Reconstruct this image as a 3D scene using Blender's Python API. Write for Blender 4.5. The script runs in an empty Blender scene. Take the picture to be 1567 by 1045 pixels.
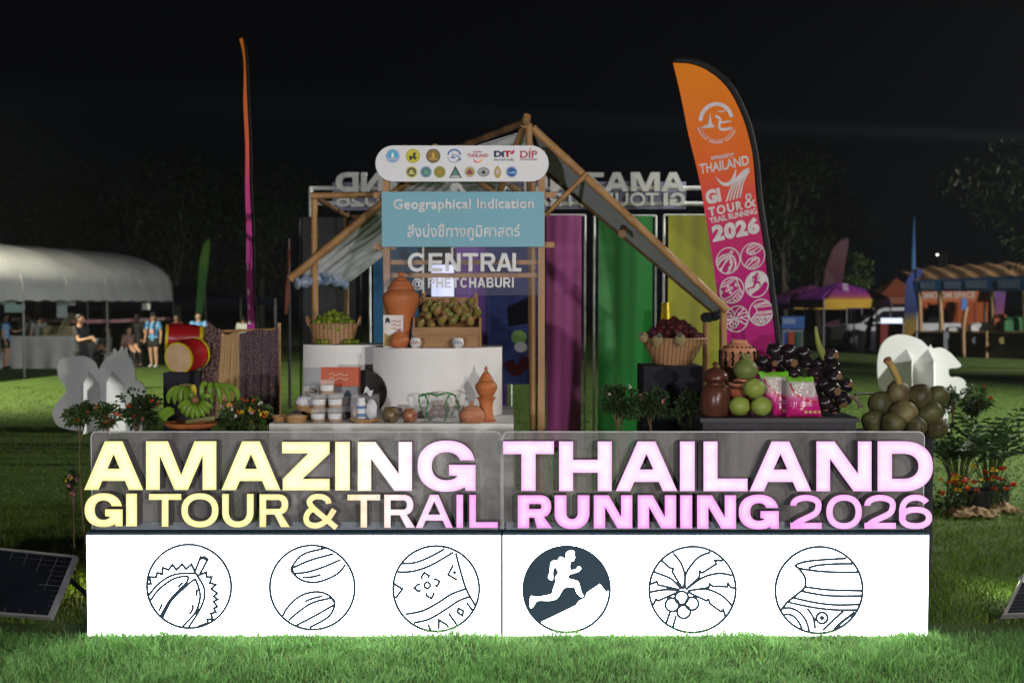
import bpy, bmesh, math, random
import numpy as np
from mathutils import Vector, Matrix, noise
from mathutils.geometry import tessellate_polygon
random.seed(7); rng = np.random.default_rng(7)
SC = bpy.context.scene; COL = SC.collection
R = math.radians
# ------------------------------------------------------------------ camera
FPX = 1600.0; CX, CY = 783.5, 522.5; CAMZ = 1.93
PITCH = math.atan(59.5 / FPX)
cam = bpy.data.cameras.new('camera'); camo = bpy.data.objects.new('camera', cam); COL.objects.link(camo)
camo.location = (0, 0, CAMZ); camo.rotation_euler = (math.pi/2 - PITCH, 0, 0)
cam.sensor_width = 36; cam.lens = 36 * FPX / 1567; cam.clip_end = 500; cam.clip_start = 0.05
cam.dof.use_dof = True; cam.dof.focus_distance = 6.0; cam.dof.aperture_fstop = 2.0
SC.camera = camo
# ------------------------------------------------------------------ world, lamps, exposure
w = bpy.data.worlds.new('World'); SC.world = w; w.use_nodes = True
nt = w.node_tree; bg = nt.nodes['Background']
sky = nt.nodes.new('ShaderNodeTexSky'); sky.sky_type = 'NISHITA'; sky.sun_disc = False
sky.sun_elevation = R(-5); sky.sun_rotation = R(200)
nsk = nt.nodes.new('ShaderNodeVectorMath'); nsk.operation = 'ADD'; nt.links.new(sky.outputs[0], nsk.inputs[0]); nsk.inputs[1].default_value = (.026, .031, .042)   # town glow in the night sky
nt.links.new(nsk.outputs[0], bg.inputs[0]); bg.inputs[1].default_value = 0.06
SC.view_settings.view_transform = 'Standard'; SC.view_settings.look = 'None'
SC.view_settings.exposure = 0; SC.view_settings.gamma = 1
SC.render.engine = 'CYCLES'; SC.cycles.use_denoising = True
SC.cycles.max_bounces = 6; SC.cycles.transparent_max_bounces = 12; SC.cycles.caustics_reflective = False; SC.cycles.caustics_refractive = False
SC.cycles.sample_clamp_indirect = 4
def lamp(name, loc, target, power, col, size_deg=60, blend=0.5, rad=0.15):
    l = bpy.data.lights.new(name, 'SPOT'); o = bpy.data.objects.new(name, l); COL.objects.link(o)
    l.energy = power; l.color = col; l.spot_size = R(size_deg); l.spot_blend = blend; l.shadow_soft_size = rad
    o.location = loc; o.rotation_euler = (Vector(target) - Vector(loc)).to_track_quat('-Z', 'Y').to_euler()
    return o
lamp('front_flood_and_fill', (3.2, -2.6, 2.15), (-0.3, 8.0, 1.8), 1750, (1, 0.93, 0.86), 62, 0.6, 0.10)
lamp('front_flood_and_fill', (5.5, -2.0, 4.6), (0.2, 9.0, 2.2), 1300, (1, 0.95, 0.90), 66, 0.6, 0.10)
lamp('front_flood_and_fill', (-2.6, -3.2, 1.7), (-1.6, 9.0, 2.0), 1600, (0.95, 0.96, 1.0), 74, 0.6, 0.10)  # added weak fill from the left, lifts the roof undersides and left group
lamp('front_flood_and_fill', (-5.4, -1.0, 2.2), (-5.8, 14.0, 2.4), 1500, (0.97, 0.97, 1.0), 30, 0.5, 0.10)  # added fill lamp, only brightens the left cut-out board
lamp('right_floodlight', (14.0, 12.6, 8.5), (6.8, 16.0, 0.4), 19000, (0.97, 0.98, 0.92), 94, 0.7, 0.2)
lamp('left_floodlight', (-15.3, 18.6, 8.2), (-11.0, 23.5, 0.0), 21000, (1.0, 0.96, 0.68), 84, 0.8, 0.2)
lamp('far_right_floodlight', (24, 26, 9), (17, 36, 0.5), 13000, (1.0, 0.95, 0.9), 80, 0.7, 0.3)
lamp('tree_fill_light', (-9, 40, 5), (-12, 64, 6), 1300, (0.95, 1.0, 0.95), 90, 0.8, 0.3)  # unseen lamp added so the far left trees show
lamp('tree_fill_light', (14, 40, 5), (20, 58, 6), 500, (0.95, 1.0, 0.95), 70, 0.8, 0.3)  # unseen lamp added so the far right trees show
lamp('flare_streak_spot', (15.6, 30, 6.6), (-6, 27.5, 7.0), 420000, (0.75, 0.85, 1.0), 3, 0.9, 0.2)  # needle-thin spot added to draw a flare-like streak in the haze
# ------------------------------------------------------------------ pixel helpers: a point of the photograph at a given distance
def P(px, py, Y):
    xc = (px - CX) / FPX; yc = (CY - py) / FPX
    d = Vector((xc, math.cos(PITCH) + yc*math.sin(PITCH), -math.sin(PITCH) + yc*math.cos(PITCH)))
    t = Y / d.y
    return Vector((d.x*t, Y, CAMZ + d.z*t))
def G(px, Y):
    p = P(px, 700, Y); return Vector((p.x, Y, 0))
def GY(py):
    yc = (CY - py) / FPX
    dy, dz = math.cos(PITCH) + yc*math.sin(PITCH), -math.sin(PITCH) + yc*math.cos(PITCH)
    return CAMZ * dy / -dz
def ML(n, Y): return n * Y / FPX
# ------------------------------------------------------------------ materials
MATS = {}
def _new(name):
    m = bpy.data.materials.new(name); m.use_nodes = True; MATS[name] = m
    return m, m.node_tree, m.node_tree.nodes['Principled BSDF']
def N(nt, t, **kw):
    n = nt.nodes.new(t)
    for k, v in kw.items(): setattr(n, k, v)
    return n
def M(name, c1, c2=None, scale=12, rough=0.6, metal=0.0, bump=0.0, bscale=None, detail=4, stretch=None, trans=0.0, spec=0.25, island=0.0, coat=0.0, objrand=0.0, leafy=0.0):
    if name in MATS: return MATS[name]
    m, nt, b = _new(name)
    b.inputs['Roughness'].default_value = rough; b.inputs['Metallic'].default_value = metal
    b.inputs['Specular IOR Level'].default_value = spec; b.inputs['Transmission Weight'].default_value = trans
    b.inputs['Coat Weight'].default_value = coat
    if c2 is None: c2 = tuple(x*0.75 for x in c1)
    tc = N(nt, 'ShaderNodeTexCoord'); mp = N(nt, 'ShaderNodeMapping'); nt.links.new(tc.outputs['Object'], mp.inputs[0])
    if stretch: mp.inputs['Scale'].default_value = stretch
    no = N(nt, 'ShaderNodeTexNoise'); no.inputs['Scale'].default_value = scale; no.inputs['Detail'].default_value = detail
    nt.links.new(mp.outputs[0], no.inputs['Vector'])
    rp = N(nt, 'ShaderNodeValToRGB'); rp.color_ramp.elements[0].position = 0.3; rp.color_ramp.elements[1].position = 0.72
    rp.color_ramp.elements[0].color = (*c1, 1); rp.color_ramp.elements[1].color = (*c2, 1)
    nt.links.new(no.outputs['Fac'], rp.inputs[0]); out = rp.outputs[0]
    if island:
        ge = N(nt, 'ShaderNodeNewGeometry'); mm = N(nt, 'ShaderNodeMapRange')
        mm.inputs['To Min'].default_value = 1 - island; mm.inputs['To Max'].default_value = 1 + island
        nt.links.new(ge.outputs['Random Per Island'], mm.inputs[0])
        vm = N(nt, 'ShaderNodeVectorMath', operation='SCALE'); nt.links.new(out, vm.inputs[0]); nt.links.new(mm.outputs[0], vm.inputs['Scale']); out = vm.outputs[0]
    if objrand:
        oi = N(nt, 'ShaderNodeObjectInfo'); mm = N(nt, 'ShaderNodeMapRange')
        mm.inputs['To Min'].default_value = 1 - objrand; mm.inputs['To Max'].default_value = 1 + objrand
        nt.links.new(oi.outputs['Random'], mm.inputs[0])
        hs = N(nt, 'ShaderNodeHueSaturation'); nt.links.new(mm.outputs[0], hs.inputs['Value']); nt.links.new(out, hs.inputs['Color'])
        m2 = N(nt, 'ShaderNodeMapRange'); m2.inputs['To Min'].default_value = .5 + .06*objrand; m2.inputs['To Max'].default_value = .5 - .10*objrand
        nt.links.new(oi.outputs['Random'], m2.inputs[0]); nt.links.new(m2.outputs[0], hs.inputs['Hue']); out = hs.outputs[0]
        vr = N(nt, 'ShaderNodeVectorMath', operation='ADD'); cb = N(nt, 'ShaderNodeCombineXYZ')
        ml = N(nt, 'ShaderNodeMath', operation='MULTIPLY'); ml.inputs[1].default_value = 37; nt.links.new(oi.outputs['Random'], ml.inputs[0])
        nt.links.new(ml.outputs[0], cb.inputs[0]); nt.links.new(mp.outputs[0], vr.inputs[0]); nt.links.new(cb.outputs[0], vr.inputs[1]); nt.links.new(vr.outputs[0], no.inputs['Vector'])
    nt.links.new(out, b.inputs['Base Color'])
    if leafy:                                    # thin leaves let light through
        tl = N(nt, 'ShaderNodeBsdfTranslucent'); nt.links.new(out, tl.inputs[0]); mx = N(nt, 'ShaderNodeMixShader'); mx.inputs[0].default_value = leafy
        nt.links.new(b.outputs[0], mx.inputs[1]); nt.links.new(tl.outputs[0], mx.inputs[2]); nt.links.new(mx.outputs[0], nt.nodes['Material Output'].inputs[0])
    if bump:
        n2 = N(nt, 'ShaderNodeTexNoise'); n2.inputs['Scale'].default_value = bscale or scale*3; n2.inputs['Detail'].default_value = 5
        nt.links.new(mp.outputs[0], n2.inputs['Vector'])
        bp = N(nt, 'ShaderNodeBump'); bp.inputs['Strength'].default_value = bump; bp.inputs['Distance'].default_value = 0.01
        nt.links.new(n2.outputs['Fac'], bp.inputs['Height']); nt.links.new(bp.outputs[0], b.inputs['Normal'])
    return m
def EM(name, col, s):
    if name in MATS: return MATS[name]
    m, nt, b = _new(name)
    b.inputs['Base Color'].default_value = (*col, 1); b.inputs['Emission Color'].default_value = (*col, 1); b.inputs['Emission Strength'].default_value = s
    b.inputs['Roughness'].default_value = 0.4
    return m
def rampmat(name, coord, axis, stops, rough=0.6, emit=0.0, bump=0.0, interp='LINEAR', edge=0.0):
    """colour printed along one axis of the object (Generated) or of the world"""
    m, nt, b = _new(name); b.inputs['Roughness'].default_value = rough; b.inputs['Specular IOR Level'].default_value = .12
    if coord == 'world':
        ge = N(nt, 'ShaderNodeNewGeometry'); src = ge.outputs['Position']
    else:
        tc = N(nt, 'ShaderNodeTexCoord'); src = tc.outputs[coord]
    sx = N(nt, 'ShaderNodeSeparateXYZ'); nt.links.new(src, sx.inputs[0])
    lo, hi = stops[0][0], stops[-1][0]
    mr = N(nt, 'ShaderNodeMapRange'); mr.inputs['From Min'].default_value = lo; mr.inputs['From Max'].default_value = hi
    nt.links.new(sx.outputs['XYZ'.index(axis)], mr.inputs[0])
    rp = N(nt, 'ShaderNodeValToRGB'); cr = rp.color_ramp; cr.interpolation = interp
    while len(cr.elements) < len(stops): cr.elements.new(0.5)
    for i, (p, c) in enumerate(stops): cr.elements[i].position = i/len(stops)*0.001
    for i in range(len(stops)-1, -1, -1):
        cr.elements[i].position = (stops[i][0] - lo) / (hi - lo); cr.elements[i].color = (*stops[i][1], 1)
    nt.links.new(mr.outputs[0], rp.inputs[0])
    if emit: b.inputs['Base Color'].default_value = (.12, .12, .12, 1)
    else: nt.links.new(rp.outputs[0], b.inputs['Base Color'])
    if emit:
        nt.links.new(rp.outputs[0], b.inputs['Emission Color']); b.inputs['Emission Strength'].default_value = emit
        if edge:                                 # LED letters glow strongest mid-stroke, deeper in colour towards their rims
            ao = N(nt, 'ShaderNodeAmbientOcclusion', inside=True, samples=8); ao.inputs['Distance'].default_value = .028
            g1 = N(nt, 'ShaderNodeMapRange'); g1.inputs['From Min'].default_value = .45; g1.inputs['To Min'].default_value = 1+edge; g1.inputs['To Max'].default_value = .68
            nt.links.new(ao.outputs['AO'], g1.inputs[0]); ga = N(nt, 'ShaderNodeGamma'); nt.links.new(rp.outputs[0], ga.inputs[0]); nt.links.new(g1.outputs[0], ga.inputs[1]); nt.links.new(ga.outputs[0], b.inputs['Emission Color'])
            ln = N(nt, 'ShaderNodeTexNoise'); ln.inputs['Scale'].default_value = 16; ln.inputs['Detail'].default_value = 1; tc2 = N(nt, 'ShaderNodeTexCoord'); nt.links.new(tc2.outputs['Object'], ln.inputs['Vector'])
            lm = N(nt, 'ShaderNodeMapRange'); lm.inputs['From Min'].default_value = .3; lm.inputs['From Max'].default_value = .7; lm.inputs['To Min'].default_value = emit*.96; lm.inputs['To Max'].default_value = emit*1.15
            nt.links.new(ln.outputs['Fac'], lm.inputs[0]); nt.links.new(lm.outputs[0], b.inputs['Emission Strength'])
    if bump:
        no = N(nt, 'ShaderNodeTexNoise'); no.inputs['Scale'].default_value = 6; bp = N(nt, 'ShaderNodeBump'); bp.inputs['Strength'].default_value = bump
        nt.links.new(no.outputs['Fac'], bp.inputs['Height']); nt.links.new(bp.outputs[0], b.inputs['Normal'])
    return m
def weave(name, c1, c2, scale=40):
    m, nt, b = _new(name); b.inputs['Roughness'].default_value = 0.55
    tc = N(nt, 'ShaderNodeTexCoord')
    wv = N(nt, 'ShaderNodeTexWave', wave_type='BANDS', bands_direction='Z'); wv.inputs['Scale'].default_value = scale; wv.inputs['Distortion'].default_value = 2
    nt.links.new(tc.outputs['Object'], wv.inputs[0])
    w2 = N(nt, 'ShaderNodeTexWave', wave_type='BANDS', bands_direction='X'); w2.inputs['Scale'].default_value = scale*0.6; w2.inputs['Distortion'].default_value = 1
    nt.links.new(tc.outputs['Object'], w2.inputs[0])
    mx = N(nt, 'ShaderNodeMath', operation='MULTIPLY'); nt.links.new(wv.outputs['Fac'], mx.inputs[0]); nt.links.new(w2.outputs['Fac'], mx.inputs[1])
    rp = N(nt, 'ShaderNodeValToRGB'); rp.color_ramp.elements[0].color = (*c2, 1); rp.color_ramp.elements[1].color = (*c1, 1); rp.color_ramp.elements[1].position = 0.5
    nt.links.new(mx.outputs[0], rp.inputs[0]); nt.links.new(rp.outputs[0], b.inputs['Base Color'])
    bp = N(nt, 'ShaderNodeBump'); bp.inputs['Strength'].default_value = 0.6; bp.inputs['Distance'].default_value = 0.004
    nt.links.new(mx.outputs[0], bp.inputs['Height']); nt.links.new(bp.outputs[0], b.inputs['Normal'])
    return m
def textile(name, base, fig, scale=40, dark=None):
    m, nt, b = _new(name); b.inputs['Roughness'].default_value = 0.85; b.inputs['Specular IOR Level'].default_value = .1
    tc = N(nt, 'ShaderNodeTexCoord')
    vo = N(nt, 'ShaderNodeTexVoronoi', feature='DISTANCE_TO_EDGE'); vo.inputs['Scale'].default_value = scale
    no = N(nt, 'ShaderNodeTexNoise'); no.inputs['Scale'].default_value = scale*1.3
    nt.links.new(tc.outputs['Object'], vo.inputs['Vector']); nt.links.new(tc.outputs['Object'], no.inputs['Vector'])
    ad = N(nt, 'ShaderNodeMath', operation='MULTIPLY_ADD'); nt.links.new(no.outputs['Fac'], ad.inputs[0]); ad.inputs[1].default_value = 0.35; nt.links.new(vo.outputs[0], ad.inputs[2])
    rp = N(nt, 'ShaderNodeValToRGB'); rp.color_ramp.interpolation = 'EASE'
    rp.color_ramp.elements[0].color = (*fig, 1); rp.color_ramp.elements[1].color = (*base, 1)
    rp.color_ramp.elements[0].position = 0.2; rp.color_ramp.elements[1].position = 0.3
    nt.links.new(ad.outputs[0], rp.inputs[0]); nt.links.new(rp.outputs[0], b.inputs['Base Color'])
    return m
def glassy(name, col, alpha, rough=0.1, wet=0.0):
    """thin clear sheet: transparent with some gloss and, if wet, a film of condensation"""
    m, nt, b = _new(name); out = nt.nodes['Material Output']
    b.inputs['Base Color'].default_value = (*col, 1); b.inputs['Roughness'].default_value = rough
    if wet: b.inputs['Specular IOR Level'].default_value = .12
    tr = N(nt, 'ShaderNodeBsdfTransparent'); mx = N(nt, 'ShaderNodeMixShader')
    nt.links.new(tr.outputs[0], mx.inputs[1]); nt.links.new(b.outputs[0], mx.inputs[2]); nt.links.new(mx.outputs[0], out.inputs[0])
    mx.inputs[0].default_value = alpha
    if wet:
        tc = N(nt, 'ShaderNodeTexCoord'); mp = N(nt, 'ShaderNodeMapping'); mp.inputs['Scale'].default_value = (1, 1, 0.35)
        nt.links.new(tc.outputs['Object'], mp.inputs[0])
        no = N(nt, 'ShaderNodeTexNoise'); no.inputs['Scale'].default_value = 3.2; no.inputs['Detail'].default_value = 9; no.inputs['Roughness'].default_value = 0.62
        nt.links.new(mp.outputs[0], no.inputs['Vector'])
        n2 = N(nt, 'ShaderNodeTexNoise'); n2.inputs['Scale'].default_value = 90; nt.links.new(tc.outputs['Object'], n2.inputs['Vector'])
        mm = N(nt, 'ShaderNodeMath', operation='MULTIPLY_ADD'); nt.links.new(n2.outputs['Fac'], mm.inputs[0]); mm.inputs[1].default_value = 0.22; nt.links.new(no.outputs['Fac'], mm.inputs[2])
        rp = N(nt, 'ShaderNodeMapRange'); rp.inputs['From Min'].default_value = 0.5; rp.inputs['From Max'].default_value = 0.8
        rp.inputs['To Min'].default_value = alpha; rp.inputs['To Max'].default_value = alpha + wet
        nt.links.new(mm.outputs[0], rp.inputs[0]); nt.links.new(rp.outputs[0], mx.inputs[0])
    return m
# ------------------------------------------------------------------ object helpers
def tag(o, label=None, cat=None, group=None, kind=None):
    if label: o['label'] = label
    if cat: o['category'] = cat
    if group: o['group'] = group
    if kind: o['kind'] = kind
    return o
def thing(name, label, cat, loc, group=None):
    o = bpy.data.objects.new(name, None); o.empty_display_size = 0.1; COL.objects.link(o); o.location = Vector(loc)
    return tag(o, label, cat, group)
def wloc(o):
    v = Vector((0, 0, 0))
    while o: v += o.location; o = o.parent
    return v
class MB:
    """collects shapes in world coordinates; build() links them as ONE mesh object"""
    def __init__(s): s.V, s.F, s.I = [], [], []
    def add(s, V, F, mi=0):
        o = len(s.V); s.V += [Vector(v) for v in V]; s.F += [tuple(i + o for i in f) for f in F]; s.I += [mi]*len(F); return s
    def quad(s, a, b, c, d, mi=0): return s.add([a, b, c, d], [(0, 1, 2, 3)], mi)
    def box(s, c, size, mi=0, rot=None):
        c = Vector(c); hx, hy, hz = [x/2 for x in size]
        V = [Vector((x, y, z)) for x in (-hx, hx) for y in (-hy, hy) for z in (-hz, hz)]
        if rot: V = [rot @ v for v in V]
        return s.add([c + v for v in V], [(0,1,3,2),(4,6,7,5),(0,4,5,1),(2,3,7,6),(0,2,6,4),(1,5,7,3)], mi)
    def bx(s, x0, x1, y0, y1, z0, z1, mi=0): return s.box(((x0+x1)/2, (y0+y1)/2, (z0+z1)/2), (abs(x1-x0), abs(y1-y0), abs(z1-z0)), mi)
    def tube(s, pts, r, n=8, mi=0, cap=True):
        pts = [Vector(p) for p in pts]; k = len(pts)
        rs = r if isinstance(r, (list, tuple)) else [r]*k
        V, F = [], []; ref = None
        for i, p in enumerate(pts):
            t = (pts[min(i+1, k-1)] - pts[max(i-1, 0)]).normalized()
            if ref is None: ref = t.orthogonal().normalized()
            ref = (ref - t*ref.dot(t)); ref = ref.normalized() if ref.length > 1e-6 else t.orthogonal().normalized()
            b = t.cross(ref)
            V += [p + (ref*math.cos(a) + b*math.sin(a))*rs[i] for a in (2*math.pi*j/n for j in range(n))]
        for i in range(k-1):
            for j in range(n):
                F.append((i*n+j, i*n+(j+1) % n, (i+1)*n+(j+1) % n, (i+1)*n+j))
        if cap: F += [tuple(range(n))[::-1], tuple(range((k-1)*n, k*n))]
        return s.add(V, F, mi)
    def lathe(s, c, prof, n=28, mi=0, sx=1, sy=1, rot=None, a0=0, a1=360, wob=None):
        c = Vector(c); V, F = [], []; full = abs(a1-a0) >= 360; m = n if full else n+1
        for (r, z) in prof:
            for j in range(m):
                a = R(a0 + (a1-a0)*j/n); rr = r*(1 + (wob(a, z) if wob else 0))
                v = Vector((rr*math.cos(a)*sx, rr*math.sin(a)*sy, z))
                V.append(c + (rot @ v if rot else v))
        for i in range(len(prof)-1):
            for j in range(n):
                k = (j+1) % m
                F.append((i*m+j, i*m+k, (i+1)*m+k, (i+1)*m+j))
        return s.add(V, F, mi)
    def ball(s, c, r, n=14, mi=0, rot=None, wob=0.0, seed=0.0, ws=2.0):
        rx, ry, rz = r if isinstance(r, (list, tuple)) else (r, r, r)
        c = Vector(c); V, F = [], []; k = max(6, n*2//3)
        for i in range(k+1):
            th = math.pi*i/k
            for j in range(n):
                a = 2*math.pi*j/n
                u = Vector((math.sin(th)*math.cos(a), math.sin(th)*math.sin(a), math.cos(th)))
                q = 1 + (wob*noise.noise(u*ws + Vector((seed, seed*1.7, 0))) if wob else 0)
                v = Vector((u.x*rx, u.y*ry, u.z*rz))*q
                V.append(c + (rot @ v if rot else v))
        for i in range(k):
            for j in range(n):
                if i == 0: F.append((j, n+j, n+(j+1) % n))
                elif i == k-1: F.append((i*n+j, (i+1)*n, i*n+(j+1) % n))
                else: F.append((i*n+j, (i+1)*n+j, (i+1)*n+(j+1) % n, i*n+(j+1) % n))
        return s.add(V, F, mi)
    def grid(s, fn, nu, nv, mi=0, th=None):
        V = [Vector(fn(i/nu, j/nv)) for j in range(nv+1) for i in range(nu+1)]
        F = [(j*(nu+1)+i, j*(nu+1)+i+1, (j+1)*(nu+1)+i+1, (j+1)*(nu+1)+i) for j in range(nv) for i in range(nu)]
        if th is None: return s.add(V, F, mi)
        th = Vector(th); n = len(V); V2 = V + [v + th for v in V]
        F2 = F + [tuple(i+n for i in f)[::-1] for f in F]
        rim = [i for i in range(nu+1)] + [j*(nu+1)+nu for j in range(1, nv+1)] + [nv*(nu+1)+i for i in range(nu-1, -1, -1)] + [j*(nu+1) for j in range(nv-1, 0, -1)]
        for a, b in zip(rim, rim[1:]+rim[:1]): F2.append((b, a, a+n, b+n))
        return s.add(V2, F2, mi)
    def prism(s, loops, mp, d0, d1, mi=0, mside=None):
        """loops: outline + holes as 2-D points; mp(x, y, d) -> world; solid between depths d0 (front) and d1"""
        loops = [list(l) for l in loops]
        flat = [p for l in loops for p in l]
        tris = tessellate_polygon([[Vector((p[0], p[1], 0)) for p in l] for l in loops])
        n = len(flat)
        V = [mp(x, y, d0) for x, y in flat] + [mp(x, y, d1) for x, y in flat]
        e0, e1 = V[1]-V[0], None
        F = []
        for t in tris:
            a, b, c = [flat[i] for i in t]
            ar = (b[0]-a[0])*(c[1]-a[1]) - (b[1]-a[1])*(c[0]-a[0])
            if abs(ar) < 1e-9: continue
            t = tuple(t) if ar < 0 else tuple(t)[::-1]
            F.append(t)
        s.add(V, F, mi); o = len(s.V) - len(V)
        side = mi if mside is None else mside
        s.F += [tuple(i+o+n for i in f)[::-1] for f in F]; s.I += [side]*len(F)
        k = 0
        for l in loops:
            m = len(l)
            for i in range(m):
                a, b = k+i, k+(i+1) % m
                s.F.append((o+a, o+b, o+b+n, o+a+n)); s.I.append(side)
            k += m
        return s
    def ribbon(s, pts, wd, mp, d0, d1, mi=0, closed=False, mside=None):
        return s.prism(*outline(pts, wd, closed), mp, d0, d1, mi, mside) if False else _ribbon(s, pts, wd, mp, d0, d1, mi, closed, mside)
    def build(s, name, mats, parent=None, smooth=False, loc=None, angle=None):
        me = bpy.data.meshes.new(name)
        if parent is not None: base = wloc(parent)
        elif loc is not None: base = Vector(loc)
        else:
            xs = [v.x for v in s.V]; ys = [v.y for v in s.V]; zs = [v.z for v in s.V]
            base = Vector(((min(xs)+max(xs))/2, (min(ys)+max(ys))/2, min(zs)))
        me.from_pydata([v - base for v in s.V], [], s.F)
        for m in (mats if isinstance(mats, (list, tuple)) else [mats]): me.materials.append(m)
        if any(s.I): me.polygons.foreach_set('material_index', s.I)
        if smooth: me.polygons.foreach_set('use_smooth', [True]*len(me.polygons))
        me.update()
        if smooth and angle: me.set_sharp_from_angle(angle=R(angle))
        o = bpy.data.objects.new(name, me); COL.objects.link(o)
        if parent is not None: o.parent = parent
        else: o.location = base
        return o
def _ribbon(s, pts, wd, mp, d0, d1, mi, closed, mside):
    pts = [Vector((p[0], p[1])) for p in pts]; k = len(pts); L, Rr = [], []
    for i in range(k):
        a = pts[(i-1) % k] if (closed or i > 0) else None
        b = pts[(i+1) % k] if (closed or i < k-1) else None
        d1_ = (pts[i]-a).normalized() if a is not None else None; d2_ = (b-pts[i]).normalized() if b is not None else None
        if d1_ is None: d1_ = d2_
        if d2_ is None: d2_ = d1_
        n1 = Vector((-d1_.y, d1_.x)); n2 = Vector((-d2_.y, d2_.x)); nn = n1+n2
        nn = nn.normalized() if nn.length > 1e-3 else n1
        q = min(1/max(nn.dot(n1), 0.3), 2.2)
        L.append(pts[i]+nn*wd/2*q); Rr.append(pts[i]-nn*wd/2*q)
    V = []
    for d in (d0, d1):
        V += [mp(p.x, p.y, d) for p in L] + [mp(p.x, p.y, d) for p in Rr]
    F = []; I = []; side = mi if mside is None else mside
    rg = range(k if closed else k-1)
    for i in rg:
        j = (i+1) % k
        F.append((i, j, k+j, k+i)); I.append(mi)
        F.append((2*k+i, 3*k+i, 3*k+j, 2*k+j)); I.append(side)
        F.append((i, 2*k+i, 2*k+j, j)); I.append(side)
        F.append((k+i, k+j, 3*k+j, 3*k+i)); I.append(side)
    if not closed:
        F += [(0, k, 3*k, 2*k), (k-1, 3*k-1, 4*k-1, 2*k-1)]; I += [side, side]
    o = len(s.V); s.V += V; s.F += [tuple(x+o for x in f) for f in F]; s.I += I
    return s
def planemap(Y):
    return lambda x, y, d: P(x, y, Y) + Vector((0, d, 0))
def cat(pts, n=6, closed=False):
    """smooth curve through points"""
    pts = [Vector((*p, 0)) if len(p) == 2 else Vector(p) for p in pts]; k = len(pts); out = []
    for i in range(k if closed else k-1):
        g = lambda j: pts[j % k] if closed else pts[max(0, min(k-1, j))]
        p0, p1, p2, p3 = g(i-1), g(i), g(i+1), g(i+2)
        for t in (q/n for q in range(n)):
            out.append(0.5*((2*p1) + (p2-p0)*t + (2*p0-5*p1+4*p2-p3)*t*t + (3*p1-p0-3*p2+p3)*t**3))
    if not closed: out.append(pts[-1])
    return out
def cat2(pts, n=6, closed=False): return [(v.x, v.y) for v in cat(pts, n, closed)]
def earc(cx, cy, rx, ry, a0, a1, n=24, p=2.25):
    out = []
    for i in range(n+1):
        a = R(a0 + (a1-a0)*i/n); c, s_ = math.cos(a), math.sin(a)
        out.append((cx + rx*math.copysign(abs(c)**(2/p), c), cy - ry*math.copysign(abs(s_)**(2/p), s_)))
    return out
def copy_tree(o, parent=None):
    c = o.copy(); COL.objects.link(c)
    if parent is not None: c.parent = parent
    for ch in list(o.children): copy_tree(ch, c)
    return c
# text: Blender's built-in lettering turned into mesh, every loose piece at its own tiny depth
def text_mesh(body, bold=0.0, spacing=1.0):
    cu = bpy.data.curves.new('text', 'FONT'); cu.body = body; cu.offset = bold; cu.space_character = spacing; cu.resolution_u = 3
    o = bpy.data.objects.new('text', cu); COL.objects.link(o)
    me = bpy.data.meshes.new_from_object(o)
    V = [v.co.copy() for v in me.vertices]; F = [tuple(p.vertices) for p in me.polygons]
    bpy.data.objects.remove(o); bpy.data.curves.remove(cu); bpy.data.meshes.remove(me)
    par = list(range(len(V)))
    def find(a):
        while par[a] != a: par[a] = par[par[a]]; a = par[a]
        return a
    key = {}
    for i, v in enumerate(V):
        k = (round(v.x, 4), round(v.y, 4))
        # join doubled points of the same piece only through faces
    for f in F:
        for i in f[1:]: par[find(i)] = find(f[0])
    isl = {}
    for i in range(len(V)): isl.setdefault(find(i), len(isl))
    x0 = min(v.x for v in V); x1 = max(v.x for v in V); y0 = min(v.y for v in V); y1 = max(v.y for v in V)
    VV, FF = [], []                               # every face apart, at its own hair's depth
    for n, f in enumerate(F):
        FF.append(tuple(range(len(VV), len(VV)+len(f)))); VV += [((V[i].x-x0)/(x1-x0), (V[i].y-y0)/(y1-y0), n % 23) for i in f]
    text_mesh.rim = []
    from collections import Counter
    ec = Counter(tuple(sorted((f[i], f[(i+1) % len(f)]))) for f in F for i in range(len(f)))
    text_mesh.rim = [[((V[i].x-x0)/(x1-x0), (V[i].y-y0)/(y1-y0)) for i in e] for e, c_ in ec.items() if c_ == 1]
    return VV, FF
def put_text(mb, body, bl, br, tl, Y, bold=0.02, mi=0, lift=0.004, spacing=1.0, thick=0.0):
    """lettering in the parallelogram given by three photo points on the plane at distance Y"""
    O = P(*bl, Y); U = P(*br, Y)-O; V_ = P(*tl, Y)-O
    VV, F = text_mesh(body, bold, spacing)
    pts = [O + U*u + V_*v + Vector((0, -lift - q*0.00004, 0)) for u, v, q in VV]
    a, b, c = [pts[i] for i in F[0][:3]]
    if (b-a).cross(c-a).y > 0: F = [f[::-1] for f in F]
    mb.add(pts, F, mi)
    if thick:                                    # raised letters: edge walls
        for (p, q) in text_mesh.rim:
            e = [O + U*p[0] + V_*p[1], O + U*q[0] + V_*q[1]]; f0 = Vector((0, -lift+.0006, 0)); f1 = Vector((0, thick-lift, 0))
            mb.add([e[0]+f0, e[1]+f0, e[1]+f1, e[0]+f1], [(0, 1, 2, 3)], mi)
    return mb
# ------------------------------------------------------------------ ground
def pxx(px, Y=6.0): return (px - CX) * Y / FPX
m_ground = M('lawn soil and grass', (0.030, 0.055, 0.008), (0.055, 0.095, 0.012), scale=2.2, rough=0.9, bump=0.8, bscale=40, detail=8)
gm = MB(); gm.quad((-160, -20, 0), (160, -20, 0), (160, 260, 0), (-160, 260, 0))
tag(gm.build('ground', m_ground, loc=(0, 0, 0)), kind='structure')
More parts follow.
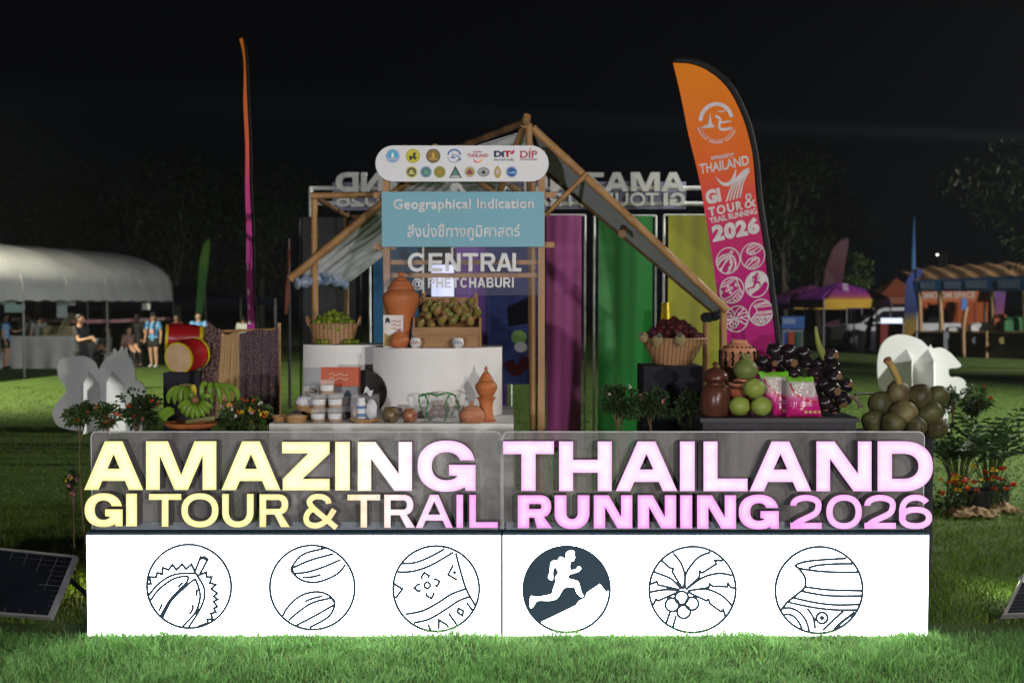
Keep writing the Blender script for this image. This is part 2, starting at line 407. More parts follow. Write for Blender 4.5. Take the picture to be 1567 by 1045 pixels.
# ------------------------------------------------------------------ letters of the sign, outlines in photo pixels
def gl_A(x0, x1, T, B, s, t):
    xc = (x0+x1)/2; tw = s*1.25; h = B-T; f = s*1.02
    sl = (xc-tw/2-x0)/h                                     # outer slope
    cb, ct = T+h*0.815, T+h*0.57
    wide = s > 12
    cb = T+h*(0.815 if wide else 0.78); ct = T+h*(0.565 if wide else 0.60)
    inn = lambda y: x0+f+sl*(B-y)                           # inner left edge of the leg
    ap = B-(xc-x0-f)/sl
    out = [(x0, B), (xc-tw/2, T), (xc+tw/2, T), (x1, B), (x1-f, B), (x1-f-sl*(B-cb), cb), (inn(cb), cb), (x0+f, B)]
    ap = max(ap, T+h*0.2)
    return [out, [(inn(ct), ct), (xc, ap), (2*xc-inn(ct), ct)]]
def gl_M(x0, x1, T, B, s, t):
    w, h = x1-x0, B-T; xc = (x0+x1)/2
    return [[(x0, B), (x0, T), (x0+w*.31, T), (xc, T+h*.69), (x1-w*.31, T), (x1, T), (x1, B), (x1-s, B), (x1-s, T+h*.3), (xc+w*.095, B), (xc-w*.095, B), (x0+s, T+h*.3), (x0+s, B)]]
def gl_Z(x0, x1, T, B, s, t):
    w = x1-x0
    return [[(x0, T), (x1, T), (x1, T+t*1.02), (x0+w*.43, B-t), (x1, B-t), (x1, B), (x0+1, B), (x0+1, B-t), (x0+w*.55, T+t), (x0, T+t)]]
def gl_I(x0, x1, T, B, s, t): return [[(x0, T), (x1, T), (x1, B), (x0, B)]]
def gl_N(x0, x1, T, B, s, t):
    h = B-T
    return [[(x0, B), (x0, T), (x0+s*1.32, T), (x1-s, T+h*.65), (x1-s, T), (x1, T), (x1, B), (x1-s*1.32, B), (x0+s, T+h*.35), (x0+s, B)]]
def gl_T(x0, x1, T, B, s, t):
    xc = (x0+x1)/2
    return [[(x0, T), (x1, T), (x1, T+t), (xc+s/2, T+t), (xc+s/2, B), (xc-s/2, B), (xc-s/2, T+t), (x0, T+t)]]
def gl_H(x0, x1, T, B, s, t):
    h = B-T; a, b = T+h*.37, T+h*.63
    return [[(x0, T), (x0+s, T), (x0+s, a), (x1-s, a), (x1-s, T), (x1, T), (x1, B), (x1-s, B), (x1-s, b), (x0+s, b), (x0+s, B), (x0, B)]]
def gl_L(x0, x1, T, B, s, t): return [[(x0, T), (x0+s, T), (x0+s, B-t), (x1, B-t), (x1, B), (x0, B)]]
def gl_O(x0, x1, T, B, s, t):
    cx, cy, rx, ry = (x0+x1)/2, (T+B)/2, (x1-x0)/2, (B-T)/2
    return [earc(cx, cy, rx, ry, 0, 360, 48)[:-1], earc(cx, cy, rx-s, ry-t, 0, 360, 48)[:-1]]
def gl_D(x0, x1, T, B, s, t):
    cy, h = (T+B)/2, B-T; rx = (x1-x0)*.55; xm = x1-rx
    return [[(x0, T)] + earc(xm, cy, rx, h/2, 90, -90, 28) + [(x0, B)], [(x0+s, T+t)] + earc(xm, cy, rx-s, h/2-t, 90, -90, 28) + [(x0+s, B-t)]]
def gl_U(x0, x1, T, B, s, t):
    w = x1-x0; xc = (x0+x1)/2; ry = min((B-T)*.48, w*.5); yk = B-ry
    return [[(x0, T), (x0+s, T)] + earc(xc, yk, w/2-s, ry-t, 180, 360, 24) + [(x1-s, T), (x1, T)] + earc(xc, yk, w/2, ry, 0, -180, 28)]
def gl_R(x0, x1, T, B, s, t):
    h, w = B-T, x1-x0; bold = s > 12; hb = h*(.68 if bold else .62); xr = x1-w*(.03 if bold else .05); rx = min(hb/2, w*.42); xm = xr-rx
    lw = s*1.35; xl = xm-rx*.05+(s*.15)
    out = [(x0, B), (x0, T)] + earc(xm, T+hb/2, rx, hb/2, 90, -72, 20) + [(x1, B), (x1-lw, B), (xl-lw*.45, T+hb), (x0+s, T+hb), (x0+s, B)]
    return [out, [(x0+s, T+t), (x0+s, T+hb-t)] + earc(xm, T+hb/2, max(rx-s, 2.2), hb/2-t, -90, 90, 16)]
def gl_G(x0, x1, T, B, s, t):
    cx, cy, rx, ry, h, w = (x0+x1)/2-.5, (T+B)/2, (x1-x0)/2, (B-T)/2, B-T, x1-x0
    a0 = math.degrees(math.asin((cy-(T+h*.385))/ry))*1.25; yt = T+h*.385
    bt, bb = T+h*.475, T+h*.68
    out = [p for p in earc(cx, cy, rx, ry, 0, 308, 60) if not (p[0] > cx and T+h*.385 < p[1] < cy+ry*.3)]
    inn = [p for p in earc(cx, cy, rx-s, ry-t, 360, 0, 60) if not (p[0] > cx+w*.04 and yt < p[1] < bb)]
    inn = [p for p in inn]
    k0 = max(range(len(inn)), key=lambda i: (inn[i][1] >= bb and inn[i][0] > cx, -inn[i][1]))
    inn = inn[k0:] + inn[:k0]
    it = inn[-1][0]
    return [[(out[0][0]+.3, yt)] + out + [(x1-s*.78, B-h*.1), (x1-s*.70, B-h*.02), (x1, B-h*.02), (x1, bt), (cx+w*.045, bt), (cx+w*.045, bb)] + inn + [(it, yt)]]
def gl_0(*a): return gl_O(*a)
GL = dict(A=gl_A, M=gl_M, Z=gl_Z, I=gl_I, N=gl_N, T=gl_T, H=gl_H, L=gl_L, O=gl_O, D=gl_D, U=gl_U, R=gl_R, G=gl_G)
GL['0'] = gl_0
def letter(mb, ch, x0, x1, T, B, s, t, mp, d0, d1, mi=0, ms=1):
    w, h = x1-x0, B-T
    if ch in GL: mb.prism(GL[ch](x0, x1, T, B, s, t), mp, d0, d1, mi, ms); return
    if ch == '2':
        rx, ry = w/2-s/2, h*.30-t/2; cx = (x0+x1)/2
        p = earc(cx, T+t/2+ry, rx, ry, 184, -8, 26, 2.1) + cat2([(x1-s*.55, T+h*.40), (x1-w*.22, T+h*.56), (x0+w*.30, B-t*1.25), (x0+s*.62, B-t*.55)], 5)
        mb.ribbon(p, (s+t)/2, mp, d0, d1, mi, False, ms)
        mb.prism([[(x0, B-t), (x1, B-t), (x1, B), (x0, B)]], mp, d0-.0006, d1, mi, ms)
    elif ch == '6':
        cx = (x0+x1)/2; ry = h*.325
        mb.prism([earc(cx, B-ry, w/2, ry, 0, 360, 44)[:-1], earc(cx, B-ry, w/2-s, ry-t, 0, 360, 44)[:-1]], mp, d0, d1, mi, ms)
        p = earc(cx, (T+B)/2, w/2-s/2, h/2-t/2, 38, 205, 30, 2.3)
        mb.ribbon(p, (s+t)/2, mp, d0-.0006, d1, mi, False, ms)
    elif ch == '&':
        q = lambda x, y: (x0+(x-115)/265*w, T+(y-475)/248*h)
        mb.ribbon(cat2([q(*a) for a in [(300,545),(292,520),(262,500),(220,494),(182,503),(160,530),(172,562),(205,595),(270,650),(355,722)]], 5), s*.98, mp, d0, d1, mi, False, ms)
        mb.ribbon(cat2([q(*a) for a in [(205,572),(155,606),(136,650),(150,690),(200,706),(255,690),(300,650),(340,588)]], 5), s*.98, mp, d0-.0006, d1, mi, False, ms)
ROWS = [  # char, left, right, top, bottom, stem, bar
 [('A',128.8,219,675,749.2,21.5,17),('M',223.5,331,675,749.2,21,17),('A',339,429,675,749.5,21.5,17),('Z',431.7,504.4,676,750,20,17.5),('I',513,535.3,676,750,22,17),('N',547.5,630.5,676,750.6,20.5,17),('G',639.7,727.7,674,752,21.5,17.5)],
 [('G',130,187.6,754.4,806,15.5,11),('I',193,209.5,755,805,16,11),('T',228,277.3,755.5,805.5,10,9),('O',277.6,334.2,754.5,806.5,9.7,9),('U',340,388,755.5,806.5,10,9),('R',397.2,443.4,756,806,10,8.7),('&',464,520,755.5,807.5,8.7,8.7),('T',531.7,581.8,756.5,806.6,9.7,8.7),('R',588,634.8,756.7,807,9.7,8.5),('A',636.3,692.7,756.7,807.3,10,8.7),('I',698.6,708.5,756.7,807.3,10,9),('L',718.4,761.6,757,807.3,9.7,8.7)],
 [('T',770,847.5,675,750.6,21.7,19.5),('H',855.6,936,675.3,751,21.3,19),('A',942.4,1036.3,675.3,751,21.5,17),('I',1040.6,1063,675.3,751,22,18),('L',1076.6,1144,675.3,751.2,21.3,19),('A',1147,1241.5,675.3,751.2,21.5,17),('N',1249.4,1333.7,675.3,751.3,20.8,17),('D',1343,1427.5,675,751.4,22,19)],
 [('R',792.4,845,757.5,807.8,17.3,13.2),('U',848.7,902,757.5,809,18,15),('N',908.7,967.6,757.5,808,17.2,13),('N',976,1034.6,757.5,808.2,17.2,13),('I',1041,1059.2,757.5,808.2,18,13),('N',1066.8,1126.3,757.5,808.4,17.2,13),('G',1131,1191.8,756.5,809.5,17.5,13),('2',1209.4,1257.3,757,808.6,9.3,9),('0',1264.5,1318.8,756.7,809,9.6,9),('2',1322.8,1371,757,808.6,9.3,9),('6',1375.6,1426.4,756.7,809,9.6,9)]]
# ------------------------------------------------------------------ emblem drawings in a unit circle (y down)
def EMB(cx, cy, r, L): return [([((x-cx)/r, (y-cy)/r) for x, y in pts], cl, sm) for pts, cl, sm in L]
o_, S_ = False, True
def circ(x, y, r): return ([(x+r*math.cos(2*math.pi*i/20), y+r*math.sin(2*math.pi*i/20)) for i in range(20)], True, False)
E_DUR = EMB(391, 332, 283, [([(112,316),(135,315),(125,268),(170,270),(178,240),(212,250),(214,205),(255,220),(280,185),(308,220),(345,182),(372,215),(408,182),(432,235)],o_,o_),
 ([(465,255),(505,235),(510,268),(545,268),(530,310),(570,320),(540,350),(580,378),(555,400),(582,420),(555,435),(580,470),(555,480),(570,508),(535,515),(547,555),(510,555),(515,580),(480,592),(445,604)],o_,o_),
 ([(428,242),(470,133),(518,150),(458,260)],o_,o_), ([(468,140),(494,132),(516,146)],o_,o_), ([(466,148),(490,140),(512,156)],o_,o_),
 ([(120,392),(180,320),(260,265),(340,245),(430,245),(450,265),(490,340),(490,420),(450,510),(385,608)],o_,S_),
 ([(132,425),(190,350),(280,285),(350,265),(385,270),(370,310),(300,380),(250,440),(198,532)],o_,S_),
 ([(212,540),(270,430),(350,350),(420,290),(440,300),(462,370),(460,430),(430,510),(345,605)],o_,S_),
 ([(315,340),(350,303)],o_,o_), ([(442,350),(441,400)],o_,o_), ([(414,455),(412,490),(390,520)],o_,S_), ([(208,450),(198,475),(185,500)],o_,S_)])
E_SEED = EMB(1211, 340, 285, [([(1285,78),(1190,100),(1130,130),(1085,185),(1070,220),(1090,250),(1130,285),(1190,303),(1260,300),(1340,270),(1395,235),(1435,185)],o_,S_),
 ([(1085,205),(1200,155),(1355,112)],o_,S_), ([(1090,245),(1180,235),(1290,200),(1405,150)],o_,S_), ([(1145,272),(1210,268),(1270,252)],o_,S_), ([(1268,76),(1300,76)],o_,o_), ([(1075,205),(1085,245)],o_,o_),
 ([(1012,532),(1040,480),(1110,410),(1190,375),(1270,372),(1330,400),(1360,440),(1350,490),(1310,545),(1190,612)],o_,S_),
 ([(1050,562),(1130,495),(1220,440),(1345,410)],o_,S_), ([(1100,598),(1230,530),(1360,455)],o_,S_), ([(1160,435),(1210,415),(1278,398)],o_,S_), ([(1335,405),(1358,440)],o_,o_)])
E_CLOTH = EMB(338, 348, 290, [([(110,178),(200,170),(300,130),(395,78)],o_,S_), ([(80,235),(180,230),(300,190),(455,100)],o_,S_), ([(470,105),(500,220),(540,350),(600,460)],o_,S_),
 circ(278,325,20), ([(245,285),(238,268),(258,238),(290,260),(282,278)],o_,o_), ([(318,285),(335,282),(362,300),(345,330),(328,325)],o_,o_), ([(320,370),(322,385),(305,415),(272,395),(272,375)],o_,o_), ([(235,320),(215,318),(190,345),(215,365),(238,360)],o_,o_),
 ([(455,185),(418,252),(480,290)],o_,o_), circ(462,238,4), ([(55,315),(110,350),(65,412)],o_,o_), ([(130,522),(240,500),(340,450),(440,385),(535,350)],o_,S_), ([(185,580),(290,555),(400,490),(490,430),(560,405)],o_,S_),
 ([(420,512),(475,592)],o_,o_), ([(543,442),(582,495)],o_,o_), ([(486,482),(522,500),(515,532),(482,510)],True,o_), ([(355,625),(355,560),(410,595),(420,615)],o_,o_), ([(280,588),(300,628)],o_,o_)])
E_PALM = EMB(346, 354, 292, [([(282,355),(295,270),(270,180),(215,105)],o_,S_), ([(295,345),(300,250),(350,170),(400,125),(465,100)],o_,S_), ([(300,355),(390,270),(395,230),(412,240),(505,180),(495,155),(550,158)],o_,o_),
 ([(305,350),(400,280),(480,250),(550,245),(612,258)],o_,S_), ([(315,362),(455,340),(462,315),(480,330),(580,335),(585,310),(605,340),(636,345)],o_,o_), ([(315,362),(430,350),(520,380),(580,425),(614,467)],o_,S_),
 ([(310,368),(440,430),(455,420),(465,450),(540,505),(555,490),(570,542)],o_,o_), ([(280,350),(210,235),(215,210),(190,205),(138,158)],o_,o_), ([(270,350),(200,280),(88,235)],o_,S_), ([(260,355),(115,322),(105,300),(58,318)],o_,o_),
 ([(250,358),(150,355),(58,372)],o_,S_), ([(255,368),(115,430),(100,420),(80,460)],o_,o_), circ(273,410,45), circ(210,457,46), circ(343,450,44), circ(288,505,45), ([(195,508),(170,582)],o_,o_), ([(237,530),(215,612)],o_,o_)])
E_POT = EMB(1188, 357, 294, [([(1372,142),(1200,152),(1090,165),(1030,188),(1060,210),(1180,228),(1300,235),(1455,235)],o_,S_), ([(1412,178),(1280,180),(1170,190),(1115,208)],o_,S_), ([(1045,205),(1090,265),(1095,330),(1060,370),(980,435),(935,492)],o_,S_),
 ([(1095,335),(1250,355),(1480,362)],o_,S_), ([(1070,365),(1250,395),(1478,397)],o_,S_), ([(1000,405),(1150,440),(1300,458),(1464,455)],o_,S_), ([(980,440),(1150,475),(1300,492),(1446,492)],o_,S_),
 ([(940,482),(1000,480),(1060,510),(1105,570),(1125,640)],o_,S_), ([(955,520),(1010,530),(1050,570),(1078,622)],o_,S_), ([(1110,482),(1150,540),(1165,618)],o_,S_), circ(1210,547,38), circ(1210,547,8),
 ([(1355,497),(1215,632)],o_,o_), ([(1430,505),(1290,625)],o_,o_), ([(1425,515),(1360,560),(1305,608)],o_,S_)])
RC = lambda pts: [((x-1206)/292, (y-353)/292) for x, y in pts]
RUN_HOLE = RC(cat2([(1200,112),(1218,92),(1240,88),(1258,96),(1258,120),(1262,136),(1250,160),(1238,160),(1228,182),(1232,220),(1270,215),(1283,196),(1302,205),(1295,226),(1262,240),(1226,252),(1218,278),(1278,295),(1295,330),(1306,375),(1322,398),(1306,404),(1292,396),(1272,372),(1255,337),(1192,342),(1165,380),(1140,415),(1090,430),(1010,430),(985,465),(968,480),(958,468),(959,420),(968,396),(1002,403),(1100,385),(1115,350),(1132,300),(1130,270),(1150,238),(1138,215),(1130,196),(1113,228),(1112,288),(1082,275),(1092,235),(1102,165),(1148,152),(1158,132),(1182,136),(1202,148)], 3, True))
_a0 = math.atan2(572-353, 1030-1206); _a1 = math.atan2(358-353, 1492-1206)
RUN_OUT = [(math.cos(_a0+(_a1+2*math.pi-_a0)*i/50), math.sin(_a0+(_a1+2*math.pi-_a0)*i/50)) for i in range(51)] + RC([(1470,368),(1430,315),(1342,376),(1330,412),(1292,428),(1268,462)])
RING = [(math.cos(2*math.pi*i/64), math.sin(2*math.pi*i/64)) for i in range(64)]
def clip_unit(pts):
    out = []
    for x, y in pts:
        l = math.hypot(x, y); out.append((x/l, y/l) if l > 1 else (x, y))
    return out
def emblem(mb, kind, fm, wd=0.031, d0=-0.005, d1=-0.0012, mi=0, cut=1.0):
    """draws emblem `kind` through fm(u, v, d), u and v in the unit circle"""
    mb.ribbon(RING, wd*1.0, fm, d0, d1, mi, True)
    if kind == 'runner':
        mb.prism([RUN_OUT, RUN_HOLE], fm, d0+.0004, d1, mi); return
    for i, (pts, cl, sm) in enumerate(kind):
        p = cat2(pts, 5, cl) if sm else pts
        q = 0.00018*(i % 9+1)
        mb.ribbon(clip_unit(p), wd, fm, d0+q, d1, mi, cl)
EMBLEMS = [E_DUR, E_SEED, E_CLOTH, 'runner', E_PALM, E_POT]
# ------------------------------------------------------------------ the lit sign in front: two units
yel, yel2, cream, wpk, pk, pk2 = (1.0, .94, .42), (1.0, .92, .46), (1.0, .80, .72), (1.0, .70, .93), (1.0, .56, .95), (.98, .40, .90)
m_let1 = rampmat('letter glow upper row', 'world', 'X', [(pxx(128), yel), (pxx(505), yel2), (pxx(540), (1,.93,.62)), (pxx(585), (1,.86,.86)), (pxx(640), wpk), (pxx(730), pk), (pxx(900), (1,.62,.95)), (pxx(1428), pk)], 0.4, emit=1.0, edge=.55)
m_let2 = rampmat('letter glow lower row', 'world', 'X', [(pxx(128), (1, .90, .40)), (pxx(470), (1, .88, .40)), (pxx(535), (1, .78, .50)), (pxx(600), (1, .80, .78)), (pxx(660), (1, .62, .90)), (pxx(720), pk2), (pxx(1190), (1, .42, .92)), (pxx(1428), (1, .52, .93))], 0.4, emit=0.98, edge=.55)
m_lside = M('letter side metal', (0.09, 0.085, 0.10), (0.14, 0.13, 0.15), scale=8, rough=0.35, metal=0.3)
m_box = EM('lightbox face', (0.93, 0.96, 1.0), 9.5)
m_boxside = EM('lightbox side glow', (0.16, 0.24, 1.0), 1.1)
m_line = M('dark vinyl line', (0.030, 0.050, 0.072), (0.036, 0.058, 0.082), scale=3, rough=0.9, spec=0.05)
m_acr = glassy('wet clear acrylic', (0.23, 0.215, 0.215), 0.15, 0.14, wet=0.55)
m_acredge = M('acrylic edge', (0.42, 0.43, 0.45), rough=0.15)
def sign_unit(name, label, xl, xr, rows, embs):
    t = thing(name, label, 'sign', G((xl+xr)/2, 6.1))
    X0, X1 = pxx(xl), pxx(xr); zt = P(700, 817, 6.0).z
    b = MB(); b.bx(X0, X1, 6.0, 6.2, -0.02, zt, 2); so = X0-.001 if xl < 500 else X1+.001; b.add([(so, 6.001, 0), (so, 6.199, 0), (so, 6.199, zt), (so, 6.001, zt)], [(0, 1, 2, 3)], 1); b.add([(X0+.002, 5.998, 0), (X1-.002, 5.998, 0), (X1-.002, 5.998, zt-.006), (X0+.002, 5.998, zt-.006)], [(0, 1, 2, 3)], 0)
    b.bx(X0, X1, 6.0, 6.2, zt+.001, zt+.009, 2)
    b.build('light_box', [m_box, m_boxside, m_line], t)
    zb, ztop = zt+.010, P(700, 660.5, 6.09).z; r = .035
    def rr(i): return [(X0+i+r-r*math.cos(a), ztop-i-r+r*math.sin(a)) for a in (R(90)*k/6 for k in range(7))] + [(X1-i-r+r*math.sin(a), ztop-i-r+r*math.cos(a)) for a in (R(90)*k/6 for k in range(7))]
    idm = lambda x, z, d: Vector((x, d, z))
    a = MB(); a.prism([[(X0, zb)] + rr(0) + [(X1, zb)]], idm, 6.089, 6.097, 0)
    a.build('acrylic_panel', m_acr, t)
    eg = MB(); eg.ribbon([(X0, zb)] + rr(0) + [(X1, zb)], .006, idm, 6.088, 6.098); eg.build('acrylic_edge', m_acredge, t)
    f = MB(); f.bx(X0+.02, X1-.02, 6.075, 6.0885, zb, zb+.045); f.build('base_rail', M('grey rail', (0.16, 0.18, 0.2), rough=0.4), t)
    for rw, mt in zip(rows, (m_let1, m_let2)):
        for (ch, x0, x1, T, B, s, tt) in rw:
            l = MB(); letter(l, ch, x0, x1, T, B, s, tt, planemap(6.0), 0.0, 0.082); l.build('letter', [mt, m_lside], t)
    for k, (cx, cy, r_) in embs:
        e = MB(); c = P(cx, cy, 6.0); rr_ = ML(r_, 6.0)
        emblem(e, EMBLEMS[k], lambda u, v, d, c=c, rr_=rr_: Vector((c.x+u*rr_, 5.998+d, c.z-v*rr_)), wd=.062)
        e.build('emblem', m_line, t)
    return t
sign_unit('lightbox_sign', 'lit sign with yellow letters AMAZING over a white light box with durian emblem', 127, 766.5, ROWS[:2], [(0, (289.8, 896.3, 65)), (1, (478.2, 898.1, 65.5)), (2, (667.6, 899.9, 66.4))])
sign_unit('lightbox_sign', 'lit sign with pink letters THAILAND RUNNING over a white light box with runner emblem', 769.3, 1426.5, ROWS[2:], [(3, (867, 901.1, 66.8)), (4, (1059.5, 901.3, 66.8)), (5, (1252.9, 902, 67.3))])
# ------------------------------------------------------------------ gate with the same words seen from behind
YG = 14.6
m_gpipe = M('white gate pipe', (0.62, 0.62, 0.60), rough=0.4); m_gback = M('letter back board', (0.55, 0.55, 0.52), (0.45, 0.45, 0.43), scale=4, rough=0.7)
m_gpanel = M('pale panel', (0.22, 0.22, 0.34), (0.16, 0.16, 0.26), scale=3, rough=0.4)
gate = thing('entrance_gate', 'white pipe entrance gate carrying the big words seen reversed from behind', 'gate', G(780, YG))
def pipe(mb, a, b, r=0.022, n=8): mb.tube([a, b], r, n)
mb = MB(); pipe(mb, P(474, 288, YG), P(1090, 288, YG), .03); mb.build('rail', m_gpipe, gate)
mb = MB(); pipe(mb, P(474, 311, YG), P(1090, 312, YG), .03); mb.build('rail', m_gpipe, gate)
for x in (476, 1089):
    mb = MB(); a = P(x, 288, YG); pipe(mb, (a.x, YG, 0), a, .034); mb.build('post', m_gpipe, gate)
for x0, x1, y0, y1 in ((507, 838, 278, 321), (842, 1052, 277, 319)):
    mb = MB(); a, b = P(x0, y1, YG-.06), P(x1, y0, YG-.06); mb.bx(a.x, b.x, YG+.05, YG+.06, a.z, b.z); mb.build('backing_panel', m_gpanel, gate)
for i, rw in enumerate(ROWS):
    for (ch, x0, x1, T, B, s, tt) in rw:
        def gmap(x, y, d):
            return P(1048-(x-128)*533/1299, 265+(y-676)*.392, YG) + Vector((0, -.06+d, 0))
        l = MB(); letter(l, ch, x0, x1, T, B, s, tt, gmap, 0.0, 0.06, 0, 0); l.build('letter', m_gback, gate)
# hanging banners of the gate
def banner(label, x0, x1, yt, yb, Y, col, col2, dark_pole=False, glossy=0.5):
    t = thing('banner', label, 'banner', G((x0+x1)/2, Y), 'coloured banners behind the pavilion')
    a, b = P(x0, yt, Y), P(x1, yt, Y); zb = P(x0, yb, Y).z if yb else 0.05
    s = MB(); sd = random.random()*9
    s.grid(lambda u, v: Vector((a.x+(b.x-a.x)*u, Y+.009*math.sin(u*5+sd+v*2)*(0.3+v)+.001*math.sin(u*19+sd*2+v*1.3), a.z+(zb-a.z)*v)), 22, 14)
    s.build('fabric', M('banner '+label[:14], col, col2, scale=2, rough=glossy), t, smooth=True)
    pm = M('black pole', (.012, .012, .012)) if dark_pole else m_gpipe
    for x in (a.x-.05, b.x+.05):
        q = MB(); q.tube([(x, Y+.06, 0), (x, Y+.06, a.z)], .015, 6); q.build('pole', pm, t)
    q = MB(); q.tube([(a.x-.05, Y+.06, a.z), (b.x+.05, Y+.06, a.z)], .015, 6); q.build('crossbar', pm, t)
    return t
banner('tall magenta banner just right of the bamboo sign posts', 836, 890, 329, None, 13.6, (.36, .065, .25), (.30, .052, .205))
banner('tall green glossy banner between the magenta and yellow ones', 916, 999, 330, None, 13.6, (.010, .22, .026), (.008, .165, .02), glossy=.42)
banner('tall lime yellow banner behind the pink feather flag', 1023, 1102, 329, None, 13.6, (.27, .275, .010), (.23, .235, .008))
banner('tall blue banner behind the terracotta jar', 571, 640, 376, None, 13.2, (.008, .13, .28), (.006, .10, .23))
banner('tall dark purple banner behind the wooden crate', 697, 776, 378, None, 13.4, (.16, .05, .34), (.125, .04, .26))
banner('black unlit banner behind the basket of limes', 463, 544, 333, 640, 13.8, (.006, .006, .007), (.005, .005, .006), dark_pole=True)
bk = thing('printed_backdrop', 'blue printed backdrop with green and white fruit picture beside the bamboo posts', 'backdrop', G(790, 12.8))
a, b = P(746, 588, 12.8), P(834, 378, 12.8)
mb = MB(); mb.bx(a.x, b.x, 12.8, 12.83, a.z, b.z); mb.build('print_panel', M('blue print', (.012, .022, .13), (.03, .05, .20), scale=6, rough=.7, detail=6), bk)
def disc(mb, px, py, rx, ry, Y, mi=0, dz=0.0): mb.prism([[(px+rx*math.cos(2*math.pi*i/24), py+ry*math.sin(2*math.pi*i/24)) for i in range(24)]], lambda x, y, d: P(x, y, Y)+Vector((0, -d, 0)), .004+dz, .002+dz, mi)
mb = MB(); disc(mb, 794, 516, 12, 11, 12.8); mb.build('printed_fruit', M('print green', (.12, .28, .04), rough=.4), bk)
mb = MB(); disc(mb, 797, 531, 10, 8, 12.8, dz=.002); mb.build('printed_bowl', M('print white', (.5, .5, .55), rough=.4), bk)
mb = MB(); mb.ribbon(cat2([(778, 552), (786, 566), (797, 564), (806, 546)], 6), 16, lambda x, y, d: P(x, y, 12.8)+Vector((0, -d, 0)), .010, .008); mb.build('printed_stripe', M('print maroon', (.06, .010, .016), rough=.9, spec=.1), bk)
mb = MB(); mb.prism([[(776, 470), (808, 455), (808, 495), (778, 500)]], lambda x, y, d: P(x, y, 12.8)+Vector((0, -d, 0)), .004, .002); mb.build('printed_shadow', M('print dark', (.008, .008, .014), rough=.9, spec=.1), bk)
for x in (750, 830):
    q = MB(); p = P(x, 588, 12.8); q.tube([(p.x, 12.85, 0), (p.x, 12.85, p.z+.3)], .02, 6); q.build('leg', m_gpipe, bk)
scr = thing('lit_rectangle', 'small glowing white screen behind the clear name board', 'rectangle', G(678, 12.4))  # bright white rectangle, built as a glowing face on a stand
a, b = P(659, 455, 12.4), P(696, 401, 12.4)
mb = MB(); mb.bx(a.x, b.x, 12.4, 12.45, a.z, b.z); mb.build('casing', M('black casing', (.01, .01, .01), rough=.5), scr)
mb = MB(); mb.quad((a.x+.01, 12.396, a.z+.01), (b.x-.01, 12.396, a.z+.01), (b.x-.01, 12.396, b.z-.01), (a.x+.01, 12.396, b.z-.01)); mb.build('display', EM('rectangle glow', (.66, .70, 1.0), .85), scr)
mb = MB(); mb.tube([((a.x+b.x)/2, 12.47, 0), ((a.x+b.x)/2, 12.47, b.z-.1)], .02, 8); mb.build('stand', M('black casing', (.01, .01, .01)), scr)
q = P(1018, 487, 13.0); q2 = P(1018, 463, 13.0)
mb = MB(); mb.grid(lambda u, v: Vector((q.x+(u-.5)*.09*(1+.3*math.sin(v*5)), 13.0+.03*math.sin(u*7), q2.z+(0.4-q2.z)*v)), 6, 14, th=(0, .01, 0)); mb.build('yellow_pennant', M('yellow cloth', (.5, .36, .01), rough=.7), None, True)
tag(bpy.data.objects['yellow_pennant'], 'narrow yellow pennant peeking out between green and lime banners', 'pennant')
# ------------------------------------------------------------------ bamboo pavilion
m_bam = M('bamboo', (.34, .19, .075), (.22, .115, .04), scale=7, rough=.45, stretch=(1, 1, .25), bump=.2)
m_bamd = M('dark bamboo', (.20, .115, .05), (.13, .07, .03), scale=7, rough=.55, bump=.2)  # darker bamboo tone, mostly on the rear poles
m_wood = M('planed wood', (.36, .20, .09), (.25, .13, .055), scale=9, rough=.5, stretch=(1, 1, .15), bump=.15)
m_tin = M('corrugated grey sheet', (.60, .61, .63), (.44, .45, .48), scale=5, rough=.6, stretch=(1, 6, 1))
def bamboo(name, a, b, r, parent, mat=None, seg=0.34, bend=.008):
    a, b = Vector(a), Vector(b); L = (b-a).length; n = max(2, int(L/seg)); pts, rs = [], []
    o = Vector((random.uniform(-1, 1), random.uniform(-1, 1), 0))*bend
    for i in range(n):
        for f, k in ((0.0, 1.13), (.04, .98), (.5, .95), (.96, .98)):
            t = (i+f)/n; pts.append(a.lerp(b, t)+o*math.sin(math.pi*t)*L*.5); rs.append(r*k*(1-.12*t))
    pts.append(b); rs.append(r*.9)
    m = MB(); m.tube(pts, rs, 10); return m.build(name, mat or m_bam, parent, smooth=True, angle=50)
pav = thing('bamboo_pavilion', 'bamboo pavilion frame with sloping grey sheet roof over the display', 'pavilion', G(780, 8.9))
def gp(px, py, Y, gx=None): return P(px, py, Y), G(gx or px, Y)
p, g_ = gp(481, 296, 8.9, 488); bamboo('post', g_, p, .032, pav)
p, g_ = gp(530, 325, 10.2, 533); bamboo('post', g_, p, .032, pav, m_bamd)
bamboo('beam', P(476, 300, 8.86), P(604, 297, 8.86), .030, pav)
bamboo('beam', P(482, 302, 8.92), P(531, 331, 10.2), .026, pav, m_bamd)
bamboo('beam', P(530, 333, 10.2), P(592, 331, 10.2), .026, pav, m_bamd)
bamboo('beam', P(487, 399, 8.95), P(534, 411, 10.2), .028, pav)
bamboo('rafter', P(444, 427, 8.8), P(670, 240, 8.8), .038, pav)
bamboo('rafter', P(815, 197, 8.55), P(1113, 475, 8.55), .036, pav)
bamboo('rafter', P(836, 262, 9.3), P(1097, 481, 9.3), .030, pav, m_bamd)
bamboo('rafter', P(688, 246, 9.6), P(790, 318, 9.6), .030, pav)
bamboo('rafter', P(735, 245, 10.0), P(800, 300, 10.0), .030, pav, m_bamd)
bamboo('rafter', P(806, 181, 8.52), P(752, 330, 9.4), .030, pav)
bamboo('post', G(819, 8.5), P(809, 190, 8.5), .034, pav)
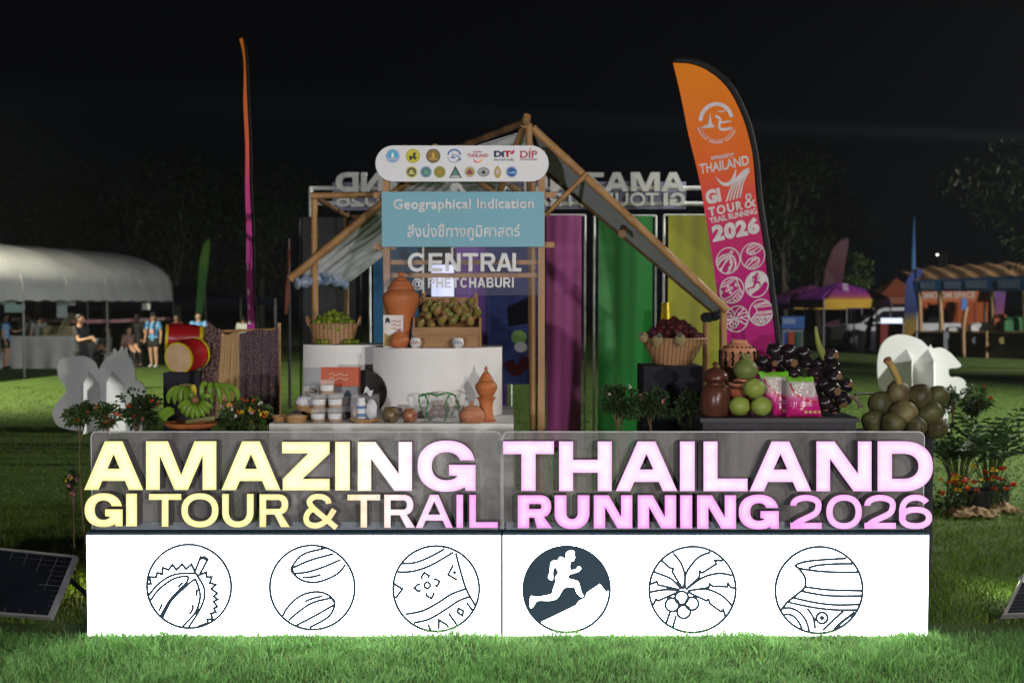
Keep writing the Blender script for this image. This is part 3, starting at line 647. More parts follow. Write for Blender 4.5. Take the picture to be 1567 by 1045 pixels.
bamboo('ridge_pole', P(806, 186, 8.40), P(666, 240, 10.0), .030, pav, m_bamd)
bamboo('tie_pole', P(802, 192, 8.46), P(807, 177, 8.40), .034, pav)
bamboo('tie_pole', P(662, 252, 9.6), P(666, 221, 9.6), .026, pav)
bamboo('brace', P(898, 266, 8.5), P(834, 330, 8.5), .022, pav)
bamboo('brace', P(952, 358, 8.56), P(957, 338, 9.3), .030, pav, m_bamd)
p, g_ = gp(1107, 460, 8.6); bamboo('post', g_, p, .030, pav)
p, g_ = gp(1080, 478, 9.3); bamboo('post', g_, p, .030, pav)
def sheet(a, b, c, d, nu=40, corr=.012, freq=60):
    def fn(u, v):
        q = a.lerp(b, u).lerp(d.lerp(c, u), v); q.z += corr*math.sin(v*freq); return q
    m = MB(); m.grid(fn, nu, 90, th=(0, 0, .004)); return m
sheet(P(816, 203, 8.58), P(1107, 474, 8.58), P(1095, 480, 9.28), P(838, 264, 9.28), 24, .006, 40).build('roof_sheet', m_tin, pav, True)
sheet(P(450, 428, 8.84), P(668, 246, 8.84), P(706, 300, 10.1), P(532, 436, 10.1), 24, .010, 40).build('roof_sheet', m_tin, pav, True)
sheet(P(806, 200, 8.6), P(668, 243, 8.86), P(720, 300, 10.1), P(836, 264, 9.3), 24, .008, 30).build('roof_sheet', m_tin, pav, True)
m_roll = M('blue plastic sheet', (.05, .09, .20), (.30, .34, .40), scale=14, rough=.2, bump=.6)
mb = MB(); mb.tube(cat([P(452, 433, 8.8), P(475, 430, 8.9), P(500, 428, 9.2), P(526, 436, 10)], 6), [.05+.015*math.sin(i*1.9) for i in range(19)], 10); mb.build('rolled_sheet', m_roll, pav, True)
mb = MB(); mb.tube(cat([P(1078, 486, 9.25), P(1090, 485, 8.9), P(1106, 480, 8.6)], 6), [.035+.01*math.sin(i*1.9) for i in range(13)], 10); mb.build('rolled_sheet', M('dark rolled tarp', (.02, .03, .04), rough=.4), pav, True)
# ------------------------------------------------------------------ bamboo sign with its three boards
YS = 8.25
bs = thing('bamboo_sign', 'bamboo standing sign with white logo board, blue board and clear name board', 'sign', G(707, YS))
for x in (590, 829):
    mb = MB(); a = P(x, 230, YS); mb.bx(a.x-.026, a.x+.026, YS+.02, YS+.07, 0, a.z); mb.build('post', m_wood, bs)
p = P(816, 232, YS); bamboo('post', (p.x+.01, YS+.1, 0), (p.x, YS+.1, p.z), .028, bs)
for x0, x1, y in ((570, 604, 298), (820, 851, 297), (570, 604, 377), (820, 849, 374), (592, 832, 401), (592, 832, 421)):
    mb = MB(); a, b = P(x0, y, YS), P(x1, y, YS); h = .022 if y < 390 else .018; mb.bx(a.x, b.x, YS+.072, YS+.10, a.z-h, a.z+h); mb.build('crossbar', m_wood, bs)
mb = MB(); r = 27.5
pill = [(602+r*math.cos(R(90+180*i/20))*1.0, 250.5-r*math.sin(R(90+180*i/20))) for i in range(21)] + [(812+r*math.cos(R(-90+180*i/20)), 250.5-r*math.sin(R(-90+180*i/20))) for i in range(21)]
mb.prism([pill], planemap(YS-.02), 0, .03); pb = mb.build('logo_board', M('white board', (.66, .66, .68), (.62, .62, .64), scale=2, rough=.35), bs)
LM = lambda x, y, d: P(x, y, YS-.02) + Vector((0, d, 0))
def lmat(n, c): return M('logo '+n, c, tuple(x*.92 for x in c), rough=.4)
def cpts(x, y, r, n=28, sx=1): return [(x+r*sx*math.cos(2*math.pi*i/n), y+r*math.sin(2*math.pi*i/n)) for i in range(n)]
def roundlogo(x, y, r, ring, field, marks, sx=1):
    mb = MB(); mb.prism([cpts(x, y, r, sx=sx)], LM, -.004, 0, 0); mb.prism([cpts(x, y, r*.78, sx=sx)], LM, -.0055, -.004, 1)
    for i, (poly, mi) in enumerate(marks): mb.prism([[(x+px*r, y+py*r) for px, py in poly]], LM, -.007-.0006*i, -.0055, mi)
    return mb
up = lambda s=1: [(-.08*s, .3), (-.1*s, -.2), (0, -.6), (.1*s, -.2), (.08*s, .3)]
Q = dict(
 a=(601, 239, 11, (.35,.42,.55), (.06,.35,.62), [([(-.7,.25),(.7,.25),(.45,.66),(-.45,.66)],0), ([(-.2,.2),(-.15,-.3),(0,-.5),(.15,-.3),(.2,.2)],2)], (.02,.03,.2), (.75,.8,.6)),
 b=(632, 239, 11, (.45,.40,.04), (.55,.48,.03), [([(-.5,.5),(-.5,-.1),(-.1,.1),(.1,-.5),(.5,-.4),(.3,0),(.6,.3),(.2,.6),(0,.2),(-.2,.6)],2)], None, (.03,.03,.015)),
 c=(663, 239, 11, (.15,.11,.06), (.24,.15,.03), [(up(1.8),2), ([(-.6,.35),(.6,.35),(.5,.5),(-.5,.5)],2)], None, (.55,.36,.05)))
for k, (x, y, r, ring, field, marks, alt, mk) in Q.items():
    mb = roundlogo(x, y, r, None, None, marks)
    mb.build('logo', [lmat('ring'+k, ring), lmat('field'+k, field), lmat('mark'+k, mk)], pb)
# arch logo, drawn as strokes
mb = MB(); blue = lmat('arch', (.07, .16, .38))
mb.ribbon(earc(695, 239, 9.6, 9.6, 170, 10, 24, 2), 2.6, LM, -.004, 0); mb.ribbon(earc(695, 239, 9.8, 9.8, 185, 355, 24, 2), .8, LM, -.0045, 0)
mb.prism([[(690, 241), (692, 240), (693, 231), (694, 240), (697, 241), (697, 242.5), (689, 242.5)]], LM, -.005, 0); mb.ribbon([(696, 237), (702, 240), (703, 245), (698, 246), (706, 245)], 1.5, LM, -.0055, 0)
mb.build('logo', blue, pb)
mb = MB(); put_text(mb, 'amazing', (724, 235), (738, 235), (724, 231), YS-.02, .02); mb.build('logo_text', lmat('pinktext', (.45, .08, .18)), pb)
mb = MB(); put_text(mb, 'THAILAND', (715, 241), (747, 241), (715, 235.5), YS-.02, .02); mb.build('logo_text', lmat('redtext', (.42, .04, .08)), pb)
mb = MB(); mb.prism([cat2([(724, 243.5), (729, 247), (734, 247), (739, 240), (737, 246.5), (732, 249.5), (727, 248.5)], 4, True)], LM, -.004, 0); mb.build('logo', rampmat('smile', 'Generated', 'X', [(0, (.6, .03, .12)), (.6, (.75, .2, .04)), (1, (.8, .5, .02))], .4), pb)
mb = MB(); put_text(mb, 'DiT', (756, 241), (782, 241), (756, 231), YS-.02, .05); mb.build('logo_text', rampmat('dit', 'Generated', 'X', [(0, (.02, .03, .09)), (.6, (.02, .03, .09)), (.64, (.4, .01, .02)), (1, (.4, .01, .02))], .4), pb)
mb = MB(); mb.prism([[(780, 236), (786, 229), (788, 233), (784, 237)]], LM, -.004, 0); mb.build('logo', lmat('redtext', (.42, .04, .08)), pb)
for (x0, x1, y, c) in ((756, 786, 246.5, (.03, .03, .06)), (796, 822, 246.5, (.4, .15, .15))):
    mb = MB(); put_text(mb, 'กรมการค้าภายใน' if x0 == 756 else 'กรมทรัพย์สินทางปัญญา', (x0, y), (x1, y), (x0, y-4.2), YS-.02, .01); mb.build('logo_text', lmat('small%d' % x0, c), pb)
mb = MB(); put_text(mb, 'DIP', (796, 242), (822, 242), (796, 231), YS-.02, .02); mb.ribbon([(810.5, 229.5), (813, 226.5)], 1.2, LM, -.004, 0); mb.build('logo_text', lmat('diptext', (.36, .025, .04)), pb)
for (x, c1, c2, c3) in ((630, (.5,.48,.12), (.08,.08,.04), (.5,.45,.1)), (652, (.25,.35,.45), (.07,.16,.20), (.10,.30,.22)), (673, (.28,.28,.05), (.20,.22,.03), (.4,.2,.03)), (719, (.5,.5,.5), (.35,.3,.05), (.25,.02,.1)), (740, (.2,.22,.25), (.35,.36,.35), (.03,.05,.03)), (783, (.35,.4,.55), (.02,.09,.28), (.2,.4,.6))):
    mb = roundlogo(x, 263.5, 9 if x != 740 else 7.2, None, None, [([(-.55,.4),(-.3,-.2),(0,-.5),(.3,-.1),(.55,.4)], 2)] if x != 783 else [([(-.7,-.1),(-.2,.1),(.2,-.1),(.7,0),(.6,.2),(0,.3),(-.6,.15)], 2)], 1.3 if x == 740 else 1)
    mb.build('logo', [lmat('r%d' % x, c1), lmat('f%d' % x, c2), lmat('m%d' % x, c3)], pb)
mb = MB(); mb.prism([[(697, 254), (707, 272.5), (687, 272.5)]], LM, -.004, 0, 0); mb.prism([[(697, 259), (702, 268), (692, 268)]], LM, -.0055, -.004, 1); mb.prism([[(691, 269), (703, 269), (704.5, 271.5), (689.5, 271.5)]], LM, -.006, -.004, 2); mb.build('logo', [lmat('tri', (.04, .05, .05)), lmat('tri2', (.08, .22, .18)), lmat('tri3', (.5, .5, .5))], pb)
mb = MB(); mb.prism([cat2([(761.5, 254), (767, 263), (765, 271), (761.5, 273), (758, 271), (756, 263)], 4, True)], LM, -.004, 0, 0); mb.prism([cat2([(761.5, 258), (764, 264), (761.5, 268), (759, 264)], 4, True)], LM, -.0055, -.004, 1); mb.build('logo', [lmat('flame', (.38, .30, .08)), lmat('flame2', (.55, .45, .42))], pb)
a, b = P(585, 378, YS), P(833, 294, YS)
mb = MB(); mb.bx(a.x, b.x, YS-.02, YS+.015, a.z, b.z); bb = mb.build('blue_board', M('light blue board', (.155, .36, .44), (.145, .335, .41), scale=1.5, rough=.45), bs)
m_wtext = M('white raised letters', (.62, .62, .62), rough=.4)
mb = MB(); put_text(mb, 'Geographical Indication', (602, 325.5), (817, 324), (602, 305), YS-.02, .022, lift=.012, thick=.012, spacing=1.04); mb.build('lettering', m_wtext, bb)
mb = MB(); put_text(mb, 'สิ่งบ่งชี้ทางภูมิศาสตร์', (623.5, 369), (796, 368), (623.5, 342.5), YS-.02, .012, lift=.006); mb.build('lettering', m_wtext, bb)
a, b = P(588, 452, YS), P(832, 379, YS)
mb = MB(); mb.bx(a.x, b.x, YS-.015, YS-.005, a.z, b.z); cb = mb.build('clear_board', glassy('clear board', (.4, .4, .46), .06, .12), bs)
def gl_E(x0, x1, T, B, s, t):
    c = (T+B)/2
    return [[(x0, T), (x1, T), (x1, T+t), (x0+s, T+t), (x0+s, c-t/2), (x1-.6, c-t/2), (x1-.6, c+t/2), (x0+s, c+t/2), (x0+s, B-t), (x1, B-t), (x1, B), (x0, B)]]
def gl_C(x0, x1, T, B, s, t):
    cx, cy, rx, ry = (x0+x1)/2, (T+B)/2, (x1-x0)/2, (B-T)/2
    return [earc(cx, cy, rx, ry, 38, 322, 40, 2.1) + earc(cx, cy, rx-s, ry-t, 322, 38, 40, 2.1)]
def gl_P(x0, x1, T, B, s, t):
    hb = (B-T)*.58; rx = min(hb/2, (x1-x0)*.5); xm = x1-rx
    return [[(x0, B), (x0, T)] + earc(xm, T+hb/2, rx, hb/2, 90, -90, 18) + [(x0+s, T+hb), (x0+s, B)], [(x0+s, T+t), (x0+s, T+hb-t)] + earc(xm, T+hb/2, rx-s, hb/2-t, -90, 90, 14)]
def gl_B(x0, x1, T, B, s, t):
    c = T+(B-T)*.48; r1, r2 = (c-T)/2, (B-c)/2; a, b = x1-r1-.5, x1-r2
    return [[(x0, T)] + earc(a, T+r1, r1, r1, 90, -60, 12) + earc(b, c+r2, r2, r2, 60, -90, 12) + [(x0, B)], [(x0+s, T+t), (x0+s, c-t/2)] + earc(a, T+r1+t/4, r1-s*.8, r1-t*.75, -90, 90, 10), [(x0+s, c+t/2), (x0+s, B-t)] + earc(b, c+r2-t/4, r2-s*.8, r2-t*.75, -90, 90, 10)]
GL.update(E=gl_E, C=gl_C, P=gl_P, B=gl_B)
bmap = lambda x, y, d: P(x, y, YS-.015) + Vector((0, d-.012, 0))
mb = MB()
for ch, x0, x1 in (('C',624.5,652),('E',656,677),('N',681.5,705),('T',708,732),('R',735.5,759),('A',759.5,784),('L',784,798)): letter(mb, ch, x0, x1, 387.5 if ch != 'C' else 387, 415.5 if ch != 'C' else 416, 5.6, 5.2, bmap, -.001, .012, 0, 0)
mb.build('lettering', m_wtext, cb)
mb = MB(); put_text(mb, '@', (630.5, 444), (648, 443.8), (630.5, 426), YS-.015, .02, lift=.012, thick=.012); mb.build('lettering', m_wtext, cb); mb = MB()
xx = 655.0
for ch, wd in (('P',10.6),('H',10.8),('E',9.8),('T',10.4),('C',11.6),('H',10.8),('A',12),('B',10.8),('U',10.8),('R',11.4),('I',2.8)):
    letter(mb, ch, xx, xx+wd, 425.5-(xx-655)*.006, 440.5-(xx-655)*.006, 2.9, 2.6, bmap, -.001, .012, 0, 0); xx += wd+1.95
mb.build('lettering', m_wtext, cb)
# ------------------------------------------------------------------ feather flags
YF = 9.2
def flagmap(Y, amp=.009):
    def f(x, y, d):
        p = P(x, y, Y); p.y += d + amp*math.sin(x*.09+y*.035)+amp*.6*math.sin(y*.05-x*.05); return p
    return f
fl = thing('feather_flag', 'big orange to pink feather flag with white words GI TOUR and six fruit emblems', 'flag', G(1192, YF))
m_flag = rampmat('flag print', 'Generated', 'Z', [(0, (.31, .006, .13)), (.35, (.36, .009, .14)), (.50, (.43, .018, .11)), (.58, (.55, .05, .06)), (.70, (.62, .11, .018)), (1, (.68, .20, .008))], .6)
right = cat2([(1060, 98), (1090, 112), (1115, 138), (1135, 175), (1147, 215), (1153, 255), (1160, 320), (1174, 420), (1187, 530), (1194, 610)], 5)
left = cat2([(1030, 96), (1042, 150), (1055, 210), (1066, 258), (1075, 303), (1086, 370), (1096, 440), (1106, 530), (1118, 610)], 5)
fm = flagmap(YF)
mb = MB()
nr = 60
def interp(line, t):
    ys = line[0][1] + (line[-1][1]-line[0][1])*t
    for a, b in zip(line, line[1:]):
        if a[1] <= ys <= b[1]: k = (ys-a[1])/(b[1]-a[1]+1e-9); return (a[0]+(b[0]-a[0])*k, ys)
    return line[-1]
top = [(1030, 96), (1045, 96), (1060, 98)]
def ff(u, v):
    l = interp(left, v); r = interp(right, v) if v > .004 else (1060, 98)
    return fm(l[0]+(r[0]-l[0])*u, l[1]+(r[1]-l[1])*u, 0)
mb.grid(ff, 24, nr); mb.build('fabric', m_flag, fl, True)
mb = MB(); mb.tube([fm(x, y, .01) for x, y in cat2([(1030, 92), (1062, 95), (1094, 109), (1120, 136), (1140, 174), (1151, 214), (1158, 255), (1165, 320), (1179, 420), (1191, 530), (1199, 620)], 5)] + [G(1203, YF)], [.028]*51 + [.02], 8) if False else None
pts = [fm(x, y, .01) for x, y in cat2([(1030, 92), (1062, 95), (1094, 109), (1120, 136), (1140, 174), (1151, 214), (1158, 255), (1165, 320), (1179, 420), (1191, 530), (1199, 620)], 5)] + [G(1203, YF)]
mb = MB(); mb.tube(pts, [.012]+[.03]*(len(pts)-2)+[.02], 8); mb.build('pole_sleeve', M('black sleeve', (.008, .008, .009), rough=.7), fl, True)
m_fw = M('flag white print', (.60, .55, .55), rough=.6)
def put_flag_text(mb, body, bl, br, tl, bold, spacing=1.0):
    VV, F = text_mesh(body, bold, spacing); pts = []
    for u, v, q in VV:
        x = bl[0]+(br[0]-bl[0])*u+(tl[0]-bl[0])*v; y = bl[1]+(br[1]-bl[1])*u+(tl[1]-bl[1])*v
        pts.append(fm(x, y, -.006-q*.00006))
    mb.add(pts, F)
mb = MB(); put_flag_text(mb, 'amazing', (1088, 248), (1123, 242), (1087, 238), .02); mb.build('lettering', m_fw, fl)
mb = MB(); put_flag_text(mb, 'THAILAND', (1071, 267), (1146, 253), (1069, 252), .025); mb.build('lettering', m_fw, fl)
mb = MB(); put_flag_text(mb, 'GI', (1081, 314), (1104, 309), (1078, 292), .06); mb.build('lettering', m_fw, fl)
mb = MB(); put_flag_text(mb, 'TOUR', (1085, 332), (1137, 321), (1083, 318), .04, 1.25); mb.build('lettering', m_fw, fl)
mb = MB(); put_flag_text(mb, '&', (1140, 320), (1158, 316), (1137, 298), .0); mb.build('lettering', m_fw, fl)
mb = MB(); put_flag_text(mb, 'TRAIL RUNNING', (1087, 343), (1159, 327), (1085, 334), .03); mb.build('lettering', m_fw, fl)
mb = MB(); put_flag_text(mb, '2026', (1091, 371), (1163, 357), (1088, 345), .06, 1.1); mb.build('lettering', m_fw, fl)
mb = MB(); fmd = lambda x, y, d: fm(x, y, d)
mb.prism([cat2([(1095, 270), (1106, 279), (1117, 277), (1126, 259), (1124, 276), (1115, 285), (1104, 283)], 4, True)], fmd, -.007, -.004)
for i in range(5):
    mb.ribbon(cat2([(1111+i*5.2, 309-i*1.6), (1119+i*4.2, 287-i*1), (1128+i*3.2, 272-i*.5), (1138+i*1.9, 262+i*.2), (1146-i*.8, 258+i*1.6)], 5), 2.4, fmd, -.0062-.0006*i, -.004)
mb.build('road_emblem', m_fw, fl)
mb = MB(); c0 = (1096, 186)
mb.ribbon(earc(c0[0], c0[1], 24, 26, 178, 14, 30, 2), 6, fmd, -.006, -.004); mb.ribbon(earc(c0[0]+1, c0[1]+2, 25, 27, 192, 345, 40, 2), .8, fmd, -.0066, -.004)
for i in range(26):
    a = R(196+i*5.6); x, y = c0[0]+1+28*math.cos(a), c0[1]+2-29*math.sin(a)
    if i not in (8, 17): mb.ribbon([(x, y), (x+3.4*math.cos(a), y-3.4*math.sin(a))], 1.6, fmd, -.0072, -.004)
mb.prism([[(1075, 194), (1083, 191), (1086, 172), (1089, 190), (1092, 194), (1092, 196), (1075, 197)]], fmd, -.0078, -.004)
mb.ribbon(cat2([(1094, 178), (1101, 184), (1100, 196), (1108, 199), (1119, 196)], 4), 4, fmd, -.0084, -.004); mb.ribbon([(1101, 189), (1118, 186)], 2.5, fmd, -.009, -.004)
mb.ribbon([(1098, 171), (1104, 172), (1110, 169)], 1.5, fmd, -.0078, -.004)
mb.build('crest_emblem', m_fw, fl)
for k, (x, y) in enumerate([(1114, 399), (1151.5, 392), (1119.6, 444), (1158, 435), (1127, 488), (1164, 478)]):
    e = MB(); emblem(e, EMBLEMS[k], lambda u, v, d, x=x, y=y: fm(x+u*18+v*1.5, y+v*19.5-u*3.2, d), wd=.085, d0=-.009, d1=-.004); e.build('emblem', m_fw, fl)
# edge-on flag at left
f2 = thing('feather_flag', 'thin orange to purple feather flag seen edge on behind the textile rack', 'flag', G(389, 9.4))
mb = MB(); le = [(366, 60), (372, 92), (373, 160), (375, 240), (376, 330), (377, 420), (378, 520)]; ri = [(371, 58), (374, 80), (379, 160), (381, 240), (384, 330), (387, 420), (391, 520)]
def f2f(u, v):
    l = interp(cat2(le, 4), v); r = interp(cat2(ri, 4), v)
    return P(l[0]+(r[0]-l[0])*u + .6*math.sin(v*22)*(v < .95), l[1]+(r[1]-l[1])*u, 9.4+.28*u + .02*math.sin(v*17))
mb.grid(f2f, 8, 60); m2 = rampmat('edge flag print', 'Generated', 'Z', [(0, (.22, .02, .14)), (.3, (.36, .03, .20)), (.5, (.55, .05, .22)), (.62, (.8, .13, .07)), (1, (.9, .26, .02))], .6)
mb.build('fabric', m2, f2, True)
mb = MB(); mb.tube([f2f(1, i/20)+Vector((.012, .02, 0)) for i in range(21)] + [G(393, 9.7)], [.006]+[.012]*19+[.018, .018], 7); mb.build('pole_sleeve', M('black sleeve', (.008, .008, .009)), f2, True)
mb = MB()
for y, h in ((150, 16), (205, 11), (246, 16), (300, 9), (316, 12), (340, 14), (352, 22), (385, 12), (400, 18), (425, 10), (440, 14), (462, 12), (480, 16)):
    v = (y-60)/460
    mb.ribbon([(0, 0), (0, 1)], 1, lambda x, y_, d, v=v, h=h: f2f(.3+.3*(x), v+(y_)*h/460)+Vector((0, -.012+d, 0)), 0, .004); mb.build('printed_mark', m_fw, f2); mb = MB()
# ------------------------------------------------------------------ white display furniture
m_white = M('white painted board', (.66, .645, .63), (.55, .535, .52), scale=2.4, rough=.5, bump=.08, detail=8)
m_blackb = M('black painted block', (.012, .012, .018), (.018, .018, .026), scale=5, rough=.85, spec=.15)
YT = 7.4; ZT = P(600, 648, YT).z
x0, x1 = P(412, 648, YT).x, P(786, 648, YT).x
mb = MB(); mb.bx(x0, x1, YT, YT+1.25, 0, ZT); tb = mb.build('display_table', m_white); tag(tb, 'low white display table holding jars, pots and sweets', 'table')
def podium(name, label, px0, px1, ytop, Y, bow):
    xa, xb = P(px0, ytop, Y+bow).x, P(px1, ytop, Y+bow).x; zt = P((px0+px1)/2, ytop+3, Y).z; w_ = (xb-xa)/2; c = (xa+xb)/2
    rad = (w_*w_+bow*bow)/(2*bow); pts = []
    a = math.asin(w_/rad)
    for i in range(41):
        t = -a+2*a*i/40; pts.append((c+rad*math.sin(t), Y+rad-rad*math.cos(t)))
    pts += [(xb, Y+bow+.35), (xa, Y+bow+.35)]
    m = MB(); m.prism([pts], lambda x, y, d: Vector((x, y, d)), zt, ZT+.0005)
    o = m.build(name, m_white, None); return tag(o, label, 'podium'), zt
pr, ZR = podium('white_podium', 'large white podium with curved front under the wooden crate', 571, 768, 530, 7.78, .22)
pl_, ZL = podium('white_podium', 'smaller white podium with curved front under the basket of limes', 464, 590, 525, 8.22, .12)
# ------------------------------------------------------------------ pottery
m_terra = M('terracotta', (.42, .135, .045), (.33, .10, .035), scale=9, rough=.5, bump=.12)
m_terra2 = M('pale terracotta', (.44, .19, .10), (.36, .14, .075), scale=14, rough=.65, bump=.2)
m_brown = M('brown glazed clay', (.075, .026, .016), (.05, .017, .011), scale=8, rough=.28)
def pot(name, label, cat_, px, pyb, Y, z0, prof, mat, s=1.0, group=None, n=36, wob=None, lid=None, rotz=0):
    """prof in photo pixels (radius, height above base)"""
    k = ML(1, Y)*s; b = P(px, pyb, Y); z = z0 if z0 is not None else b.z
    t = thing(name, label, cat_, (b.x, Y, z), group)
    def sm(pr): return [(max(0, p.x), p.y) for p in cat([(r*k, h*k) for r, h in pr], 4)]
    m = MB(); m.lathe((b.x, Y, z), sm(prof), n, wob=wob); m.build('body', mat, t, True)
    if lid: m = MB(); m.lathe((b.x, Y, z), sm(lid), n); m.build('lid', mat, t, True)
    return t
big = pot('terracotta_jar', 'large round terracotta jar with domed lid on the white podium', 'jar', 614, 530, 8.05, ZR, [(0,0),(14,0),(15,8),(16,25),(19,42),(23,54),(27,64),(29,74),(27.5,80),(22,85),(19.5,87)], m_terra, lid=[(20.5,87.5),(20.5,90),(15,97),(15.3,98.5),(9.5,103),(9,104.5),(5,106.5),(3.2,108.5),(5,111.5),(2.5,114),(0,114.5)])
pot('terracotta_urn', 'tall terracotta urn on a flared foot at the right end of the white table', 'urn', 744, 645, 7.55, ZT, [(0,0),(15,0),(15,2),(12.5,4),(10.5,14),(10,24),(12,32),(15,35.5),(15,36.5),(11,37.5),(10,38),(13,42),(16.5,50),(16.8,55),(14,60),(11,61.5)], m_terra, lid=[(11.5,62),(12,63),(9.5,67),(9,68),(7,71),(6.8,72),(4,75),(2.2,77),(3,79.5),(1.2,84),(0,86)])
pot('carved_pot', 'squat carved terracotta pot with knob lid in front of the tall urn', 'pot', 722, 648.5, 7.46, ZT, [(0,0),(14,0),(18,3),(20,10),(19.5,14),(16,19),(13,20.5)], m_terra2, wob=lambda a, z: .045*math.sin(a*14+math.sin(z*260)*2.5), lid=[(14.5,20.5),(15,21.5),(9,25),(4,26.5),(2.2,28),(3.2,30.5),(1.5,33.5),(0,34)], n=84)
pot('ribbed_pot', 'small ribbed terracotta pot with lid in front of the picture carton', 'pot', 611, 529, 7.86, ZR, [(0,0),(9,0),(13,4),(15,10),(14,14),(11,17),(10.5,18)], m_terra, wob=lambda a, z: .05*abs(math.sin(a*9)), lid=[(12,18),(12.5,19),(8,22.5),(5,24),(2,25),(2.5,27),(0,29)], n=72)
m_cer = M('white ceramic', (.62, .60, .56), (.42, .40, .42), scale=34, rough=.25, detail=2)
for px, lb in ((636, 'small white ceramic cup with red pattern beside the ribbed pot'), (701, 'small white ceramic cup with blue pattern at the crate corner')):
    t = pot('ceramic_cup', lb, 'cup', px, 530, 7.83, ZR, [(0,0),(5,0),(8,4),(9,9),(7.5,14),(6.5,15.5),(6,15),(7,13),(7.5,8)], m_cer, group='small ceramic cups on the podium')
    k = ML(1, 7.83); b = P(px, 530, 7.83); m = MB()
    for i in range(5): m.ball((b.x+(i-2)*k*2.6, 7.83-math.sqrt(max(0, 81-((i-2)*2.6)**2))*k*.99, ZR+k*(8+1.5*(i % 2))), (k*1.3, k*.5, k*1.6), 6)
    m.build('painted_pattern', M('cup red', (.30, .08, .06)) if px == 636 else M('cup blue', (.03, .06, .16)), t)
m_dj = M('dark gilded jar', (.035, .024, .016), (.20, .14, .07), scale=26, rough=.25, detail=3)
m_rj = M('red gilded jar', (.15, .025, .015), (.36, .18, .09), scale=30, rough=.22, detail=3)
jp = [(0,0),(8,0),(12,4),(13.5,10),(12.5,16),(9.5,19.5),(9,21),(10.5,22.5),(10,23),(8,22),(8,19)]
pot('glazed_jar', 'dark brown patterned jar standing left of the red one', 'jar', 598, 647.5, 7.5, ZT, [(r*1.0, h) for r, h in jp], m_dj)
pot('glazed_jar', 'small red brown patterned jar right of the dark one', 'jar', 627, 648, 7.5, ZT, [(r*.85, h*.9) for r, h in jp], m_rj)
# right hand pottery
ZB = P(1200, 640, 7.15).z
pot('pierced_pot', 'round terracotta pot pierced with dark slots beside the pink flag', 'pot', 1130, 590, 7.75, P(1130, 590, 7.75).z, [(0,0),(18,0),(22,8),(27,28),(28,44),(25,56),(16,64),(13,66),(13,70),(12,70),(12,66)], m_terra2)
t = bpy.data.objects['pierced_pot']; k = ML(1, 7.75); b = P(1130, 590, 7.75); m = MB()
for i in range(15):
    a = 2*math.pi*i/15
    for dz in range(5):
        m.ball((b.x+28.6*k*math.cos(a+.03*(dz % 2)), 7.75+28.6*k*math.sin(a+.03*(dz % 2)), b.z+(34+dz*4.4)*k), (k*2.2, k*2.2, k*2.6), 6)
for i in range(20):
    a = 2*math.pi*i/20; m.ball((b.x+22.6*k*math.cos(a), 7.75+22.6*k*math.sin(a), b.z+59.6*k), (k*1.6, k*1.6, k*1.4), 6)
m.build('pierced_slots', M('pot inside dark', (.012, .006, .005), rough=.9), t)
pot('lidded_jar', 'dark brown lidded clay jar left of the green pomelos', 'jar', 1094, 634, 7.3, ZB, [(0,0),(17,0),(21,8),(23,20),(22,34),(18,44),(13,48),(13,52),(18,54),(20,57)], m_brown, lid=[(20.5,57.5),(19,64),(12,71),(5,74),(3,76),(4.5,80),(2,83),(0,84)])
m_tb = M('reddish clay bowl', (.30, .085, .04), (.24, .065, .03), scale=8, rough=.55)
pot('clay_bowl', 'flat red clay bowl at the bottom of the stack behind the pomelos', 'bowl', 1131, 634, 7.42, ZB, [(0,0),(14,0),(20,10),(22,22),(23,24),(21,23),(16,18),(0,17)], m_tb)
pot('clay_bowl', 'red clay bowl in the middle of the stack under the big pomelo', 'bowl', 1131, 616, 7.42, ZB+ML(24.2, 7.42), [(0,0),(12,0),(17,6),(19,14),(20,16),(18,15),(14,10),(0,9)], m_tb)
pot('clay_plate', 'pale clay plate carrying the biggest pomelo', 'plate', 1136, 600, 7.42, ZB+ML(40.4, 7.42), [(0,0),(12,0),(19,3),(22,5.5),(22.5,7.5),(20,7),(14,4),(0,3)], m_terra2)
# ------------------------------------------------------------------ fruit
def fruit_proto(name, build):
    return build
def place(proto, loc, rot=(0, 0, 0), scale=1.0, label=None, group=None, first=[None]):
    c = copy_tree(proto); c.location = Vector(loc); c.rotation_euler = rot
    c.scale = (scale,)*3 if not isinstance(scale, tuple) else scale
    if label: c['label'] = label
    if group: c['group'] = group
    return c
PROTOS = []
def proto_mesh(name, mb, mats, label, cat_, group=None, smooth=True):
    o = mb.build(name, mats, None, smooth, loc=(0, 0, 0)); tag(o, label, cat_, group); PROTOS.append(o); return o
def drop(o):
    for ch in list(o.children): drop(ch)
    bpy.data.objects.remove(o)
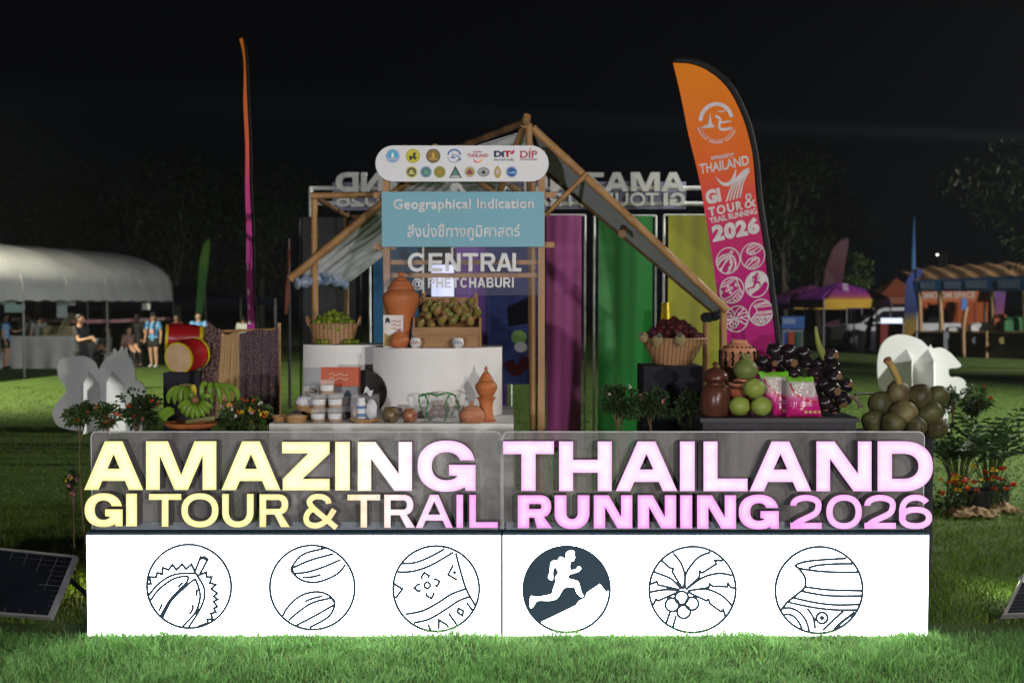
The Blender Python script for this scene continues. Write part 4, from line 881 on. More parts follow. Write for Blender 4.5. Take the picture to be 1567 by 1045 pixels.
# woven baskets
m_wick = weave('woven wicker', (.40, .22, .10), (.17, .085, .035), 16)
def basket(label, px, pyb, pyt, rt, rb, Y, z0, sy=1.0, handles=False):
    k = ML(1, Y); b = P(px, pyb, Y); t = thing('wicker_basket', label, 'basket', (b.x, Y, z0)); H = (pyb-pyt)*k
    m = MB(); m.lathe((b.x, Y, z0), [(0, .004), (rb*k, 0)] + [((rb+(rt-rb)*i/12)*k, H*i/12) for i in range(1, 13)] + [((rt-1.5)*k, H), ((rb-1)*k, .02), (0, .02)], 48, sy=sy); m.build('body', m_wick, t, True, angle=60)
    m = MB(); m.tube([(b.x+rt*k*math.cos(a), Y+rt*k*sy*math.sin(a), z0+H) for a in (2*math.pi*i/40 for i in range(41))], 1.4*k, 8); m.build('rim', m_wick, t, True)
    if handles:
        for s in (-1, 1):
            m = MB(); m.tube(cat([(b.x+s*(rt-1)*k, Y-.05, z0+H*.9), (b.x+s*(rt+2)*k, Y-.045, z0+H*1.25), (b.x+s*(rt+3)*k, Y, z0+H*1.4), (b.x+s*(rt+2)*k, Y+.045, z0+H*1.25), (b.x+s*(rt-1)*k, Y+.05, z0+H*.9)], 5), 1.5*k, 7); m.build('handle', m_wick, t, True)
    return t, k, b, H
tL, k, b, H = basket('oval wicker basket heaped with green limes on the smaller podium', 511, 524, 494, 38, 30, 8.40, ZL+.004, .62, True)
m_lime = M('lime skin', (.13, .17, .014), (.07, .105, .010), scale=14, rough=.38, bump=.25, bscale=120, objrand=.35)
mb = MB(); mb.ball((0, 0, 0), (.0285, .0285, .030), 14, wob=.05, seed=2); mb.ball((0, 0, .030), (.006, .006, .005), 6)
LIME = proto_mesh('lime', mb, m_lime, 'round green lime heaped in the wicker basket', 'lime')
n_ = 0
LIMES = []
for layer, (rx, ry, zz, cnt) in enumerate(((.165, .095, H*.84, 20), (.15, .085, H*1.08, 17), (.115, .065, H*1.30, 12), (.065, .035, H*1.5, 6), (.0, .0, H*1.62, 1))):
    for i in range(cnt):
        a = 2*math.pi*(i+.35*layer)/cnt; q = 1-.12*random.random() if cnt > 1 else 1
        LIMES.append((b.x+rx*q*math.cos(a), 8.40+ry*q*math.sin(a), tL.location.z+zz+random.uniform(-.008, .008)))
    if layer < 2:
        for i in range(cnt//2):
            a = 2*math.pi*i/(cnt//2)+.3; LIMES.append((b.x+rx*.62*math.cos(a), 8.40+ry*.55*math.sin(a), tL.location.z+zz+.02))
for l in LIMES: place(LIME, l, (random.uniform(0, 3), random.uniform(0, 3), 0), random.uniform(.9, 1.08), 'round green lime heaped in the wicker basket', 'limes in the basket')
for px, lb in ((487, 'left'), (493.5, 'left'), (499, 'left'), (528, 'right'), (534, 'right'), (540, 'right'), (546, 'right')):
    p = P(px, 520, 8.235); place(LIME, (p.x, 8.245, ZL+.024), (random.random()*3, 1, 0), .82, 'loose green lime lying at the %s front of the wicker basket' % lb, 'loose limes at the basket %s' % lb)
# crate of guavas
m_cr = M('crate wood', (.30, .165, .07), (.19, .095, .04), scale=10, rough=.6, stretch=(.25, 1, 1), bump=.3)
Yc = 7.93; k = ML(1, Yc)
ct = thing('wooden_crate', 'wooden display crate of green guavas on the large podium', 'crate', (P(685, 530, Yc).x, Yc, ZR))
xl, xr = P(632, 530, Yc).x, P(736, 530, Yc).x
def plank(x0, x1, y0, y1, z0, z1, nm='slat', rot=None):
    m = MB(); m.box(((x0+x1)/2, (y0+y1)/2, (z0+z1)/2), (x1-x0, y1-y0, z1-z0), 0, rot); return m.build(nm, m_cr, ct)
plank(xl, xr-.015, Yc, Yc+.015, ZR+.002, ZR+19*k); plank(xl-.004, xr-.013, Yc-.016, Yc-.001, ZR+19.5*k, ZR+31*k)
plank(xr-.013, xr, Yc-.02, Yc+.30, ZR+.002, ZR+46*k, 'side_panel'); plank(xl+.0, xl+.013, Yc+.016, Yc+.30, ZR+.002, ZR+46*k, 'side_panel')
for i, (z0, z1) in enumerate(((46, 56), (57, 67), (68, 77))): plank(xl+.02+i*.005, xr-.03, Yc+.30, Yc+.315, ZR+z0*k, ZR+z1*k, 'back_slat')
plank(xr-.06, xr-.035, Yc+.285, Yc+.299, ZR+.3*k, ZR+84*k, 'back_post'); plank(xl+.05, xl+.075, Yc+.285, Yc+.299, ZR+.3*k, ZR+84*k, 'back_post')
m = MB(); m.add([(xl+.014, Yc+.016, ZR+20*k), (xr-.015, Yc+.016, ZR+20*k), (xr-.015, Yc+.29, ZR+48*k), (xl+.014, Yc+.29, ZR+48*k), (xl+.014, Yc+.016, ZR+18*k), (xr-.015, Yc+.016, ZR+18*k), (xr-.015, Yc+.29, ZR+46*k), (xl+.014, Yc+.29, ZR+46*k)], [(0,1,2,3), (7,6,5,4), (0,4,5,1), (2,6,7,3), (1,5,6,2), (3,7,4,0)]); m.build('sloping_base', m_cr, ct)
m_gua = M('rose apple skin', (.12, .16, .03), (.25, .12, .05), scale=22, rough=.3, detail=2, objrand=.35)
mb = MB(); mb.lathe((0, 0, 0), [(p.x, p.y) for p in cat([(0, .0), (.012, .002), (.024, .008), (.034, .024), (.036, .040), (.030, .058), (.019, .076), (.010, .086), (0, .089)], 3)], 16)
GU = proto_mesh('green_guava', mb, m_gua, 'x', 'guava'); mb = MB(); mb.lathe((0, 0, -.0005), [(0, .003), (.006, .001), (.012, -.004), (.015, -.002), (.013, .004)], 10); mb.build('calyx', M('guava calyx', (.18, .08, .05), rough=.7), GU, True)
for i, (cx, cy) in enumerate([(315,340),(368,340),(420,335),(460,315),(518,335),(573,330),(503,306),(608,308),(548,298),(612,262),(565,255),(486,272),(435,258),(440,293),(395,292),(350,315),(338,278),(400,262),(520,270),(640,300),(590,283),(460,285),(380,275),(545,325),(300,360),(440,350),(480,345),(600,350),(355,250),(470,250),(520,235),(590,240)]):
    px, py = 560+cx/3.732, 400+cy/3.732
    t_ = max(0, min(1, (496-py)/30)); Y = Yc+.03+.21*t_
    p = P(px, py, Y)
    fr = i in (0, 1, 9)
    rot = (R(100), 0, random.uniform(-.5, .5)) if fr else (R(random.uniform(-65, -25)), R(random.uniform(-35, 35)), random.uniform(0, 6))
    c = place(GU, p + Vector((0, .02, -.02)), rot, (lambda q: (q*.88, q*.88, q*1.12))(random.uniform(.84, 1.04)), 'green guava with brown tip piled in the wooden crate', 'guavas in the crate')
# carton and small things on the podium
def carton(name, label, px0, px1, py0, pyb, Y, z0, depth, mats, tilt=0, cat_='box', group=None):
    a, b_ = P(px0, py0, Y), P(px1, py0, Y); h = ML(pyb-py0, Y); w_ = b_.x-a.x
    t = thing(name, label, cat_, ((a.x+b_.x)/2, Y, z0), group)
    m = MB(); m.box((0, depth/2, h/2), (w_, depth, h)); rt = Matrix.Rotation(tilt, 3, 'X'); m.V = [rt @ v + t.location for v in m.V]
    m.build('carton', mats[0], t)
    fmap = lambda x, y, d: t.location + rt @ Vector(((x-.5)*w_, d, y*h))
    return t, fmap
t, fmp = carton('picture_carton', 'white carton with printed face and food picture beside the big jar', 586.5, 617, 479.5, 529, 7.92, ZR, .06, [M('white carton', (.62, .58, .55), (.5, .44, .42), scale=12, rough=.5)])
m = MB(); m.prism([[(.04, .04), (.96, .04), (.96, .30), (.6, .42), (.3, .36), (.04, .46)]], fmp, -.002, 0); m.build('food_picture', M('food print', (.40, .16, .04), (.16, .22, .03), scale=45, rough=.5, detail=2), t)
m = MB(); m.prism([[(.08, .72), (.12, .90), (.22, .94), (.32, .88), (.36, .72), (.28, .78), (.16, .78)]], fmp, -.002, 0); m.build('printed_portrait', m_line, t)
for i in range(3):
    m = MB(); m.ribbon(cat2([(.42, .80-.12*i), (.55, .84-.12*i), (.7, .79-.12*i), (.88, .83-.12*i)], 4), .03, fmp, -.0022, 0); m.build('printed_script', M('red print', (.42, .14, .12)), t)
# ------------------------------------------------------------------ sweets on the white table
m_clear = glassy('clear plastic', (.75, .75, .75), .20, .08); m_cara = M('caramel custard', (.36, .20, .075), (.28, .14, .05), scale=10, rough=.5)
m_labelw = M('white label', (.66, .66, .66), (.5, .5, .52), scale=60, rough=.5)
def sweet_cup(label, px, pyb, Y, z0):
    k = ML(1, Y); b = P(px, pyb, Y); t = thing('sweet_cup', label, 'cup', (b.x, Y, z0), 'stacked cups of caramel sweet'); b = t.location
    m = MB(); m.lathe(b, [(0, 0), (10*k, 0), (12.2*k, 19*k), (11.9*k, 19*k)], 24); m.build('cup_wall', m_clear, t, True, angle=40)
    m = MB(); m.lathe(b, [(0, .001), (9.7*k, .001), (11.3*k, 13*k), (0, 13.6*k)], 24); m.build('filling', m_cara, t, True, angle=40)
    m = MB(); m.lathe(b, [(12.9*k, 18.6*k), (13*k, 20*k), (12.3*k, 21.2*k), (0, 21.6*k)], 24); m.build('lid', m_clear, t, True, angle=40)
    m = MB(); m.lathe(b, [(10.75*k, 5*k), (11.7*k, 13.5*k)], 12, a0=205, a1=335); m.build('paper_label', m_labelw, t, True)
    return 21.7*k
h = sweet_cup('caramel sweet cup at the bottom left of the stack', 487, 648, 7.50, ZT); sweet_cup('caramel sweet cup at the bottom right of the stack', 513, 648, 7.50, ZT)
sweet_cup('caramel sweet cup in the middle tier left of the stack', 488, 628, 7.52, ZT+h); sweet_cup('caramel sweet cup in the middle tier right of the stack', 513.5, 628, 7.52, ZT+h)
sweet_cup('caramel sweet cup on top of the stack', 500.5, 608, 7.52, ZT+2*h)
def tray(name, label, px, pyb, Y, z0, r, hh, mat, tilt=None, cat_='tray', group=None):
    k = ML(1, Y); b = P(px, pyb, Y); t = thing(name, label, cat_, (b.x, Y, z0), group); rt = tilt
    m = MB(); m.lathe(t.location, [(0, .001), (r*.9*k, .001), (r*k, hh*k), (r*k*.96, hh*k), (r*.87*k, .4*hh*k), (0, .35*hh*k)], 36, rot=rt); m.build('base', mat, t, True, angle=40)
    m = MB(); m.tube([t.location + (rt or Matrix.Identity(3)) @ Vector((r*k*math.cos(a), r*k*math.sin(a), hh*k)) for a in (2*math.pi*i/36 for i in range(37))], 1.1*k, 7); m.build('rim', mat, t, True)
    return t
m_rat = M('rattan', (.44, .27, .12), (.34, .19, .08), scale=30, rough=.45, bump=.2)
tray('woven_tray', 'shallow tan woven tray at the left edge of the white table', 432, 646, 7.58, ZT, 15, 7, m_rat)
t = tray('woven_tray', 'tan woven tray wrapped in shiny plastic at the table front left', 453, 648, 7.50, ZT, 17, 9, m_rat)
m = MB(); b = t.location; k = ML(1, 7.5); m.ball(b+Vector((0, 0, 8*k)), (15*k, 14*k, 4.5*k), 20, wob=.25, seed=4, ws=5); m.build('wrapped_sweet', M('wrapped sweet', (.45, .28, .14), (.6, .45, .3), scale=30, rough=.12, bump=.6), t, True)
t = tray('woven_tray', 'raised round woven tray behind the stacked sweet cups', 478, 634, 7.72, ZT+.065, 26, 8, m_rat)
m = MB(); m.lathe(t.location+Vector((0, 0, -.065)), [(.05, 0), (.04, .03), (.06, .066)], 20); m.build('tray_foot', m_rat, t, True)
def sack(name, label, px, pyb, Y, z0, rx, ry, rz, mat, rot, cat_='packet', seed=1):
    k = ML(1, Y); b = P(px, pyb, Y); m = MB(); c = Vector((b.x, Y, z0+rz*k*.92))
    m.ball(c, (rx*k, ry*k, rz*k), 22, rot=Matrix.Rotation(rot, 3, 'Y'), wob=.22, seed=seed, ws=3)
    o = m.build(name, mat, None, True); return tag(o, label, cat_)
m_pap = M('white paper wrap', (.58, .58, .60), (.40, .40, .44), scale=20, rough=.4, bump=.5)
sack('paper_packet', 'crumpled white packet lying on the raised woven tray', 468, 628, 7.64, ZT+.085, 15, 8, 10, m_pap, .2)
t = thing('snack_jar', 'clear plastic jar of brown snacks behind the white packet', 'jar', (P(474, 606, 7.84).x, 7.84, ZT+.10)); k = ML(1, 7.84)
m = MB(); m.lathe(t.location, [(0, 0), (11*k, 0), (12*k, 4*k), (12*k, 24*k), (10*k, 28*k), (0, 28.5*k)], 24); m.build('jar_wall', m_clear, t, True, angle=40)
m = MB()
for i in range(26): m.ball(t.location+Vector((random.uniform(-8, 8)*k, random.uniform(-7, 7)*k, (2+i*.8)*k)), random.uniform(2.5, 3.6)*k, 7)
m.build('snacks', M('brown snack', (.22, .11, .04), (.32, .19, .08), scale=20), t, True)
m = MB(); m.lathe(t.location+Vector((0, 0, -.10)), [(0, 0), (.06, 0), (.06, .098), (0, .098)], 20); m.build('stand', m_blackb, t, True, angle=40)
m = MB(); m.lathe(Vector((P(556, 646, 7.9).x, 7.9, ZT+.165)), [(0, 0), (34*ML(1, 7.9), .004), (37*ML(1, 7.9), .03), (34*ML(1, 7.9), .028), (0, .012)], 40, rot=Matrix.Rotation(R(72), 3, 'X'))
tag(m.build('lacquer_tray', M('black lacquer', (.016, .013, .012), rough=.3), None, True, angle=40), 'round black tray leaning upright behind the orange box', 'tray')
t, fmp = carton('orange_box', 'orange red gift box standing on top of the grey box', 490.5, 548.5, 561.5, 591, 7.72, P(520, 591, 7.72).z, .10, [M('orange red card', (.42, .07, .02), (.36, .055, .016), scale=4, rough=.45)], -.12)
m = MB()
for i in range(2): m.ribbon(cat2([(.22, .60-.22*i), (.3, .68-.22*i), (.38, .55-.22*i), (.5, .66-.22*i), (.62, .56-.22*i), (.72, .64-.22*i)], 5), .05, fmp, -.002, 0)
m.build('printed_script', M('cream print', (.55, .32, .22)), t)
zo = P(520, 591, 7.72).z
t, fmp = carton('grey_box', 'grey printed box under the orange gift box', 492, 548, 591.4, 650, 7.725, ZT, .11, [M('grey card', (.20, .19, .20), (.13, .125, .14), scale=14, rough=.45)])
bpy.data.objects['grey_box'].scale = (1, 1, (zo-ZT-.002)/ML(650-591.4, 7.725))
m = MB(); m.prism([[(.60, .68), (.66, .86), (.72, .9), (.78, .84), (.82, .68)]], fmp, -.002, 0); m.build('printed_portrait', m_line, t)
# clear box with bottle and pouch on a wooden plate
m = MB(); k = ML(1, 7.5); b = Vector((P(559, 648, 7.52).x, 7.52, ZT)); m.lathe(b, [(0, 0), (20*k, 0), (24*k, 3*k), (24.5*k, 5.5*k), (22*k, 4.6*k), (0, 3.4*k)], 40, sy=.85); tag(m.build('wooden_plate', m_rat, None, True, angle=40), 'round wooden plate under the clear gift box', 'plate')
t = thing('gift_box', 'clear plastic box holding a white and blue bottle and pouch', 'box', b+Vector((0, 0, 4.8*k)))
m = MB(); m.box(b+Vector((0, 0, 23.5*k)), (40*k, 26*k, 37*k)); m.build('box_wall', glassy('clear box', (.7, .7, .7), .10, .1), t)
z0 = b.z+5.2*k
m = MB(); m.lathe((b.x-6*k, 7.51, z0), [(0, 0), (6.6*k, 0), (7*k, 1*k), (7*k, 24*k), (5*k, 27*k), (5.6*k, 27.2*k), (5.6*k, 32*k), (0, 32.2*k)], 22); bt = m.build('bottle', M('white plastic', (.66, .66, .68), rough=.3), t, True, angle=40)
m = MB(); m.lathe((b.x-6*k, 7.51, z0), [(7.15*k, 3*k), (7.15*k, 20*k)], 22); m.build('bottle_label', rampmat('bottle label', 'Generated', 'Z', [(0, (.05, .14, .32)), (.28, (.05, .14, .32)), (.3, (.6, .62, .66)), (.7, (.6, .62, .66)), (.72, (.05, .14, .32)), (1, (.05, .14, .32))], .4, interp='CONSTANT'), bt, True)
m = MB(); m.ball((b.x+10*k, 7.51, z0+14*k), (8.5*k, 4*k, 15*k), 18, wob=.2, seed=6); m.build('pouch', m_pap, t, True)
m = MB(); m.box((b.x+3*k, 7.525, z0+8*k), (7*k, 3*k, 16*k)); m.build('blue_sachet', M('navy card', (.02, .03, .09), rough=.4), t)
m = MB(); m.ball((b.x-16*k, 7.53, z0+9*k), (4*k, 4*k, 9*k), 12); m.build('pink_soap', M('pale pink', (.42, .30, .26), rough=.5), t, True)
m = MB(); m.grid(lambda u, v: Vector((b.x+(-2+12*u+3*v)*k, 7.50+.01*math.sin(u*7), z0+(37+9*v+3*math.sin(u*5+v))*k)), 8, 6, th=(0, .004, 0)); m.build('paper_wrap', m_pap, t, True)
# clear bag with green rim
t = thing('clear_bag', 'shiny clear bag with green ruffled edge holding dark pieces', 'bag', Vector((P(670, 650, 7.55).x, 7.55, ZT))); k = ML(1, 7.55); b = t.location
m = MB(); m.lathe(b, [(0, .001), (12*k, .001), (20*k, 5*k), (25*k, 16*k), (25*k, 26*k), (21*k, 36*k), (15*k, 41*k)], 36, sy=.7, wob=lambda a, z: .03*math.sin(a*7+z*40)); m.build('bag_wall', glassy('crinkled clear film', (.55, .55, .55), .20, .05), t, True)
m = MB()
for s in (-1, 1):
    pts = cat([(b.x+s*11*k, 7.5, b.z+2*k), (b.x+s*16*k, 7.47, b.z+16*k), (b.x+s*14*k, 7.48, b.z+30*k), (b.x+s*20*k, 7.5, b.z+42*k), (b.x+s*28*k, 7.52, b.z+38*k), (b.x+s*27*k, 7.54, b.z+24*k), (b.x+s*20*k, 7.53, b.z+8*k)], 6)
    m.tube(pts, [(.9+.5*math.sin(i*1.7))*k*1.3 for i in range(len(pts))], 7)
m.tube(cat([(b.x-24*k, 7.5, b.z+40*k), (b.x-12*k, 7.48, b.z+44*k), (b.x, 7.47, b.z+41*k), (b.x+14*k, 7.48, b.z+45*k), (b.x+26*k, 7.5, b.z+41*k)], 5), 1.5*k, 7)
m.build('green_ruffle', M('green film', (.015, .15, .035), (.10, .22, .08), scale=30, rough=.15), t, True)
m = MB()
for x, z, rx in ((-5, 13, 9), (7, 12, 9), (0, 20, 10), (-12, 9, 6), (13, 20, 6)): m.ball((b.x+x*k, 7.57, b.z+z*k), (rx*k, 6*k, 8*k), 12, wob=.2, seed=x)
m.build('dark_pieces', M('dark sweet', (.07, .035, .03), (.14, .08, .07), scale=18, rough=.25), t, True)
m = MB(); p = b; m.box((p.x+1*k, 7.445, p.z+31*k), (18*k, .004, 7*k)); m.build('paper_tag', M('brown paper tag', (.16, .13, .11), (.3, .28, .26), scale=40), t)
# ------------------------------------------------------------------ left group: drums, textiles, bananas
Yd = 8.5; k = ML(1, Yd)
zdb = P(276, 569, Yd).z
m = MB(); a, c = P(257, 569, Yd), P(297, 569, Yd); m.bx(a.x, c.x, Yd-.12, Yd+.2, 0, zdb); tag(m.build('black_plinth', m_blackb), 'black plinth under the red drums', 'plinth')
m_skin = M('drum skin', (.52, .36, .21), (.44, .29, .16), scale=9, rough=.6); m_red = M('red lacquer', (.30, .008, .012), (.24, .006, .01), scale=5, rough=.3)
m_ylw = M('yellow paint', (.55, .42, .01), rough=.4); m_grn = M('green lacquer', (.035, .13, .02), rough=.35)
def drum(label, c, ax, r, L, shell, skin=m_skin):
    ax = Vector(ax).normalized(); rt = ax.to_track_quat('Z', 'Y').to_matrix(); c = Vector(c)
    t = thing('hand_drum', label, 'drum', c)
    m = MB(); m.lathe(c, [(r*.93, -L/2), (r*1.02, -L*.3), (r*1.06, 0), (r*1.02, L*.3), (r*.93, L/2)], 36, rot=rt); m.build('shell', shell, t, True)
    for s in (1, -1):
        m = MB(); m.lathe(c, [(r*.90, s*L*.5), (r*1.0, s*L*.5), (r*1.0, s*L*.44), (r*.97, s*L*.42)], 36, rot=rt); m.build('rim', m_ylw, t, True, angle=40)
        m = MB(); m.lathe(c, [(0, s*(L*.5+.004)), (r*.90, s*(L*.5+.001))], 36, rot=rt); m.build('drum_head', skin, t, True)
    return t
drum('red drum with tan head facing the viewer on the black plinth', P(287, 544, Yd+.12), (-.30, -1, -.12), 24.5*k, .26, m_red)
drum('red drum turned sideways behind the front one with a pale head', P(281, 518, Yd+.42), (-1, -.34, .06), 22.5*k, .30, m_red, M('pale drum skin', (.55, .50, .43), rough=.5))
drum('dark green drum behind the two red drums', P(303, 516, Yd+.75), (-1, -.4, 0), 17*k, .25, m_grn)
bpy.data.objects['hand_drum'].location = bpy.data.objects['hand_drum'].location
rk = thing('textile_rack', 'bamboo rack holding the hanging textiles', 'rack', G(380, 8.95))
bamboo('rack_post', G(424, 8.95), P(427, 494, 8.95), .018, rk); bamboo('rack_post', G(312, 8.95), P(312, 500, 8.95), .018, rk); bamboo('rack_bar', P(306, 508, 8.97), P(429, 504, 8.97), .014, rk)
def hanging(name, label, tl, tr, br, bl, Y, mat, folds, amp=.022):
    a, b_, c, d = P(*tl, Y), P(*tr, Y), P(*br, Y-.04), P(*bl, Y-.04)
    m = MB(); ph = random.random()*6
    def fn(u, v):
        q = a.lerp(b_, u).lerp(d.lerp(c, u), v)
        q.y += amp*(.35+.65*v)*math.sin(u*folds*6.28+ph+v*1.5)+.008*math.sin(u*folds*17+v*4+ph); q.z += .008*math.sin(u*9+ph)*(1-v); return q
    m.grid(fn, 60, 24, th=(0, .004, 0)); o = m.build(name, mat, None, True); return tag(o, label, 'textile', 'hanging textiles on the rack')
hanging('hanging_textile', 'brown geometric patterned textile slanting at the left of the rack', (318, 492), (339, 506), (326, 640), (294, 640), 8.88, textile('brown batik', (.055, .032, .036), (.26, .16, .14), 30), 3)
hanging('hanging_textile', 'plain tan textile hanging in the middle of the rack', (335, 510), (369, 510), (368, 640), (329, 640), 8.92, M('tan cotton', (.40, .265, .13), (.31, .20, .10), scale=4, rough=.85), 4, .018)
hanging('hanging_textile', 'dark purple brown floral textile at the right of the rack', (368, 508), (426, 503), (427, 640), (368, 640), 8.90, textile('dark batik', (.050, .036, .050), (.16, .10, .10), 45), 5)
m = MB(); m.grid(lambda u, v: P(296+128*u, 590+60*v, 9.15)+Vector((0, .03*math.sin(u*30), 0)), 40, 6, th=(0, .004, 0)); tag(m.build('black_backcloth', M('black cloth', (.012, .012, .016), (.02, .02, .026), scale=6, rough=.85), None, True), 'black cloth hanging behind the lower ends of the textiles', 'cloth')
# banana tray
Yb = 7.45; k = ML(1, Yb); zt_ = P(290, 655, Yb).z
m = MB(); c = P(290, 655, Yb); m.lathe((c.x, Yb+.05, 0), [(0, 0), (.13, 0), (.13, zt_-.001), (0, zt_-.001)], 28); tag(m.build('black_plinth', m_blackb, None, True, angle=40), 'round black plinth under the banana tray', 'plinth')
m = MB(); m.lathe((c.x, Yb+.05, zt_), [(0, 0), (34*k, 0), (41*k, 5*k), (42*k, 8*k), (40*k, 8*k), (33*k, 3*k), (0, 2.5*k)], 44, sy=.8); tag(m.build('terracotta_tray', m_terra, None, True, angle=40), 'wide terracotta tray carrying green bananas', 'tray')
m_ban = M('green banana skin', (.15, .24, .025), (.09, .165, .014), scale=5, rough=.42, detail=2); m_bany = M('yellow banana skin', (.46, .33, .03), (.3, .27, .03), scale=8, rough=.45)
m_stk = M('banana stalk', (.13, .15, .05), (.16, .09, .04), scale=12, rough=.7)
def banana(parent, base, tip, bulge, r, mat=None):
    base, tip, bulge = Vector(base), Vector(tip), Vector(bulge); pts = []; rs = []
    for i in range(13):
        t = i/12; q = base*(1-t)**2 + bulge*2*t*(1-t) + tip*t*t; pts.append(q)
        rs.append(r*(.35 if i == 0 else .5 if i == 1 else (1-.02) if 3 <= i <= 9 else .85 if i in (2, 10) else .55 if i == 11 else .25))
    m = MB(); m.tube(pts, rs, 7); m.build('banana', mat or m_ban, parent, True, angle=35)
def bunch(label, c, spec, r=.021):
    t = thing('banana_bunch', label, 'bananas', c); c = Vector(c)
    for (ba, tip, bu, mt) in spec: banana(t, c+Vector(ba)*k, c+Vector(tip)*k, c+Vector(bu)*k, r, mt)
    return t
c1 = P(283, 596, Yb+.05)
t = bunch('hand of green bananas standing upright at the left of the tray', c1, [((-8+4*i, 3, 4), (-24+9.5*i, -4, -24+1.5*abs(i-2)), (-25+9*i, -9, 2), None) for i in range(5)])
m = MB(); m.tube([c1+Vector((-10*k, 3*k, 4*k)), c1+Vector((0, 5*k, 6*k)), c1+Vector((12*k, 3*k, 4*k))], 4*k, 8); m.build('stalk', m_stk, t, True)
c1 = P(301, 611, Yb-.08)
t = bunch('hand of green bananas with cut stalk at the front of the tray', c1, [((7*math.cos(a), -2, 7*math.sin(a)), (26*math.cos(a), -6, 24*math.sin(a)-6), (22*math.cos(a), -16, 21*math.sin(a)+4), m_bany if i == 8 else None) for i, a in enumerate([R(200+i*20) for i in range(8)]+[R(95), R(20)])], .019)
m = MB(); m.ball(c1+Vector((0, -7*k, 0)), (6*k, 7*k, 6*k), 12); m.build('stalk', M('cut stalk', (.22, .11, .05), rough=.7), t, True)
c1 = P(328, 596, Yb+.0)
t = bunch('hand of green bananas arching to the right of the tray', c1, [((-8+3*i, 2, 6), (-10+13*i-4, -8, -20+2.0*i*(i-3)*.4), (-22+16*i, -12, 18-2*i), None) for i in range(5)], .021)
m = MB(); m.tube([c1+Vector((-12*k, 3*k, 4*k)), c1+Vector((0, 5*k, 8*k)), c1+Vector((12*k, 3*k, 6*k))], 4*k, 8); m.build('stalk', m_stk, t, True)
c1 = P(262, 632, Yb-.02)
bunch('dark green bananas lying low at the left tray edge', c1, [((4, 2, 6-3*i), (-14+4*i, -6, -6-3*i), (-12, -9, 8-5*i), None) for i in range(3)], .022)
m = MB(); m.tube(cat([P(286, 645, Yb-.14), P(300, 643, Yb-.15), P(320, 641, Yb-.12), P(327, 640, Yb-.1)], 4), [.016]*7+[.019]*6, 10); tag(m.build('banana_offcut', M('banana stem', (.13, .17, .06), (.20, .10, .05), scale=7, rough=.6), None, True, angle=40), 'short cut green banana stem lying across the tray front', 'stem')
# ------------------------------------------------------------------ right group
Yr = 8.35; zc = P(1030, 560, Yr).z; a, c = P(985, 560, Yr), P(1075, 560, Yr)
m = MB(); m.bx(a.x, c.x, Yr-.0, Yr+.44, 0, zc); tag(m.build('black_plinth', m_blackb), 'square black plinth under the wide basket of rambutans', 'plinth')
tR, k, b, H = basket('wide flared wicker basket of rambutans and pineapples', 1030, 558, 518, 51, 27, Yr+.2, zc+.001, .8)
Yq = Yr+.2
m_ram = M('rambutan skin', (.075, .009, .009), (.035, .005, .006), scale=18, rough=.6, objrand=.4)
mb = MB(); mb.ball((0, 0, 0), (.030, .030, .034), 12)
for i in range(110):
    z = 1-2*(i+.5)/110; a = i*2.39996; r = math.sqrt(1-z*z); u = Vector((r*math.cos(a), r*math.sin(a), z)); t1 = u.orthogonal().normalized()*.0028; t2 = u.cross(t1)
    base = Vector((u.x*.030, u.y*.030, u.z*.034)); tip = base+u*.013+Vector((random.uniform(-1, 1), random.uniform(-1, 1), random.uniform(-1, 1)))*.005
    mb.add([base+t1, base-t1*.5+t2*.87, base-t1*.5-t2*.87, tip], [(0, 1, 3), (1, 2, 3), (2, 0, 3)])
RAM = proto_mesh('rambutan', mb, m_ram, 'x', 'rambutan', smooth=False)
for (rx, zz, cnt) in ((.215, .155, 18), (.165, .195, 14), (.12, .235, 10), (.07, .27, 6), (.0, .29, 1), (.11, .19, 7)):
    for i in range(cnt):
        a = 2*math.pi*(i+.3)/cnt+rx*9
        if rx > .2 and -2.35 < (a % 6.283)-6.283 < -.75 and (i % 2): continue
        place(RAM, (b.x+rx*math.cos(a)+random.uniform(-.01, .01), Yq+rx*.72*math.sin(a), zc+H*.75+zz-.09+random.uniform(-.008, .008)), (random.random()*3, random.random()*3, 0), random.uniform(.9, 1.1), 'dark red hairy rambutan heaped in the wide basket', 'rambutans in the basket')
m_pin = M('pineapple skin', (.10, .075, .035), (.26, .20, .10), scale=5, rough=.6)
def pineapple(label, px, py, Y, rot, s=1.0):
    c = P(px, py, Y); t = thing('pineapple', label, 'pineapple', c); rt = Matrix.Rotation(rot, 3, 'Y') @ Matrix.Rotation(.9, 3, 'X'); kk = s*ML(1, Y)
    m = MB(); m.ball(c, (9*kk, 9*kk, 11*kk), 14, rot=rt); o = m.build('body', m_pin, t, True)
    m = MB()
    for i in range(9):
        for j in range(14):
            th = math.pi*(i+1)/10; a = 2*math.pi*(j+.5*(i % 2))/14; u = Vector((math.sin(th)*math.cos(a)*9.1, math.sin(th)*math.sin(a)*9.1, math.cos(th)*11.1))
            m.ball(c+rt @ (u*kk), (1.5*kk, 1.5*kk, 1.5*kk), 6)
    m.build('eyes', M('pineapple eye', (.34, .27, .14), (.2, .15, .07), scale=30, rough=.6), t, True)
    m = MB()
    for j in range(16):
        a = j*2.4; q = .35+.65*(j/16); d = Vector((math.cos(a)*4*q, math.sin(a)*4*q, 11+9*(1-q*.4)))
        m.tube([c+rt @ (Vector((0, 0, 9))*kk), c+rt @ (d*kk*.85), c+rt @ (Vector((d.x*1.6, d.y*1.6, d.z*1.12))*kk)], [1.5*kk, 1.2*kk, .15*kk], 4)
    m.build('crown_leaves', M('pineapple leaf', (.10, .13, .09), (.18, .20, .15), scale=12, rough=.5), t)
